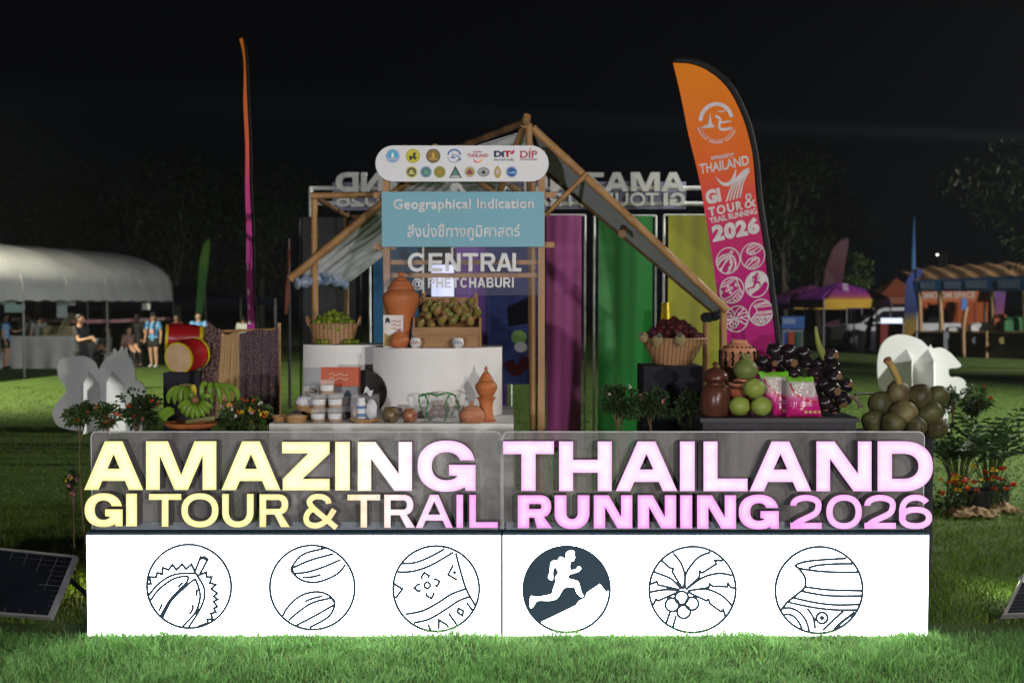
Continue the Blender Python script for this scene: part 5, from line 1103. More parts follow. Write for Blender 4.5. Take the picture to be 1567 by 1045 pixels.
pineapple('small pineapple at the left rim of the wide basket', 985, 516, Yq-.12, -.7, .75)
pineapple('small pineapple at the front rim just left of centre', 1006, 521, Yq-.24, .2, .8)
pineapple('small pineapple at the front rim right of centre', 1041, 520, Yq-.25, -.3, .85)
# black table
Yk = 7.15; a, c = P(1072, 640, Yk), P(1316, 640, Yk)
m_btop = M('black table top', (.016, .015, .02), (.03, .028, .036), scale=3, rough=.5, spec=.3)
bt_ = thing('black_table', 'black table with fruit, rice bags and clay bowls', 'table', ((a.x+c.x)/2, Yk+.4, 0))
m = MB(); m.bx(a.x, c.x, Yk, Yk+.95, ZB-.03, ZB); m.build('table_top', m_btop, bt_)
m = MB(); m.bx(a.x+.02, c.x-.02, Yk+.02, Yk+.93, 0, ZB-.031); m.build('skirt', M('black table skirt', (.02, .018, .026), (.03, .026, .04), scale=5, rough=.6, stretch=(8, 1, .3)), bt_)
# pomelos
m_pom = M('pomelo skin', (.24, .29, .06), (.17, .22, .04), scale=6, rough=.4, bump=.25, bscale=140, detail=2)
m_pomd = M('pomelo skin dull', (.14, .16, .045), (.10, .125, .035), scale=6, rough=.45, bump=.25, bscale=140)
def pomelo(label, px, py, Y, r, mat, knob=False):
    kk = ML(1, Y); c = P(px, py, Y); t = thing('pomelo', label, 'pomelo', c); m = MB()
    if knob: m.lathe(c, [(p.x, p.y) for p in cat([(0, -r*.85*kk), (r*.6*kk, -r*.78*kk), (r*kk, -r*.2*kk), (r*.9*kk, r*.35*kk), (r*.55*kk, r*.72*kk), (r*.3*kk, r*.95*kk), (r*.28*kk, r*1.15*kk), (r*.15*kk, r*1.3*kk), (0, r*1.32*kk)], 4)], 30)
    else: m.ball(c, (r*kk, r*kk, r*.92*kk), 26, wob=.05, seed=px)
    m.build('rind', mat, t, True)
    m = MB()
    if knob:
        for i in range(6): m.ball(c+Vector((math.cos(i)*r*.3*kk, math.sin(i)*r*.3*kk, r*(1.05+.12*(i % 2))*kk)), (r*.2*kk, r*.2*kk, r*.16*kk), 8)
    else: m.ball(c+Vector((r*.25*kk, -r*.5*kk, r*.76*kk)), (r*.10*kk, r*.10*kk, r*.07*kk), 7)
    m.build('stem_end', M('pomelo stem', (.17, .17, .06), rough=.6), t, True)
pomelo('biggest pomelo with knobbly top on the clay plate', 1141, 565, 7.42, 18.5, m_pomd, True)
pomelo('pomelo on top of the two front ones', 1154, 594, 7.26, 16.5, m_pom); pomelo('front left pomelo at the table edge', 1131.5, 621, 7.24, 16.2, m_pom); pomelo('front right pomelo beside the rice bags', 1165, 621.5, 7.24, 16, m_pom)
# rice bags
m_bagmag = rampmat('rice bag print', 'Generated', 'Z', [(0, (.34, .01, .11)), (.28, (.36, .015, .13)), (.42, (.42, .06, .20)), (.52, (.46, .18, .27)), (.60, (.36, .29, .30)), (.86, (.36, .34, .33)), (.88, (.16, .30, .05)), (1, (.10, .30, .02))], .18, bump=.35)
def rice_bag(label, tl, tr, br, bl, Y, thick):
    a, b_, c, d = P(*tl, Y+.03), P(*tr, Y+.03), P(*br, Y), P(*bl, Y)
    t = thing('rice_bag', label, 'rice bag', (c+d)/2)
    def pt(u, v, s):
        q = a.lerp(b_, u).lerp(d.lerp(c, u), v); f = (max(0, 1-(2*u-1)**4)*max(0, 1-(2*v-1)**6))**.6
        q.y += s*thick*f + .004*noise.noise(Vector((u*6, v*6, s))); q.z += .006*math.sin(u*15)*(1-v)*(1-v); return q
    m = MB(); m.grid(lambda u, v: pt(u, v, -1), 20, 24); m.grid(lambda u, v: pt(1-u, v, 1), 20, 24); m.build('bag', m_bagmag, t, True)
    fmp = lambda u, v, d: pt(u, v, -1)+Vector((0, d, 0))
    m = MB(); m.ribbon(cat2([(.10, .16), (.16, .30), (.34, .46), (.60, .56), (.90, .62)], 8), .045, fmp, -.005, -.002); m.build('printed_swoosh', M('red swoosh', (.40, .015, .02), rough=.25), t)
    m = MB(); m.prism([cat2([(.20, .20), (.34, .14), (.5, .22), (.66, .12), (.86, .16), (.92, .3), (.84, .48), (.60, .47), (.36, .38)], 4, True)], fmp, -.0045, -.002); m.build('printed_rice', M('white rice print', (.42, .40, .36), (.33, .31, .28), scale=60, rough=.4), t)
    m = MB(); m.prism([[(.0, .01), (.06, .01), (.28, .16), (.12, .17), (.02, .13)]], fmp, -.0055, -.002); m.prism([[(.60, .015), (.98, .015), (.98, .10), (.7, .09)]], fmp, -.0055, -.002); m.build('green_corner', M('lime print', (.13, .42, .02), rough=.25), t)
    m = MB()
    for i in range(4): m.prism([[(.52+.13*i+.05*math.cos(q), .865+.035*math.sin(q)) for q in (2*math.pi*j/14 for j in range(14))]], fmp, -.005, -.002)
    m.build('printed_seals', M('cream seals', (.50, .40, .12), rough=.3), t)
    for i in range(2):
        m = MB(); m.ribbon([(.08, .66+.06*i), (.5, .63+.06*i), (.72, .64+.06*i)], .016, fmp, -.004, -.002); m.build('printed_script', M('pale pink print', (.5, .28, .36), rough=.3), t)
rice_bag('pink rice bag half hidden behind the other one', (1160, 569), (1206, 569), (1214, 637), (1184, 637), 7.36, .035)
rice_bag('pink and white rice bag in front with green corners', (1203, 577), (1244, 577), (1258, 637.5), (1203, 637.5), 7.24, .045)
# palm fruit
m_palm = M('palm fruit skin', (.006, .004, .006), (.016, .009, .011), scale=6, rough=.24, detail=3, spec=.35, objrand=.3); m_cal = M('palm calyx', (.17, .085, .035), (.08, .04, .02), scale=14, rough=.7)
mb = MB(); mb.ball((0, 0, 0), (.061, .058, .052), 22, wob=.22, seed=3, ws=1.6)
PF = proto_mesh('palm_fruit', mb, m_palm, 'x', 'palm fruit'); mb = MB()
for i in range(6):
    a = i*math.pi/3; mb.ball((.014*math.cos(a), .014*math.sin(a), .050), (.017, .013, .008), 8, rot=Matrix.Rotation(a, 3, 'Z'))
mb.build('calyx', m_cal, PF, True)
pfs = [(1168,553,1,0,7.65),(1186,536,1,0,7.72),(1208,537,1.1,0,7.66),(1186,555,.95,1,7.58),(1210,554,1.05,1,7.52),(1229,541,1,0,7.7),(1235,556,1,0,7.6),(1214,573,.95,0,7.5),(1247,571,1,0,7.55),(1253,555,.9,0,7.68),(1272,545,1.08,2,7.6),(1275,562,.9,0,7.62),(1277,577,1.0,2,7.52),(1274,597,1.12,1,7.40),(1262,616,1,0,7.38),(1289,611,1.05,0,7.42),(1296,589,.85,2,7.55),(1259,588,1,0,7.5),(1243,589,1,0,7.52),(1247,606,.95,0,7.44),(1243,624,.9,0,7.5),(1276,625,.85,0,7.46),(1172,570,.9,0,7.66),(1195,570,.9,0,7.6),(1232,606,.9,0,7.6),(1262,570,.9,0,7.66),(1228,625,.9,0,7.6),(1258,632,.8,0,7.56)]
for i, (px, py, s, cal, Y) in enumerate(pfs):
    rot = (R(random.uniform(140, 200)), 0, 0) if cal == 0 else ((R(95), R(random.uniform(-20, 20)), random.uniform(-.4, .4)) if cal == 1 else (R(60), R(70), 0))
    place(PF, P(px, py, Y), rot, s*random.uniform(.86, 1.08), 'dark purple palm fruit in the heap on the black table', 'palm fruits on the black table')
m = MB(); m.tube(cat([P(1248, 499, 7.55), P(1250, 515, 7.55), P(1254, 532, 7.58), P(1262, 548, 7.62)], 4), [.006]+[.012+.0016*i for i in range(12)], 8); tag(m.build('palm_stalk', M('green palm stalk', (.19, .21, .05), (.13, .15, .04), scale=8, rough=.5), None, True), 'green stalk sticking up out of the palm fruit heap', 'stalk')
m = MB(); m.tube(cat([P(1292, 606, 7.42), P(1304, 607, 7.38), P(1312, 613, 7.36), P(1317, 623, 7.36)], 4), [.014]*12+[.019], 8); tag(m.build('palm_stalk', M('brown palm stalk', (.10, .06, .045), (.15, .10, .08), scale=9, rough=.6), None, True), 'brown cut stalk leaning over the right end of the black table', 'stalk')
# coconuts
Yn = 7.3; zn = P(1383, 662, Yn).z-.02
m = MB(); c = P(1385, 660, Yn); m.lathe((c.x, Yn+.22, 0), [(0, 0), (.27, 0), (.27, zn), (0, zn)], 40); tag(m.build('black_plinth', m_blackb, None, True, angle=40), 'round black plinth under the green coconuts', 'plinth')
m_coc = M('green coconut husk', (.105, .10, .036), (.030, .020, .011), scale=10, rough=.5, detail=6, bump=.25, objrand=.35, stretch=(1, 1, .5))
mb = MB(); V = []
mb.lathe((0, 0, 0), [(p.x, p.y) for p in cat([(0, -.088), (.04, -.082), (.072, -.05), (.083, -.005), (.078, .04), (.05, .078), (.018, .09), (0, .088)], 4)], 30, wob=lambda a, z: .085*math.cos(3*a)*max(0, .6+z*5)+.05*noise.noise(Vector((math.cos(a)*1.7, math.sin(a)*1.7, z*22))))
CO = proto_mesh('coconut', mb, m_coc, 'x', 'coconut'); mb = MB(); mb.lathe((0, 0, .086), [(0, .004), (.012, .004), (.024, -.004), (.03, -.012)], 12); mb.build('cap', M('coconut cap', (.14, .10, .05), rough=.7), CO, True)
for i, (px, py, s, Y, rot) in enumerate([(1375,601,.93,7.22,(-.3,.2,0)),(1408,606,.97,7.2,(-.4,.9,.4)),(1349,621,1.05,7.22,(.3,-.6,.2)),(1382,632,.98,7.1,(1.2,.3,.5)),(1420,633,1.08,7.18,(.5,1.0,.2)),(1432,608,.9,7.34,(.4,.9,0)),(1399,652,.95,7.06,(1.5,.2,.3)),(1366,648,.98,7.08,(1.4,-.3,0)),(1337,645,.95,7.16,(.9,-.7,0)),(1431,655,.9,7.16,(1,.6,0)),(1396,612,.95,7.4,(.1,.2,0)),(1360,630,.95,7.4,(0,0,.3)),(1410,640,.95,7.38,(0,.3,.3))]):
    place(CO, P(px, py, Y), rot, (s*random.uniform(.9, 1.08), s*random.uniform(.88, 1.05), s*random.uniform(.98, 1.14)), 'olive green coconut in the heap on the round plinth', 'coconuts on the plinth')
m = MB(); m.tube(cat([P(1377, 590, 7.2), P(1372, 575, 7.17), P(1364, 560, 7.15), P(1358, 551, 7.12)], 4), [.022]*6+[.024]*5+[.029, .030], 12); st = m.build('coconut_stalk', M('tan coconut stalk', (.33, .22, .07), (.24, .17, .05), scale=7, rough=.6), None, True); tag(st, 'thick tan coconut stalk with a cut end pointing up', 'stalk')
m = MB(); d = (P(1358, 551, 7.12)-P(1364, 560, 7.15)).normalized(); m.lathe(P(1358, 551, 7.12)+d*.002, [(0, .003), (.026, .003), (.030, -.001)], 14, rot=d.to_track_quat('Z', 'Y').to_matrix()); m.build('cut_end', M('cut stalk end', (.25, .12, .065), (.17, .08, .05), scale=60), st, True)
m = MB(); m.tube(cat([P(1308, 604, 7.9), P(1322, 602, 8.0), P(1345, 602, 8.1), P(1372, 598, 8.2)], 5), .008, 6); tag(m.build('power_cable', M('black cable', (.01, .01, .01), rough=.5), None, True), 'thin black cable strung from the palm fruit heap to the coconuts', 'cable')
for o in PROTOS: drop(o)
# ------------------------------------------------------------------ white cut-out boards
m_cut = M('white foam board', (.62, .62, .61), (.57, .57, .56), scale=2, rough=.6)
m_cutd = M('grey white foam board', (.60, .60, .585), (.55, .55, .53), scale=2, rough=.6)
def cutout(label, outline, Y, folds, mat, ztop_fold):
    c = sum(p[0] for p in outline)/len(outline); t = thing('cutout_board', label, 'board', G(c, Y))
    gy = CY+FPX*math.tan(math.atan(1.93/Y)-PITCH)
    m = MB(); m.prism([cat2(outline, 5, True)], planemap(Y), 0, .03); m.build('board', mat, t)
    for (x0, xm, x1, yt) in folds:
        a, b_, d = P(x0, yt+22, Y-.004), P(x1, yt+22, Y-.004), P(xm, yt, Y-.004)
        f = Vector((d.x, Y-.16, 0)); zt0 = a.z
        m = MB()
        m.add([Vector((a.x, Y-.004, 0)), Vector((d.x, Y-.28, 0)), Vector((d.x, Y-.23, zt0+.05)), Vector((a.x, Y-.004, zt0)), Vector((d.x, Y-.006, d.z)), Vector((b_.x, Y-.004, 0)), Vector((b_.x, Y-.004, zt0))],
              [(0, 1, 2, 3), (3, 2, 4), (1, 5, 6, 2), (2, 6, 4)]); m.build('support_fold', mat, t)
    return t
cutout('white cut-out board with gourd like double lobes at the left seen from behind', [(88, 570), (89, 556), (96, 548), (112, 545), (132, 546), (145, 554), (151, 565), (156, 556), (164, 546), (172, 541), (174, 533), (181, 538), (186, 530), (190, 537), (193, 531), (195, 541), (202, 552), (207, 568), (208, 580), (218, 588), (223, 603), (217, 625), (216, 661), (170, 661), (130, 660), (97, 655), (84, 646), (80, 630), (86, 618), (98, 603), (101, 594), (94, 585)], 15.6, [(125, 137, 153, 568), (165, 172, 191, 567)], m_cutd, 0)
cutout('white cut-out board shaped like a fruit with a leaf at the right seen from behind', [(1343, 575), (1343, 550), (1348, 530), (1358, 518), (1375, 512), (1393, 514), (1410, 521), (1421, 531), (1424, 527), (1428, 533), (1440, 532), (1452, 538), (1463, 549), (1471, 559), (1464, 563), (1453, 564), (1452, 572), (1456, 577), (1466, 577), (1475, 581), (1480, 592), (1479, 602), (1474, 608), (1462, 612), (1450, 640), (1448, 661), (1362, 661), (1352, 605), (1345, 592)], 15.5, [(1363, 1387, 1397, 534), (1399, 1420, 1431, 534)], m_cut, 0)
# ------------------------------------------------------------------ plants
def leafmat(n, c1, c2): return M(n, c1, c2, scale=3, rough=.5, island=.45, leafy=.3)
m_leaf = leafmat('shrub leaf', (.035, .075, .015), (.055, .095, .022)); m_leafd = leafmat('dark shrub leaf', (.022, .050, .014), (.035, .065, .02))
m_stem = M('woody stem', (.10, .065, .035), (.16, .11, .06), scale=12, rough=.8)
m_fl = {'orange': M('orange petal', (.50, .09, .015), (.42, .06, .012), rough=.6, island=.25), 'yellow': M('yellow petal', (.52, .38, .02), (.45, .3, .02), rough=.6), 'pink': M('pink petal', (.45, .10, .18), (.5, .2, .26), rough=.6), 'red': M('red petal', (.36, .03, .02), (.30, .02, .015), rough=.6), 'white': M('white petal', (.5, .46, .42), rough=.6)}
def leaf(mb, p, d, ln, wd, mi=0, droop=.3):
    d = d.normalized(); s = d.cross(Vector((random.uniform(-1, 1), random.uniform(-1, 1), random.uniform(-.3, 1)))).normalized(); q = p+d*ln*.5; e = p+d*ln+Vector((0, 0, -droop*ln))
    mb.add([p, q+s*wd/2, e, q-s*wd/2], [(0, 1, 2, 3)], mi)
def rv():
    while True:
        v = Vector((random.uniform(-1, 1), random.uniform(-1, 1), random.uniform(-1, 1)))
        if .01 < v.length < 1: return v
def shrub(name, label, px, py, rpx, rz, Y, nleaf, flowers=(), nfl=0, mat=None, ll=.045, cat_='plant', stem_r=.014, ntr=3, fr=.013, group=None, base_px=None):
    """stem(s) from the ground, twigs, and an open crown of small leaves, all placed through the crown's volume"""
    k = ML(1, Y); c = P(px, py, Y); rx = rpx*k; rh = rz*k; g = G(base_px or px, Y); t = thing(name, label, cat_, g, group)
    m = MB(); tips = []
    for i in range(ntr):
        o = Vector((random.uniform(-.05, .05), random.uniform(-.05, .05), 0)) if ntr > 1 else Vector((0, 0, 0))
        top = c+Vector((random.uniform(-.3, .3)*rx, random.uniform(-.3, .3)*rx, -rh*.3)); mid = (g+o).lerp(top, .55)+Vector((random.uniform(-.03, .03), 0, 0))
        m.tube(cat([g+o, mid, top], 4), [stem_r*.62*(1-.5*j/8) for j in range(9)], 6)
        for j in range(7):
            e = c+Vector((rv().x*rx*.9, rv().y*rx*.9, rv().z*rh*.9)); st = mid.lerp(top, random.uniform(.5, 1)); m.tube([st, st.lerp(e, .5)+Vector((0, 0, .02)), e], [stem_r*.4, stem_r*.3, stem_r*.15], 4); tips.append(e)
    m.build('stem', m_stem, t)
    clumps = [c+Vector((v.x*rx*.78, v.y*rx*.78, v.z*rh*.78)) for v in (rv() for _ in range(max(6, nleaf//45)))] + tips
    m = MB()
    for i in range(nleaf):
        q = random.choice(clumps); o = rv()*(.26*min(rx, rh*1.3)); d = (o+(q-c)*.4+Vector((0, 0, .02))+rv()*.03)
        leaf(m, q+o, d, ll*random.uniform(.6, 1.2), ll*.5*random.uniform(.7, 1.1))
    m.build('foliage', mat or m_leaf, t)
    for fc in flowers:
        m = MB()
        for i in range(max(1, nfl//len(flowers))):
            v = rv().normalized(); q = c+Vector((v.x*rx*.9, -abs(v.y)*rx*.85, (v.z*.75+.2)*rh))
            for j in range(7):
                a = rv().normalized(); leaf(m, q, Vector((a.x, a.y-.5, a.z+.3)), fr*1.9, fr*1.5, droop=.1)
        m.build('blossoms', m_fl[fc], t)
    return t
shrub('flowering_shrub', 'shrub with a few orange blossoms in front of the left cut-out', 118, 632, 24, 20, 7.9, 520, ('orange',), 4, m_leaf, base_px=130, ntr=1)
shrub('flowering_shrub', 'small orange flowered shrub between the two left cut-out supports', 164, 636, 22, 20, 7.8, 480, ('orange',), 5, m_leaf)
shrub('flowering_shrub', 'fuller dark shrub at the right foot of the left cut-out', 216, 626, 30, 27, 7.9, 950, ('red', 'orange'), 6, m_leafd)
shrub('flowering_shrub', 'wispy shrub with orange and white blossoms below the textiles', 374, 634, 40, 26, 7.55, 800, ('white', 'orange', 'yellow'), 24, m_leaf, ll=.05)
shrub('flowering_shrub', 'small pink flowered plant beside the left end of the lit sign', 112, 742, 12, 26, 6.9, 150, ('pink', 'yellow'), 10, m_leafd, ll=.04, fr=.011, ntr=1, stem_r=.009)
shrub('topiary_shrub', 'dark leafy topiary shrub in front of the green banner', 947, 612, 38, 24, 7.7, 900, ('white',), 5, m_leafd, base_px=963, ntr=2)
shrub('topiary_shrub', 'dark leafy topiary shrub before the black plinth', 1003, 617, 30, 22, 7.7, 700, ('pink',), 3, m_leafd, ntr=1)
shrub('topiary_shrub', 'dark leafy topiary shrub left of the lidded clay jar', 1050, 620, 26, 22, 7.6, 600, (), 0, m_leafd, ntr=1)
shrub('small_tree', 'small round crowned tree with red blossoms right of the coconuts', 1494, 611, 27, 24, 10.35, 900, ('red',), 5, m_leafd, stem_r=.022, ntr=1, base_px=1478)
shrub('small_tree', 'smaller thin crowned tree between the coconuts and the red blossomed tree', 1456, 610, 20, 20, 10.35, 500, (), 0, m_leafd, stem_r=.018, ntr=1, base_px=1451)
def fern(label, px, Y, n, ln, h, seed):
    random.seed(seed); g = G(px, Y); t = thing('leafy_plant', label, 'plant', g); m = MB(); s = MB()
    for i in range(n):
        a = random.uniform(0, 6.283); el = random.uniform(.65, 1.25); d = Vector((math.cos(a)*math.cos(el), math.sin(a)*math.cos(el), math.sin(el)))
        L = ln*random.uniform(.7, 1.1); pts = [g+d*(L*q)+Vector((math.cos(a), math.sin(a), 0))*(q*q*L*.28)-Vector((0, 0, q*q*L*.22)) + Vector((0, 0, h*min(1, q*3))) for q in (j/8 for j in range(9))]
        s.tube(pts, [.006]*6+[.004, .003, .001], 4)
        for j in range(3, 9):
            tang = (pts[j]-pts[j-1]).normalized(); sd = tang.cross(Vector((0, 0, 1))).normalized()
            for sg in (-1, 1): leaf(m, pts[j], tang*.6+sd*sg+Vector((0, 0, .1)), L*.26*(1-.05*j), .032, droop=.25)
    s.build('frond_stems', M('frond stem', (.06, .09, .025), rough=.5), t); m.build('fronds', leafmat('frond leaf', (.012, .030, .008), (.020, .045, .012)), t); return t
fern('dark fern like plant directly right of the lit sign', 1466, 9.9, 24, .68, .30, 3)
fern('larger dark fern like plant spreading to the right edge', 1515, 10.1, 26, .76, .32, 5)
def flowerbed(label, px, pyb, wpx, h, cols, n, seed, Y):
    random.seed(seed); k = ML(1, Y); g = G(px, Y); t = thing('marigold_plant', label, 'flowers', g); s = MB(); f = {c: MB() for c in cols}; lf = MB()
    for i in range(n):
        b = g+Vector((random.uniform(-.5, .5)*wpx*k*.6, random.uniform(-.1, .1), 0)); e = g+Vector((random.uniform(-.5, .5)*wpx*k, random.uniform(-.16, .12), h*random.uniform(.55, 1)))
        s.tube([b, b.lerp(e, .5)+Vector((0, 0, .02)), e], [.004, .003, .002], 4)
        for j in range(7): leaf(lf, b.lerp(e, random.uniform(.2, .95)), rv()+Vector((0, 0, .3)), .05, .018)
        if i % 3 < 2:
            m = f[cols[(i//2) % len(cols)]]; r = random.uniform(.026, .040)
            for j in range(16):
                a = rv().normalized(); leaf(m, e, Vector((a.x, a.y, a.z*.5+.25)), r, r*.7, droop=0)
    s.build('stems', M('frond stem', (.06, .09, .025)), t); lf.build('foliage', m_leafd, t)
    for c in cols: f[c].build('blossoms', m_fl[c], t)
flowerbed('orange and yellow marigolds close to the right end of the sign', 1462, 770, 66, .38, ('orange', 'yellow'), 26, 11, 9.5)
flowerbed('orange and yellow marigolds at the far right of the flower clump', 1522, 770, 54, .42, ('orange', 'yellow', 'orange'), 22, 12, 9.6)
m_bur = M('burlap', (.20, .13, .06), (.13, .085, .04), scale=26, rough=.9, bump=.5)
for i, (px, Y, w_, lb) in enumerate(((1487, 9.35, .42, 'crumpled burlap wrapping at the foot of the marigolds'), (1532, 9.55, .30, 'folded tan burlap flap at the right of the flower pots'))):
    g = G(px, Y); m = MB(); m.grid(lambda u, v: g+Vector(((u-.5)*w_, (v-.5)*.26, .02+.07*abs(noise.noise(Vector((u*6+i*9, v*5, 2))))+.05*math.sin(u*3.1)*math.sin(v*3.1))), 26, 16, th=(0, 0, .004)); tag(m.build('burlap_wrap', m_bur, None, True), lb, 'burlap')
for i, (px, Y, lb) in enumerate(((1498, 9.55, 'black flower pot wrapped in burlap right of the sign'), (1526, 9.75, 'black flower pot behind the folded burlap flap'))):
    g = G(px, Y); m = MB(); m.lathe(g, [(0, 0), (.09, 0), (.115, .20), (.122, .20), (.122, .22), (.108, .22), (.10, .17), (0, .16)], 24); tag(m.build('flower_pot', M('black plastic pot', (.014, .014, .016), rough=.4), None, True, angle=40), lb, 'pot')
# ------------------------------------------------------------------ solar panels beside the sign
m_cell = M('solar cell', (.004, .005, .008), (.006, .008, .012), scale=3, rough=.35, spec=.12); m_fr = M('aluminium frame', (.20, .19, .18), (.15, .145, .14), scale=5, rough=.5, metal=.2); m_cl = M('cell line', (.10, .10, .10), rough=.6); m_blk = M('black casing', (.01, .01, .01))
def solar(label, tl, tr, br, bl, clamp=False):
    t = thing('solar_panel', label, 'solar panel', ((bl+br)/2)); nrm = (tr-tl).cross(bl-tl).normalized()
    if nrm.y > 0: nrm = -nrm
    q = lambda u, v, d=0: tl.lerp(tr, u).lerp(bl.lerp(br, u), v)+nrm*d
    slab = lambda m, u0, u1, v0, v1, d0, d1: m.add([q(u0, v0, d0), q(u1, v0, d0), q(u1, v1, d0), q(u0, v1, d0), q(u0, v0, d1), q(u1, v0, d1), q(u1, v1, d1), q(u0, v1, d1)], [(0,1,2,3), (7,6,5,4), (0,4,5,1), (1,5,6,2), (2,6,7,3), (3,7,4,0)])
    m = MB(); slab(m, .02, .98, .03, .97, .0, -.02); m.build('cell_sheet', m_cell, t)
    m = MB(); slab(m, 0, .02, 0, 1, .012, -.03); slab(m, .98, 1, 0, 1, .012, -.03); slab(m, .02, .98, 0, .03, .012, -.03); slab(m, .02, .98, .97, 1, .012, -.03); m.build('frame', m_fr, t)
    m = MB()
    for i in range(1, 9): slab(m, .02+.96*i/9-.0012, .02+.96*i/9+.0012, .03, .97, .002, .0)
    slab(m, .02, .98, .497, .503, .0025, .0)
    for i in range(1, 12): slab(m, .02, .98, .03+.94*i/12-.0012, .03+.94*i/12+.0012, .0012, .0)
    m.build('cell_lines', m_cl, t)
    m = MB(); b0 = q(.93, .25, -.03); m.tube([b0, Vector((b0.x+.06, b0.y+.28, 0))], .016, 6); b1 = q(.3, .25, -.03); m.tube([b1, Vector((b1.x, b1.y+.3, 0))], .016, 6); m.build('rear_stand', m_blk, t)
    return t
solar('solar panel leaning in the grass at the left end of the sign', P(-95, 829, 6.72), P(118, 851, 6.52), P(78, 946, 6.2), P(-135, 930, 6.4))
s2 = solar('solar panel at the right picture edge showing only its corner', P(1567, 876, 6.5), P(1790, 850, 6.75), P(1830, 930, 6.45), P(1533, 942, 6.2))
m = MB(); m.box(P(1566, 886, 6.46), (.04, .05, .03), rot=Matrix.Rotation(R(-35), 3, 'Y')); m.build('corner_clamp', M('white clamp', (.6, .6, .58), rough=.4), s2)
def glow(name, loc, power, col):
    l = bpy.data.lights.new(name, 'POINT'); o = bpy.data.objects.new(name, l); COL.objects.link(o); l.energy = power; l.color = col; l.shadow_soft_size = .03; o.location = loc
glow('garden_lamp_light', G(119, 7.0)+Vector((0, 0, .17)), 5.5, (1, .9, .35)); glow('garden_lamp_light', G(1537, 6.88)+Vector((0, 0, .15)), 5.0, (.9, 1, .6))
# ------------------------------------------------------------------ grass: countless blades, one object per zone
def grass(name, X0, X1, Y0, Y1, n, h0, h1, wd, seed, persp=True, mats=None):
    r = np.random.default_rng(seed)
    Yv = Y0+(Y1-Y0)*r.random(n)**(1.0)
    hw = Yv*CX/FPX+.35
    X = (r.random(n)*2-1)*hw if persp else X0+(X1-X0)*r.random(n)
    def clump(x, y): return .5+.25*np.sin(x*7.3+1.7*np.sin(y*5.1))+.25*np.sin(y*9.1+2.1*np.sin(x*4.3))
    h = (h0+(h1-h0)*r.random(n)**1.5)*(.5+.95*clump(X, Yv)*clump(X*2.6+1, Yv*2.3)**.5); a = r.random(n)*6.283; ln = (.2+1.1*r.random(n)**1.2)*h; ca, sa = np.cos(a), np.sin(a)
    keep = 1.0*(r.random(n) < .25+1.1*clump(X*1.7+3, Yv*1.7)); h = h*np.where(keep > 0, 1, .35)
    b = r.random(n)*6.283; wx, wy = np.cos(b)*wd/2, np.sin(b)*wd/2*.5
    Z = np.zeros(n)
    V = np.empty((n, 5, 3), np.float32)
    V[:, 0] = np.stack([X-wx, Yv-wy, Z-.005], 1); V[:, 1] = np.stack([X+wx, Yv+wy, Z-.005], 1)
    mx, my = X+ca*ln*.35, Yv+sa*ln*.35
    V[:, 2] = np.stack([mx+wx*.8, my+wy*.8, h*.6], 1); V[:, 3] = np.stack([mx-wx*.8, my-wy*.8, h*.6], 1); V[:, 4] = np.stack([X+ca*ln, Yv+sa*ln, h*.95], 1)
    me = bpy.data.meshes.new(name); me.vertices.add(n*5); me.vertices.foreach_set('co', V.ravel())
    base = (np.arange(n)*5)[:, None]
    loops = np.concatenate([base+np.array([[0, 1, 2, 3]]), base+np.array([[3, 2, 4]])], 1).ravel().astype(np.int32)
    me.loops.add(n*7); me.loops.foreach_set('vertex_index', loops)
    st = ((np.arange(n)*7)[:, None]+np.array([[0, 4]])).ravel().astype(np.int32)
    me.polygons.add(n*2); me.polygons.foreach_set('loop_start', st); me.polygons.foreach_set('loop_total', np.tile([4, 3], n).astype(np.int32)); me.update(calc_edges=True); me.validate()
    me.materials.append(mats); o = bpy.data.objects.new(name, me); COL.objects.link(o); tag(o, kind='stuff'); return o
m_gr = M('grass blade', (.11, .25, .06), (.17, .32, .10), scale=1.6, rough=.5, island=.5, detail=6, leafy=.5); m_gr2 = M('lawn blade', (.060, .108, .010), (.090, .140, .016), scale=1.2, rough=.55, island=.5, detail=6, leafy=.4)
grass('front_grass', 0, 0, 4.85, 5.99, 85000, .025, .085, .0052, 1, mats=m_gr)
grass('dry_grass', 0, 0, 4.85, 5.99, 2600, .02, .06, .006, 9, mats=M('dry blade', (.30, .22, .09), (.20, .15, .05), scale=3, island=.4, leafy=.3))
grass('lawn_grass', 0, 0, 6.22, 10.0, 75000, .03, .075, .008, 2, mats=m_gr2)
grass('lawn_grass', 0, 0, 10.0, 24.0, 90000, .015, .04, .016, 3, mats=m_gr2)
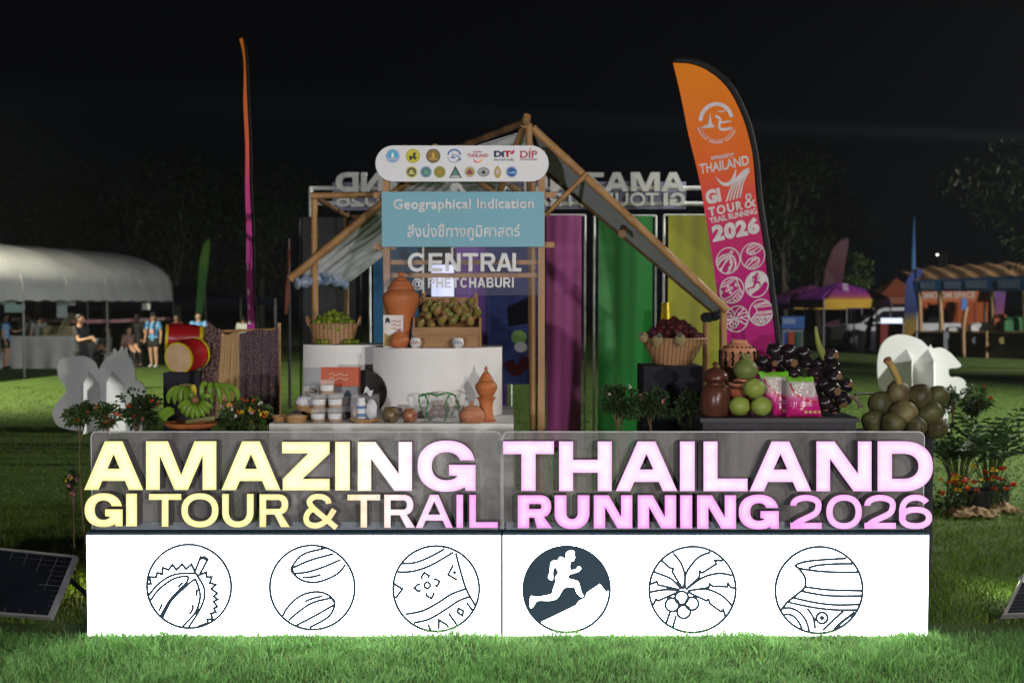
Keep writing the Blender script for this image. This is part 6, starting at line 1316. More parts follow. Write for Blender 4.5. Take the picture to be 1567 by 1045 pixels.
# ------------------------------------------------------------------ far things: tents, stall, car
random.seed(21)
m_tent = M('white tent sheet', (.42, .42, .44), (.30, .30, .32), scale=1.6, rough=.6, detail=7, bump=.3, bscale=3); m_steel = M('tent pole', (.26, .26, .26), rough=.5)
def vault(label, c0, e, L, Wd, eave, rise, val, nb):
    e = Vector(e).normalized(); d = Vector((-e.y, e.x, 0)); c0 = Vector(c0); t = thing('vaulted_tent', label, 'tent', c0)
    m = MB()
    def fn(u, v):
        a = math.pi*v; sag = .05*math.sin(math.pi*((u*nb) % 1))
        return c0+e*(L*u)+d*(Wd/2-Wd/2*math.cos(a))+Vector((0, 0, eave+(rise-sag)*math.sin(a)**.8))
    m.grid(fn, nb*8, 28, th=(0, 0, -.01)); m.build('roof_sheet', m_tent, t, True)
    m = MB(); m.grid(lambda u, v: c0+e*(L*u)-d*.01+Vector((0, 0, eave-(val-.05*abs(math.sin(u*60)))*v)), 120, 2, th=d*.006); m.build('valance', m_tent, t)
    m = MB(); m.grid(lambda u, v: c0+e*L+d*(Wd*u)+Vector((0, 0, eave-val*v)), 30, 2, th=e*.006); m.build('valance', m_tent, t)
    m = MB()
    for i in range(nb+1): m.tube([fn(i/nb, v/20)+Vector((0, 0, -.03)) for v in range(21)], .025, 5)
    m.build('roof_ribs', m_steel, t)
    for i in range(nb+1):
        for s in (0, 1):
            
            if i % 2 == 0: continue
            m = MB(); p = c0+e*(L*i/nb)+d*(Wd*s); m.tube([(p.x, p.y, 0), (p.x, p.y, eave)], .025, 6); m.build('pole', m_steel, t)
    return t
vault('long white vaulted tent with ribbed roof at the left', (-13.7, 21.5, 0), (.21, .98, 0), 12.8, 6.5, 2.28, 1.35, .33, 7)
m_cloth = M('white table cloth', (.50, .50, .50), (.42, .42, .43), scale=3, rough=.8)
def table(label, px, Y, w_, d_, h=.76, mat=None):
    g = G(px, Y); m = MB(); m.grid(lambda u, v: g+Vector(((u-.5)*w_, -d_/2+.03*math.sin(u*34)*v, h*(1-v))), 40, 4, th=(0, .01, 0)); m.bx(g.x-w_/2, g.x+w_/2, g.y-d_/2+.012, g.y+d_/2, h-.03, h); m.bx(g.x-w_/2, g.x+w_/2, g.y+d_/2-.02, g.y+d_/2-.001, 0, h-.031)
    return tag(m.build('clothed_table', mat or m_cloth, None), label, 'table')
table('long white clothed table under the left tent', 62, 31.0, 3.0, .8, .95)
def chair(label, px, Y, rz, group):
    g = G(px, Y); t = thing('plastic_chair', label, 'chair', g, group); m_p = M('white plastic chair', (.45, .45, .46), rough=.4)
    rt = Matrix.Rotation(rz, 3, 'Z'); bx = lambda m, c, s: m.box(g+rt @ Vector(c), s, rot=rt)
    m = MB(); bx(m, (0, 0, .43), (.44, .44, .03)); m.build('seat', m_p, t)
    m = MB(); bx(m, (0, .21, .82), (.44, .03, .10)); bx(m, (0, .21, .60), (.06, .025, .34)); bx(m, (-.15, .21, .60), (.05, .025, .34)); bx(m, (.15, .21, .60), (.05, .025, .34)); m.build('backrest', m_p, t)
    for sx in (-.19, .19):
        for sy in (-.19, .19): m = MB(); bx(m, (sx, sy, .207), (.04, .04, .414)); m.build('leg', m_p, t)
chair('white plastic chair turned sideways under the left tent', 163, 31, 1.2, None); chair('white plastic chair facing the lawn under the left tent', 197, 31.5, -.6, None)
m = MB(); m.box(P(102, 493, 30.6), (.62, .5, .05), rot=Matrix.Rotation(R(-58), 3, 'Y')); tag(m.build('serving_lid', M('steel lid', (.4, .36, .26), rough=.3, metal=.6)), 'tilted metal serving lid above the white table', 'lid')
m = MB(); a, b = P(86, 505, 30.8), P(70, 492, 30.8); m.bx(b.x, a.x+.5, 30.6, 31.1, .951, 1.25); tag(m.build('food_tray', M('food tray', (.22, .19, .10), (.3, .26, .16), scale=9)), 'food tray with yellow greens on the white table', 'tray')
rampm = M('barrier tape', (.45, .06, .07), (.5, .46, .46), scale=3, rough=.5, stretch=(3, .01, .01))
m = MB(); a, b = P(18, 491, 33), P(262, 490, 34.2); m.grid(lambda u, v: a.lerp(b, u)+Vector((0, 0, .11*v-.08*math.sin(u*3.14))), 60, 1, th=(0, .01, 0)); tag(m.build('barrier_tape', rampm), 'red and white barrier tape strung behind the left tent', 'tape')
for i, (x0, x1, y0, y1, Y, col, lb) in enumerate(((8, 31, 453, 466, 27, (.30, .36, .42), 'blue white paper sign at the far left tent edge'), (93, 108, 455, 486, 29.6, (.34, .40, .46), 'long blue white paper strip hanging from the tent edge'), (106, 121, 456, 467, 29.7, (.42, .42, .42), 'small white paper sign beside the long strip'), (222, 234, 464, 474, 32.6, (.40, .42, .42), 'small white paper sign near the tent end pole'))):
    a, b = P(x0, y1, Y), P(x1, y0, Y); m = MB(); m.bx(a.x, b.x, Y-.25, Y-.24, a.z, b.z); o = m.build('paper_sign', M('paper%d' % i, col, tuple(c*.7 for c in col), scale=7, rough=.6)); tag(o, lb, 'sign')
m = MB(); a, b = P(7, 478, 36), P(37, 466, 36); m.bx(a.x, b.x, 36, 36.05, a.z, b.z); tag(m.build('lit_display', EM('pale green display', (.20, .30, .27), .35)), 'pale green lit display inside the left tent', 'display')
# back feather flags
def small_flag(name, label, outline, Y, mat, px_pole):
    t = thing(name, label, 'flag', G(px_pole, Y)); m = MB(); m.prism([outline], flagmap(Y, .05), 0, .02); m.build('fabric', mat, t)
    m = MB(); a = P(px_pole, outline[0][1], Y); m.tube([(a.x, Y+.03, 0), (a.x, Y+.03, a.z)], .03, 6); m.build('pole', m_blk, t)
small_flag('feather_flag', 'green feather flag behind the left tent end', [(320, 365), (322, 372), (318, 420), (312, 460), (306, 500), (297, 500), (302, 450), (306, 400), (312, 373)], 33, rampmat('green flag', 'Generated', 'Z', [(0, (.006, .03, .010)), (.6, (.010, .045, .010)), (.75, (.035, .085, .010)), (1, (.045, .10, .015))], .6), 313)
small_flag('feather_flag', 'narrow rusty orange flag seen edge on left of the pavilion', [(443, 366), (444, 380), (443, 420), (443, 470), (440, 482), (436, 480), (439, 430), (440, 380)], 19, M('rust flag', (.14, .028, .010), (.10, .016, .007), scale=2, rough=.6), 441)
small_flag('feather_flag', 'dark maroon feather flag behind the purple gazebo', [(1297, 364), (1298, 372), (1293, 400), (1288, 440), (1284, 500), (1262, 500), (1258, 445), (1264, 410), (1274, 382), (1284, 370)], 46, M('maroon flag', (.05, .006, .016), (.035, .005, .015), scale=.8, rough=.6), 1288)
small_flag('feather_flag', 'blue to yellow feather flag left of the stall', [(1412, 411), (1409, 425), (1403, 470), (1402, 520), (1382, 520), (1384, 470), (1388, 430), (1398, 415)], 38.5, rampmat('blue yellow flag', 'Generated', 'Z', [(0, (.20, .10, .02)), (.25, (.16, .12, .03)), (.4, (.02, .03, .10)), (1, (.03, .06, .22))], .6), 1402)
small_flag('feather_flag', 'violet and yellow feather flag at the back of the stall', [(1540, 415), (1542, 430), (1536, 470), (1532, 505), (1518, 505), (1521, 450), (1528, 422)], 42, rampmat('violet flag', 'Generated', 'Z', [(0, (.25, .12, .02)), (.4, (.12, .03, .12)), (.8, (.04, .04, .16)), (1, (.02, .05, .2))], .6), 1537)
m = MB(); a = P(1399, 332, 39.5); m.tube([(a.x-.15, 39.5, 0), (a.x-.03, 39.5, a.z*.55), (a.x, 39.5, a.z)], [.16, .13, .015], 8); tag(m.build('blue_flagpole', M('blue pole cloth', (.03, .09, .22), (.02, .06, .16), scale=2, rough=.6), None, True), 'tall thin blue pole flag left of the stall', 'flag')
# gazebos
def gazebo(label, px, Y, half, zv, ztop, cols, rot, lw=.03, val=.28, letters=False):
    g = G(px, Y); t = thing('gazebo', label, 'gazebo', g); n = 6; pts = [g+Vector((half*math.cos(rot+2*math.pi*i/n), half*.75*math.sin(rot+2*math.pi*i/n), 0)) for i in range(n)]
    for i in range(n):
        a, b = pts[i], pts[(i+1) % n]; m = MB()
        def fn(u, v, a=a, b=b):
            q = a.lerp(b, u); q = q.lerp(g, v); q.z = zv+(ztop-zv)*(v**.72)*(1-.06*math.sin(u*3.14)*(1-v)); return q
        m.grid(fn, 8, 10, th=(0, 0, -.01)); m.build('canopy_panel', cols[i % len(cols)], t, True)
        m = MB(); m.grid(lambda u, v: a.lerp(b, u)+Vector((0, 0, zv-.002-val*v)), 6, 1, th=(b-a).cross(Vector((0, 0, 1))).normalized()*.006); m.build('valance', (m_gb if i % 2 else m_gp) if i != 4 else m_gy, t)
        m = MB(); m.tube([(a.x, a.y, 0), (a.x, a.y, zv)], lw, 6); m.build('leg', m_steel, t)
    return t
m_gp = M('violet canopy', (.20, .035, .22), (.12, .025, .22), scale=.9, rough=.5); m_gy = M('yellow canopy trim', (.50, .32, .02), (.42, .24, .02), scale=1.5, rough=.5); m_gb = M('blue violet canopy', (.07, .03, .20), (.22, .05, .10), scale=.8, rough=.5)
m_gg = rampmat('violet to amber canopy', 'Generated', 'Z', [(0, (.36, .15, .02)), (.18, (.26, .06, .12)), (.5, (.20, .03, .20)), (1, (.18, .03, .22))], .5)
gz = gazebo('violet and amber gazebo canopy in front of the white pickup', 1282, 41, 2.0, P(1282, 458, 41).z, P(1282, 432, 41).z, [m_gb, m_gp, m_gb, m_gp, m_gg, m_gp], R(0), val=.33)
m = MB(); put_text(m, 'KIWA', (1291, 452), (1288, 434), (1300, 450), 40.2, .05); m.build('lettering', M('violet white print', (.45, .35, .48), rough=.5), gz)
gazebo('darker violet gazebo canopy behind the first one', 1238, 45, 2.2, P(1238, 464, 45).z, P(1238, 436, 45).z, [m_gb, m_gb, m_gp], R(0), val=.25)
def peak_tent(label, px, Y, half, zv, zt, mat):
    g = G(px, Y); t = thing('peaked_tent', label, 'tent', g); m = MB(); cs = [g+Vector((half*a, half*b, 0)) for a, b in ((-1, -1), (1, -1), (1, 1), (-1, 1))]
    for i in range(4):
        a, b = cs[i], cs[(i+1) % 4]
        def fn(u, v):
            q = a.lerp(b, u).lerp(g, v); q.z = zv+(zt-zv)*v**1.6; return q
        m.grid(fn, 8, 10)
    m.build('roof_sheet', mat, t, True); m = MB()
    for i in range(4): m.grid(lambda u, v, i=i: cs[i].lerp(cs[(i+1) % 4], u)+Vector((0, 0, zv-.3*v)), 4, 1)
    m.build('valance', mat, t)
    for c in cs: m = MB(); m.tube([(c.x, c.y, 0), (c.x, c.y, zv)], .04, 6); m.build('pole', m_steel, t)
peak_tent('white peaked tent behind the stall roof', 1424, 56, 1.6, P(1424, 432, 56).z, P(1424, 411, 56).z, m_tent)
peak_tent('large dark blue peaked tent beyond the end of the left tent', 290, 44, 3.0, P(290, 478, 44).z+.6, P(290, 448, 44).z+.4, M('navy tent', (.012, .016, .04), (.010, .012, .03), rough=.6))
peak_tent('orange tent with dark roof between the gazebo and the flag', 1367, 47, 1.5, P(1366, 455, 47).z, P(1366, 425, 47).z, M('orange tent', (.20, .05, .018), (.05, .03, .03), scale=.6, rough=.6))
# pickup
m_car = M('white car paint', (.55, .57, .60), (.50, .52, .55), scale=2, rough=.25, coat=.5); m_glass = M('dark car glass', (.012, .014, .018), rough=.08); m_tyre = M('tyre rubber', (.012, .012, .012), rough=.8); m_rim = M('wheel rim', (.35, .35, .36), rough=.3, metal=.7)
Yc_ = 43.0; carx = G(1268, Yc_).x; car = thing('pickup_truck', 'white pickup truck parked facing left behind the gazebo', 'pickup', (carx, Yc_, 0))
rc = Matrix.Rotation(R(-14), 3, 'Z'); cp = lambda x, y, z: Vector((carx, Yc_, 0))+rc @ Vector((x, y, z))
def carprism(nm, prof, y0, y1, mat, par=None):
    m = MB(); m.prism([prof], lambda x, z, d: cp(x, d, z), y0, y1); o = m.build(nm, mat, par or car); return o
carprism('body', [(0, .42), (.02, .75), (.12, .92), (.55, 1.02), (1.25, 1.08), (5.0, 1.10), (5.05, .5), (4.75, .45), (4.65, .75), (4.2, .85), (3.75, .75), (3.65, .42), (1.55, .42), (1.45, .75), (1.0, .85), (.55, .75), (.45, .42)], 0, 1.78, m_car)
carprism('cab', [(1.2, 1.081), (1.95, 1.66), (2.1, 1.72), (3.1, 1.74), (3.35, 1.66), (3.5, 1.09)], .08, 1.70, m_car)
carprism('side_window', [(1.55, 1.14), (2.05, 1.58), (3.08, 1.62), (3.2, 1.14)], .070, .078, m_glass)
m = MB(); m.add([cp(1.235, .16, 1.13), cp(1.235, 1.62, 1.13), cp(1.90, 1.56, 1.645), cp(1.90, .22, 1.645)], [(0, 1, 2, 3)]); m.V = [v+rc @ Vector((-.03, 0, .012)) for v in m.V]; m.build('windscreen', m_glass, car)
m = MB(); m.box(cp(1.5, -.03, 1.14), (.10, .16, .12), rot=rc); m.build('mirror', m_car, car)
for y in (.12, 1.40): m = MB(); m.box(cp(.03, y+.14, .76), (.06, .28, .14), rot=rc); m.build('headlight', M('lamp glass', (.6, .6, .62), rough=.1), car)
carprism('roof_rack', [(2.0, 1.745), (3.2, 1.765), (3.2, 1.80), (2.0, 1.78)], .2, 1.6, m_tyre)
for x in (1.0, 4.2):
    for y in (.12, 1.66):
        ax = (rc @ Vector((0, -1, 0))).to_track_quat('Z', 'Y').to_matrix(); c = cp(x, y, .36)
        m = MB(); m.lathe(c, [(.22, -.11), (.35, -.11), (.36, 0), (.35, .11), (.22, .11)], 24, rot=ax); wh = m.build('wheel', m_tyre, car, True, angle=40)
        m = MB(); m.lathe(c, [(0, .10), (.08, .115), (.215, .09), (.215, -.1)], 20, rot=ax, wob=lambda a, z: .0); m.build('rim', m_rim, wh, True, angle=40)
# blue sign, bins, red board, table with dark visitor
def slab(name, label, cat_, x0, x1, y0, y1, Y, mat, d=.05, ground=False):
    a, b = P(x0, y1, Y), P(x1, y0, Y); m = MB(); m.bx(a.x, b.x, Y, Y+d, 0 if ground else a.z, b.z); o = m.build(name, mat); return tag(o, label, cat_)
bsn = thing('notice_board', 'blue notice board on legs right of the pink flag', 'board', G(1213, 36)); a, b = P(1196, 503, 36), P(1231, 484, 36)
m = MB(); m.bx(a.x, b.x, 36, 36.05, a.z, b.z); m.build('panel', M('blue notice', (.03, .09, .30), (.05, .14, .36), scale=1.2, rough=.5), bsn)
m = MB(); c, d = P(1197, 496, 36), P(1217, 487, 36); m.bx(c.x, d.x, 35.985, 35.998, c.z, d.z); m.build('printed_text', M('pale blue print', (.22, .28, .44), (.12, .2, .42), scale=16, rough=.5), bsn)
for x in (a.x+.06, b.x-.06): m = MB(); m.tube([(x, 36.08, 0), (x, 36.08, b.z)], .025, 6); m.build('leg', m_steel, bsn)
for i, (x0, x1, col, lb) in enumerate(((1197, 1204.5, (.03, .07, .28), 'blue waste bin in the row of three'), (1205.5, 1216, (.32, .06, .03), 'orange red waste bin in the row of three'), (1217, 1228, (.03, .10, .09), 'dark green waste bin in the row of three'))):
    a, b = P(x0, 528, 36.6), P(x1, 505, 36.6); t = thing('waste_bin', lb, 'bin', ((a.x+b.x)/2, 36.6, 0), 'waste bins')
    m = MB(); m.add([(a.x+.02, 36.6, 0), (b.x-.02, 36.6, 0), (b.x, 36.56, b.z-.06), (a.x, 36.56, b.z-.06), (a.x+.02, 36.85, 0), (b.x-.02, 36.85, 0), (b.x, 36.9, b.z-.06), (a.x, 36.9, b.z-.06)], [(0,1,2,3), (7,6,5,4), (0,4,5,1), (1,5,6,2), (2,6,7,3), (3,7,4,0)]); m.build('body', M('bin %d' % i, col, rough=.5), t)
    m = MB(); m.bx(a.x-.01, b.x+.01, 36.55, 36.91, b.z-.058, b.z); m.build('lid', M('pale lid', (.24, .25, .34), rough=.5), t)
slab('red_board', 'red standing board right of the dark visitor', 'board', 1347, 1382, 495, 528, 39, M('red board', (.15, .018, .014), (.12, .014, .012), scale=2, rough=.5), .4, True)
m = MB(); a, b = P(1352, 495, 40.6), P(1381, 487, 40.6); m.bx(a.x, b.x, 40.6, 40.9, a.z, b.z); tag(m.build('light_strip', EM('cold light strip', (.75, .82, 1.0), 1.3)), 'glowing white and blue light strip behind the red board', 'lamp')
table('white clothed table beside the dark visitor at the right', 1330, 41.5, .85, .6, .8)
# stall
m_th = M('thatch', (.25, .15, .07), (.13, .08, .04), scale=9, rough=.9, stretch=(3, 1, 1), bump=.6); m_post = M('pale timber post', (.42, .28, .15), (.32, .20, .10), scale=5, rough=.6); m_fence = M('brushwood panel', (.040, .030, .020), (.075, .055, .035), scale=14, rough=.9, stretch=(6, 1, .4), bump=.5)
st = thing('thatched_stall', 'thatched timber stall with blue valance and brushwood counter at the right', 'stall', G(1490, 37))
def stY(px): return 38.5-(px-1400)/170*3.0
m = MB()
def thf(u, v):
    px = 1398+(1640-1398)*u; Y = stY(px); p = P(px, 424-12*u+(2*math.sin(u*50)), Y); return p+Vector((0, 1.6*v, .35*v-.10*(v < .01)))
m.grid(thf, 50, 6, th=(0, 0, -.10)); m.build('thatch_roof', m_th, st)
m = MB()
def vf(u, v):
    px = 1400+240*u; Y = stY(px)-.03; a = P(px, 429-10*u, Y); b = P(px, 446-1*u, Y); return a.lerp(b, v)
m.grid(vf, 40, 2, th=(0, .02, 0)); m.build('valance', M('blue valance', (.03, .10, .24), (.05, .14, .30), scale=.7, rough=.6), st)
for x0, x1 in ((1408, 1430), (1444, 1470), (1477, 1510), (1526, 1560)):
    m = MB(); m.grid(lambda u, v: vf((x0+(x1-x0)*u-1400)/240, .2+.6*v)+Vector((0, -.02, 0)), 4, 1, th=(0, .008, 0)); m.build('valance_print', M('valance print', (.22, .27, .36), (.12, .18, .32), scale=8, rough=.6), st)
for px, ln in ((1406, 0), (1437, 1), (1517, 0), (1566, 0)):
    Y = stY(px)+.05; p = P(px, 432, Y); m = MB(); g = G(px+ln, Y); m.tube(cat([g, g.lerp(p, .5)+Vector((.03, 0, 0)), p], 4), .085, 7); m.build('post', m_post, st, True)
m = MB()
def cf(u, v):
    px = 1405+235*u; Y = stY(px)-.1; a = P(px, 508+1*u, Y); return Vector((a.x, a.y, a.z*(1-v)))
m.grid(cf, 60, 4, th=(0, .06, 0)); m.build('counter_front', m_fence, st)
m = MB(); m.grid(lambda u, v: cf(u, 0)+Vector((0, .6*v-.06, .03)), 40, 1, th=(0, 0, -.05)); m.build('counter_top', m_post, st)
for px in (1474, 1510):
    Y = stY(px)-.14; a = P(px, 509, Y); m = MB(); m.tube([(a.x, Y-.02, 0), (a.x, Y-.02, a.z+.06)], .05, 6); m.build('counter_post', m_post, st)
m_or = M('orange tent cloth', (.34, .085, .022), (.27, .06, .018), scale=1.2, rough=.6)
ob = thing('orange_booth', 'orange booth with white lettering behind the stall', 'booth', G(1450, 43)); a, b = P(1400, 462, 43), P(1512, 444, 43)
m = MB(); m.bx(a.x, b.x, 43, 43.05, a.z, b.z); m.build('name_banner', m_or, ob)
m = MB(); a, b = P(1400, 528, 45), P(1512, 462, 45); m.grid(lambda u, v: Vector((a.x+(b.x-a.x)*u, 45+.06*math.sin(u*50), b.z*(1-v))), 60, 2, th=(0, .01, 0)); m.build('back_wall', m_or, ob)
m = MB(); put_text(m, 'OMKROM SPACE', (1406, 457.5), (1492, 456), (1406, 447.5), 42.98, .035); m.build('lettering', M('booth white print', (.42, .34, .28), rough=.6), ob)
m = MB(); a, b = P(1420, 512, 44.6), P(1440, 466, 44.6); m.bx(a.x, b.x, 44.6, 44.65, a.z, b.z); m.build('doorway', M('dark doorway', (.01, .01, .012), rough=.9), ob)
for x in (1402, 1508): m = MB(); p = P(x, 444, 43.1); m.tube([(p.x, 43.1, 0), p], .04, 6); m.build('pole', m_steel, ob)
ls = thing('leaning_signpost', 'leaning pale timber post with a small blue sign in front of the counter', 'sign', G(1474, 36.5)); m = MB(); m.tube(cat([G(1472, 36.5), P(1474, 500, 36.4), P(1479, 470, 36.4)], 4), .07, 7); m.build('post', m_post, ls, True)
m = MB(); a, b = P(1471, 474, 36.3), P(1480, 457, 36.3); m.bx(a.x, b.x, 36.28, 36.31, a.z, b.z); m.build('sign_panel', M('blue notice', (.03, .09, .30)), ls)
for i, (px, py, w_, h_, col, lb) in enumerate(((1460, 504, .5, .16, (.45, .45, .45), 'white dish on the stall counter'), (1503, 503, .9, .3, (.5, .5, .5), 'pile of white cups on the stall counter'), (1530, 499, .5, .6, (.30, .08, .03), 'orange crate on the stall counter'), (1552, 503, .8, .5, (.03, .14, .05), 'green printed box on the stall counter'))):
    Y = stY(px)+.2; p = P(px, py, Y); zc0 = P(px, 508, stY(px)-.1).z+.032
    m = MB(); m.bx(p.x-w_/2, p.x+w_/2, Y-.15, Y+.15, zc0, zc0+h_*.72); m.lathe((p.x, Y, zc0+h_*.72+.001), [(w_*.4, 0), (w_*.45, h_*.2), (0, h_*.28)], 12, sy=.3/w_); tag(m.build('counter_goods', M('goods%d' % i, col, tuple(c*.6 for c in col), scale=8, rough=.5), None, True, angle=30), lb, 'goods')
for i, (px, py, col, lb) in enumerate(((1450, 518, (.16, .18, .20), 'grey plaque hanging on the counter front'), (1493, 519, (.08, .10, .12), 'dark round plaque on the counter front'), (1534, 519, (.16, .13, .04), 'mustard oval plaque on the counter front'))):
    Y = stY(px)-.16; m = MB(); m.prism([cpts(px, py+2, 5.5 if i else 5, 20) if i else [(px-6, py-10), (px+6, py-10), (px+6, py+18), (px-6, py+18)]], planemap(Y), 0, .02); tag(m.build('counter_plaque', M('plaque%d' % i, col, rough=.6)), lb, 'plaque')
tw = thing('light_tower', 'pair of slim lattice light masts beyond the stall roof', 'light mast', G(1443, 62))
for px, yt in ((1440, 392), (1447, 391)):
    m = MB(); p = P(px, yt, 62); m.tube([(p.x, 62, 0), p], .10, 6); m.build('mast', M('mast steel', (.25, .25, .24), rough=.5), tw)
m = MB(); m.ball(P(1434.5, 390, 62), .07, 10); m.build('lamp', EM('mast lamp', (1, .95, .85), 3), tw)
m = MB(); m.tube([P(1434, 391, 62), P(1448, 391, 62)], .05, 6); m.build('crossarm', M('mast steel', (.25, .25, .24)), tw)
# ------------------------------------------------------------------ trees
m_bark = M('bark', (.10, .085, .065), (.06, .05, .04), scale=5, rough=.9, bump=.5, stretch=(1, 1, .3)); m_crown = leafmat('tree leaf', (.030, .050, .014), (.045, .070, .020)); m_crownl = leafmat('light tree leaf', (.06, .11, .03), (.09, .14, .04))
def tree(label, px, Y, H, cz, rx, rz, nl, mat, seed, tr=.2, ls=.28, lean=0, low=.3):
    random.seed(seed); g = G(px, Y); t = thing('tree', label, 'tree', g, None); c = g+Vector((lean, 0, cz)); m = MB()
    top = c+Vector((0, 0, rz*.4)); m.tube(cat([g, g.lerp(top, .5)+Vector((random.uniform(-.3, .3), 0, 0)), top], 5), [tr*(1-.07*i) for i in range(11)], 8); cl = []
    for i in range(10):
        v = rv(); e = c+Vector((v.x*rx*.85, v.y*rx*.85, v.z*rz*.85)); s0 = g.lerp(top, random.uniform(low, .9)); m.tube(cat([s0, s0.lerp(e, .55)+Vector((0, 0, .4)), e], 3), [tr*.42*(1-.12*j) for j in range(7)], 5); cl.append(e); cl.append(s0.lerp(e, .75))
    m.build('trunk', m_bark, t, True); m = MB(); cl += [c+Vector((v.x*rx, v.y*rx, v.z*rz)) for v in (rv() for _ in range(16))]
    for i in range(nl):
        q = random.choice(cl); v = rv(); o = Vector((v.x, v.y, v.z*.7))*rx*.36; leaf(m, q+o, rv()+Vector((0, 0, -.2)), ls*random.uniform(.6, 1.3), ls*.45)
    m.build('crown', mat, t); return t
tree('tall dark tree left of the maroon flag with a pale trunk', 1204, 52, 9, 6.4, 2.7, 3.6, 2600, m_crown, 31, .18)
tree('dark tree between the pink flag and the maroon flag', 1252, 58, 9, 6.0, 2.8, 3.4, 2400, m_crown, 32, .2)
tree('leafy lighter green tree just right of the maroon flag', 1306, 50, 5, 2.9, .9, 1.6, 900, m_crownl, 33, .1, .2)
tree('dim tree behind the long white tent at the far left', 60, 62, 11, 6.5, 4.5, 4.2, 2600, m_crown, 34, .3, .4)
tree('dim tree behind the white tent towards its middle', 165, 66, 11, 7.0, 4.5, 4.6, 2600, m_crown, 35, .3, .4)
tree('dim tree above the green feather flag', 275, 60, 10, 6.2, 4.2, 4.0, 2600, m_crown, 36, .28, .4)
tree('dim tree between the edge on flag and the pavilion', 400, 64, 10, 6.4, 4.4, 4.0, 2600, m_crown, 37, .28, .4)
tree('bright leafed tree reaching in at the right picture edge', 1640, 30, 8, 5.0, 2.6, 2.0, 2400, m_crown, 38, .2, .2, -.5, .5)
# ------------------------------------------------------------------ people
m_skin = {'light': M('skin light', (.38, .22, .15), (.34, .19, .13), rough=.5), 'tan': M('skin tan', (.26, .14, .09), (.22, .12, .075), rough=.5)}
m_hair = M('black hair', (.010, .008, .007), rough=.45); m_eye = M('eye dark', (.02, .015, .012), rough=.2)
def fuse(mb, voxel):
    me = bpy.data.meshes.new('tmp'); me.from_pydata(mb.V, [], mb.F); o = bpy.data.objects.new('tmp', me); COL.objects.link(o)
    md = o.modifiers.new('r', 'REMESH'); md.mode = 'VOXEL'; md.voxel_size = voxel
    sm = o.modifiers.new('s', 'SMOOTH'); sm.iterations = 3; sm.factor = .5
    dg = bpy.context.evaluated_depsgraph_get(); ev = o.evaluated_get(dg); m2 = bpy.data.meshes.new_from_object(ev)
    r = MB(); r.add([v.co.copy() for v in m2.vertices], [tuple(p.vertices) for p in m2.polygons]); bpy.data.objects.remove(o); bpy.data.meshes.remove(me); bpy.data.meshes.remove(m2); return r
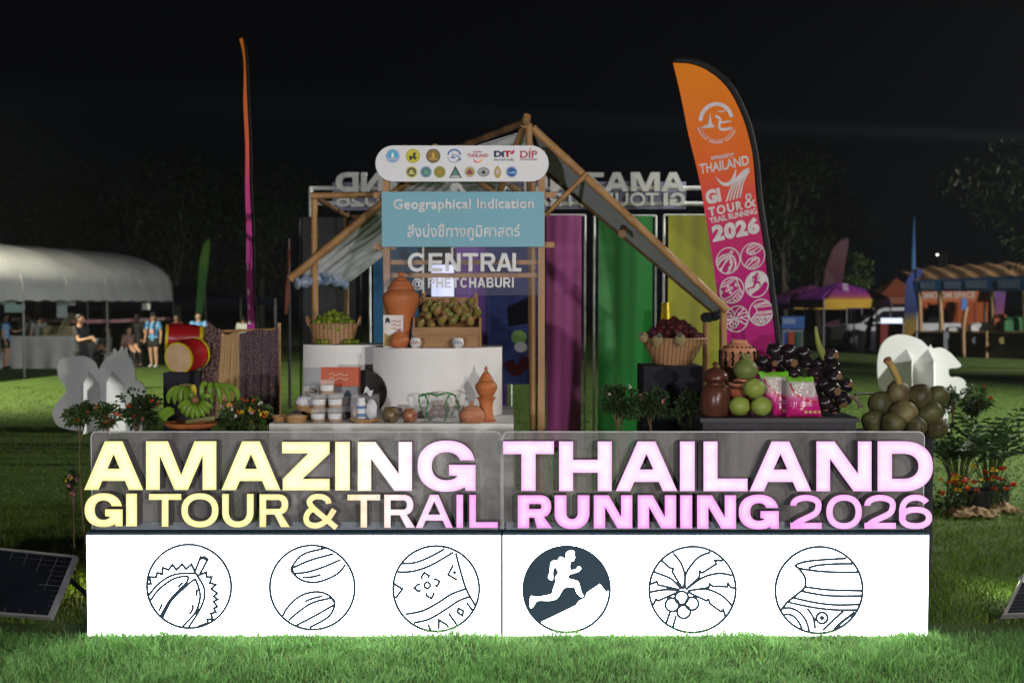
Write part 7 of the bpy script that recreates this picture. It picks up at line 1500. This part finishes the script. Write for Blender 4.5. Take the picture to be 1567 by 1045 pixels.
def person(label, px, Y, H, face, skin, top, lower, topmat, lowmat, arms=('down', 'down'), hair='short', shoes=None, stride=.0, lean=0.0, cap=None, bib=None, vest=None, seated=False):
    g = G(px, Y); t = thing('person', label, 'person', g); rt = Matrix.Rotation(face, 3, 'Z')
    def q(x, y, z):
        y2 = y-lean*max(0, z-.5)
        if seated and z > .44: z -= .24
        return g+rt @ (Vector((x, y2, z))*H)
    hip = [(-.052, 0, .51), (.052, 0, .51)]; kn = [(-.055, -.01+stride*.5, .285), (.055, -.01-stride*.5, .285)]; an = [(-.055, .015+stride, .045), (.055, .015-stride*.6, .045)]
    if seated: kn = [(-.06, -.23, .285), (.06, -.23, .285)]; an = [(-.06, -.21, .045), (.06, -.21, .045)]
    sh = [(-.108, .0, .815), (.108, 0, .815)]; el, wr = [], []
    for s, a in zip((-1, 1), arms):
        if a == 'down': el.append((s*.142, .015, .64)); wr.append((s*.150, -.035, .49))
        elif a == 'bent': el.append((s*.145, .0, .64)); wr.append((s*.07, -.135, .655))
        elif a == 'raise': el.append((s*.20, -.05, .86)); wr.append((s*.25, -.10, .99))
        else: el.append((s*.15, -.09, .66)); wr.append((s*.15, -.24, .69))
    def limbs(m, k=1.0, legs=True, armsb=True, arm_t=1.0):
        tor = [(0, 0, .49), (0, 0, .55), (0, .0, .62), (0, -.004, .70), (0, 0, .77), (0, .005, .83)]
        rx = [.086, .09, .078, .092, .098, .06]
        V = []; 
        m.lathe(Vector((0, 0, 0)), [(0, .47)]+[(r*k, p[2]) for p, r in zip(tor, rx)]+[(.0, .855)], 18, sy=.66)
        m.V[-18*8:] = [q(v.x, v.y, v.z) for v in m.V[-18*8:]]
    b = MB(); limbs(b)
    for s in (0, 1):
        b.tube([q(*hip[s]), q(*[(hip[s][i]+kn[s][i])/2 for i in range(3)]), q(*kn[s]), q(kn[s][0], kn[s][1]+.018, kn[s][2]-.07), q(*an[s])], [.058*H, .05*H, .034*H, .036*H, .021*H], 12)
        b.tube([q(an[s][0], an[s][1]+.018, .022), q(an[s][0]*1.05, an[s][1]-.04, .024), q(an[s][0]*1.15, an[s][1]-.10, .014)], [.024*H, .025*H, .014*H], 10); b.ball(q(*kn[s]), .034*H, 8); b.ball(q(an[s][0], an[s][1], .04), .024*H, 8)
        b.ball(q(*sh[s]), .036*H, 10); b.tube([q(*sh[s]), q(*[(sh[s][i]+el[s][i])/2 for i in range(3)]), q(*el[s])], [.034*H, .030*H, .024*H], 10); b.tube([q(*el[s]), q(*wr[s])], [.025*H, .016*H], 10); b.ball(q(*el[s]), .025*H, 8)
        e, w_ = Vector(el[s]), Vector(wr[s]); d = (w_-e).normalized(); sd = d.cross(Vector((1, 0, 0))).normalized() if abs(d.x) < .9 else Vector((0, 1, 0))
        pc = w_+d*.022; b.ball(q(*pc), (.020*H, .020*H, .024*H), 8)
        for f, ln in zip((-1.5, -.5, .5, 1.5), (.040, .047, .044, .034)):
            o = sd*(f*.0105); c1_ = pc+d*.018+o; b.tube([q(*c1_), q(*(c1_+d*ln*.55)), q(*(c1_+d*ln+Vector((0, -.008, 0))))], [.0062*H, .006*H, .0045*H], 6)
        b.tube([q(*(pc+sd*(-.016))), q(*(pc+sd*(-.030)+d*.016)), q(*(pc+sd*(-.032)+d*.034))], [.0075*H, .007*H, .005*H], 6)
    b.tube([q(0, .008, .83), q(0, .004, .89)], [.036*H, .031*H], 12)
    hd = (.045*H, .055*H, .066*H); b.ball(q(0, -.004, .932), hd, 18, rot=rt); b.ball(q(0, -.018, .895), (.032*H, .034*H, .026*H), 12, rot=rt); b.tube([q(0, -.052, .938), q(0, -.066, .921)], [.006*H, .011*H], 8)
    for s in (-1, 1): b.ball(q(s*.046, .004, .928), (.007*H, .013*H, .018*H), 8, rot=rt)
    b.tube([q(-.014, -.052, .898), q(0, -.056, .897), q(.014, -.052, .898)], .0055*H, 6)
    body = fuse(b, .0085*H).build('body', m_skin[skin], t, True)
    for s in (-1, 1): m = MB(); m.ball(q(s*.018, -.0525, .940), (.0065*H, .004*H, .004*H), 8, rot=rt); m.build('eye', m_eye, body, True)
    h = MB(); h.lathe(Vector((0, 0, 0)), [(0, .070), (.022, .068), (.04, .052), (.0515, .026), (.053, .0), (.050, -.02), (.042, -.030)], 20, sy=1.17)
    h.V = [q(v.x, v.y+.008+(.012 if v.z < .02 else 0), .936+v.z+(.022 if v.y < -.02 and v.z < .03 else 0)) for v in h.V]
    if hair == 'long': h.ball(q(0, .045, .88), (.045*H, .026*H, .085*H), 14, rot=rt)
    if hair == 'bun': h.ball(q(0, .072, .955), .026*H, 12)
    h.build('hair', m_hair, t, True)
    if cap:
        m = MB(); m.lathe(Vector((0, 0, 0)), [(0, .078), (.03, .074), (.05, .05), (.056, .02), (.056, .012)], 20, sy=1.15); m.V = [q(v.x, v.y+.004, .94+v.z) for v in m.V]; m.ball(q(0, -.075, .954), (.04*H, .035*H, .006*H), 12, rot=rt); m.build('cap', cap, t, True)
    m = MB(); limbs(m, 1.10)
    for s in (0, 1):
        m.ball(q(*sh[s]), .041*H, 10); mid = Vector(sh[s]).lerp(Vector(el[s]), .62 if top != 'long' else 1.0); m.tube([q(*sh[s]), q(*mid)], [.041*H, .038*H], 10)
        if top == 'long': m.tube([q(*el[s]), q(*Vector(el[s]).lerp(Vector(wr[s]), .9))], [.032*H, .024*H], 10)
    sh_ = fuse(m, .012*H).build('shirt' if lower != 'dress' else 'dress', topmat, t, True)
    if bib: m = MB(); m.add([q(-.04, -.083, .70), q(.04, -.083, .70), q(.04, -.078, .62), q(-.04, -.078, .62), q(-.04, -.076, .70), q(.04, -.076, .70), q(.04, -.070, .62), q(-.04, -.070, .62)], [(0,1,2,3), (7,6,5,4), (0,4,5,1), (1,5,6,2), (2,6,7,3), (3,7,4,0)]); m.build('race_bib', bib, t)
    if vest:
        m = MB()
        for s in (-1, 1): m.tube([q(s*.055, -.066, .60), q(s*.05, -.078, .70), q(s*.055, -.062, .80), q(s*.06, -.01, .855), q(s*.055, .06, .78)], .013*H, 7)
        m.build('vest_straps', vest, t, True)
    m = MB()
    if lower == 'dress':
        m.lathe(Vector((0, 0, 0)), [(.088, .57), (.10, .48), (.112, .34), (.105, .335), (.09, .47)], 20, sy=.75); m.V = [q(v.x, v.y, v.z) for v in m.V]; m.build('skirt', lowmat, t, True)
    else:
        end = .62 if lower == 'shorts' else 1.0
        for s in (0, 1):
            kk = Vector(hip[s]).lerp(Vector(kn[s]), end)
            m.tube([q(hip[s][0]*.95, 0, .545), q(*hip[s]), q(*kk)], [.062*H, .066*H, (.058 if lower == 'shorts' else .043)*H], 12)
            if lower == 'trousers': m.tube([q(*kk), q(*Vector(kn[s]).lerp(Vector(an[s]), .93))], [.043*H, .035*H], 12)
        m.ball(q(0, 0, .53), (.094*H, .066*H, .05*H), 14, rot=rt); fuse(m, .012*H).build(lower, lowmat, t, True)
    for s in (0, 1):
        m = MB(); m.ball(q(an[s][0]*1.06, an[s][1]-.035, .024), (.032*H, .074*H, .026*H), 12, rot=rt); m.build('shoe', shoes or m_tyre, t, True)
    return t
m_bj = textile('blue jersey print', (.03, .17, .42), (.28, .40, .52), 9); m_bk = M('black clothing', (.012, .012, .014), (.018, .018, .02), rough=.8); m_gs = M('grey shirt', (.13, .13, .13), (.10, .10, .10), rough=.8); m_wh = M('white shirt', (.48, .48, .47), (.42, .42, .42), rough=.8); m_jn = M('dark jeans', (.03, .04, .06), rough=.8); m_rd = M('red top', (.15, .03, .035), rough=.8); m_ws = M('white shoe', (.5, .5, .5), rough=.5); m_bib = M('race bib', (.5, .42, .42), (.40, .12, .12), scale=9, rough=.6)
person('person in a blue jersey and black shorts at the far left edge', 12, 30.5, 1.62, R(100), 'light', 'short', 'shorts', m_bj, m_bk, ('down', 'fwd'), 'long')
person('person in a grey shirt and jeans by the white table', 43, 31.5, 1.70, R(160), 'tan', 'short', 'trousers', m_gs, m_jn, ('bent', 'bent'))
person('person in a pale shirt and black trousers by the white table', 63, 30.8, 1.58, R(200), 'light', 'short', 'trousers', M('pale grey shirt', (.26, .27, .26), (.2, .2, .2), rough=.8), m_bk, ('bent', 'down'), 'bun')
person('person in black holding out a hand behind the left cut-out', 126, 22.8, 1.68, R(75), 'tan', 'short', 'trousers', m_bk, m_bk, ('fwd', 'bent'), 'short')
person('person in a black dress seen from behind by the tent pole', 213, 31.5, 1.60, R(180), 'light', 'short', 'dress', m_bk, m_bk, ('bent', 'down'), 'long')
person('person in a blue jersey with black vest, cap and race bib', 237, 31.2, 1.62, R(-6), 'light', 'short', 'shorts', m_bj, m_bk, ('down', 'down'), 'long', m_ws, .03, cap=m_bk, bib=m_bib, vest=m_bk)
person('person in a red top with raised hands behind the drums', 272, 33.5, 1.55, R(15), 'light', 'short', 'trousers', m_rd, m_bk, ('down', 'bent'), 'long')
person('person in a blue jersey standing behind the green drum', 306, 30.5, 1.64, R(10), 'light', 'short', 'shorts', m_bj, m_bk, ('down', 'bent'), 'short', m_ws)
person('person in a white shirt behind the purple edge on flag', 374, 33.0, 1.52, R(170), 'tan', 'short', 'trousers', m_wh, m_bk, ('bent', 'bent'), 'short')
person('dark silhouetted person bending beside the white table at the right', 1326, 40.4, 1.62, R(80), 'tan', 'long', 'trousers', m_bk, m_bk, ('bent', 'bent'), 'short', None, .05, .22)
person('person in a pink top sitting on a chair under the left tent', 199, 31.3, 1.6, R(60), 'light', 'short', 'trousers', M('dusty pink shirt', (.28, .16, .15), (.22, .12, .11), rough=.8), m_bk, ('down', 'bent'), 'long', seated=True)
person('person in a grey shirt sitting at the left side chair under the tent', 168, 31.0, 1.62, R(-70), 'tan', 'short', 'trousers', m_gs, m_bk, ('bent', 'bent'), 'short', seated=True)
# ------------------------------------------------------------------ faint night haze in the floodlights
hz = MB(); hz.bx(-60, 60, -8, 95, -1, 14)
hm = bpy.data.materials.new('haze'); hm.use_nodes = True; hn = hm.node_tree; hn.nodes.remove(hn.nodes['Principled BSDF'])
pv = hn.nodes.new('ShaderNodeVolumePrincipled'); pv.inputs['Density'].default_value = 0.00035; pv.inputs['Color'].default_value = (.85, .9, .95, 1); pv.inputs['Anisotropy'].default_value = 0.3
hn.links.new(pv.outputs[0], hn.nodes['Material Output'].inputs['Volume'])
tag(hz.build('haze', hm), kind='stuff')
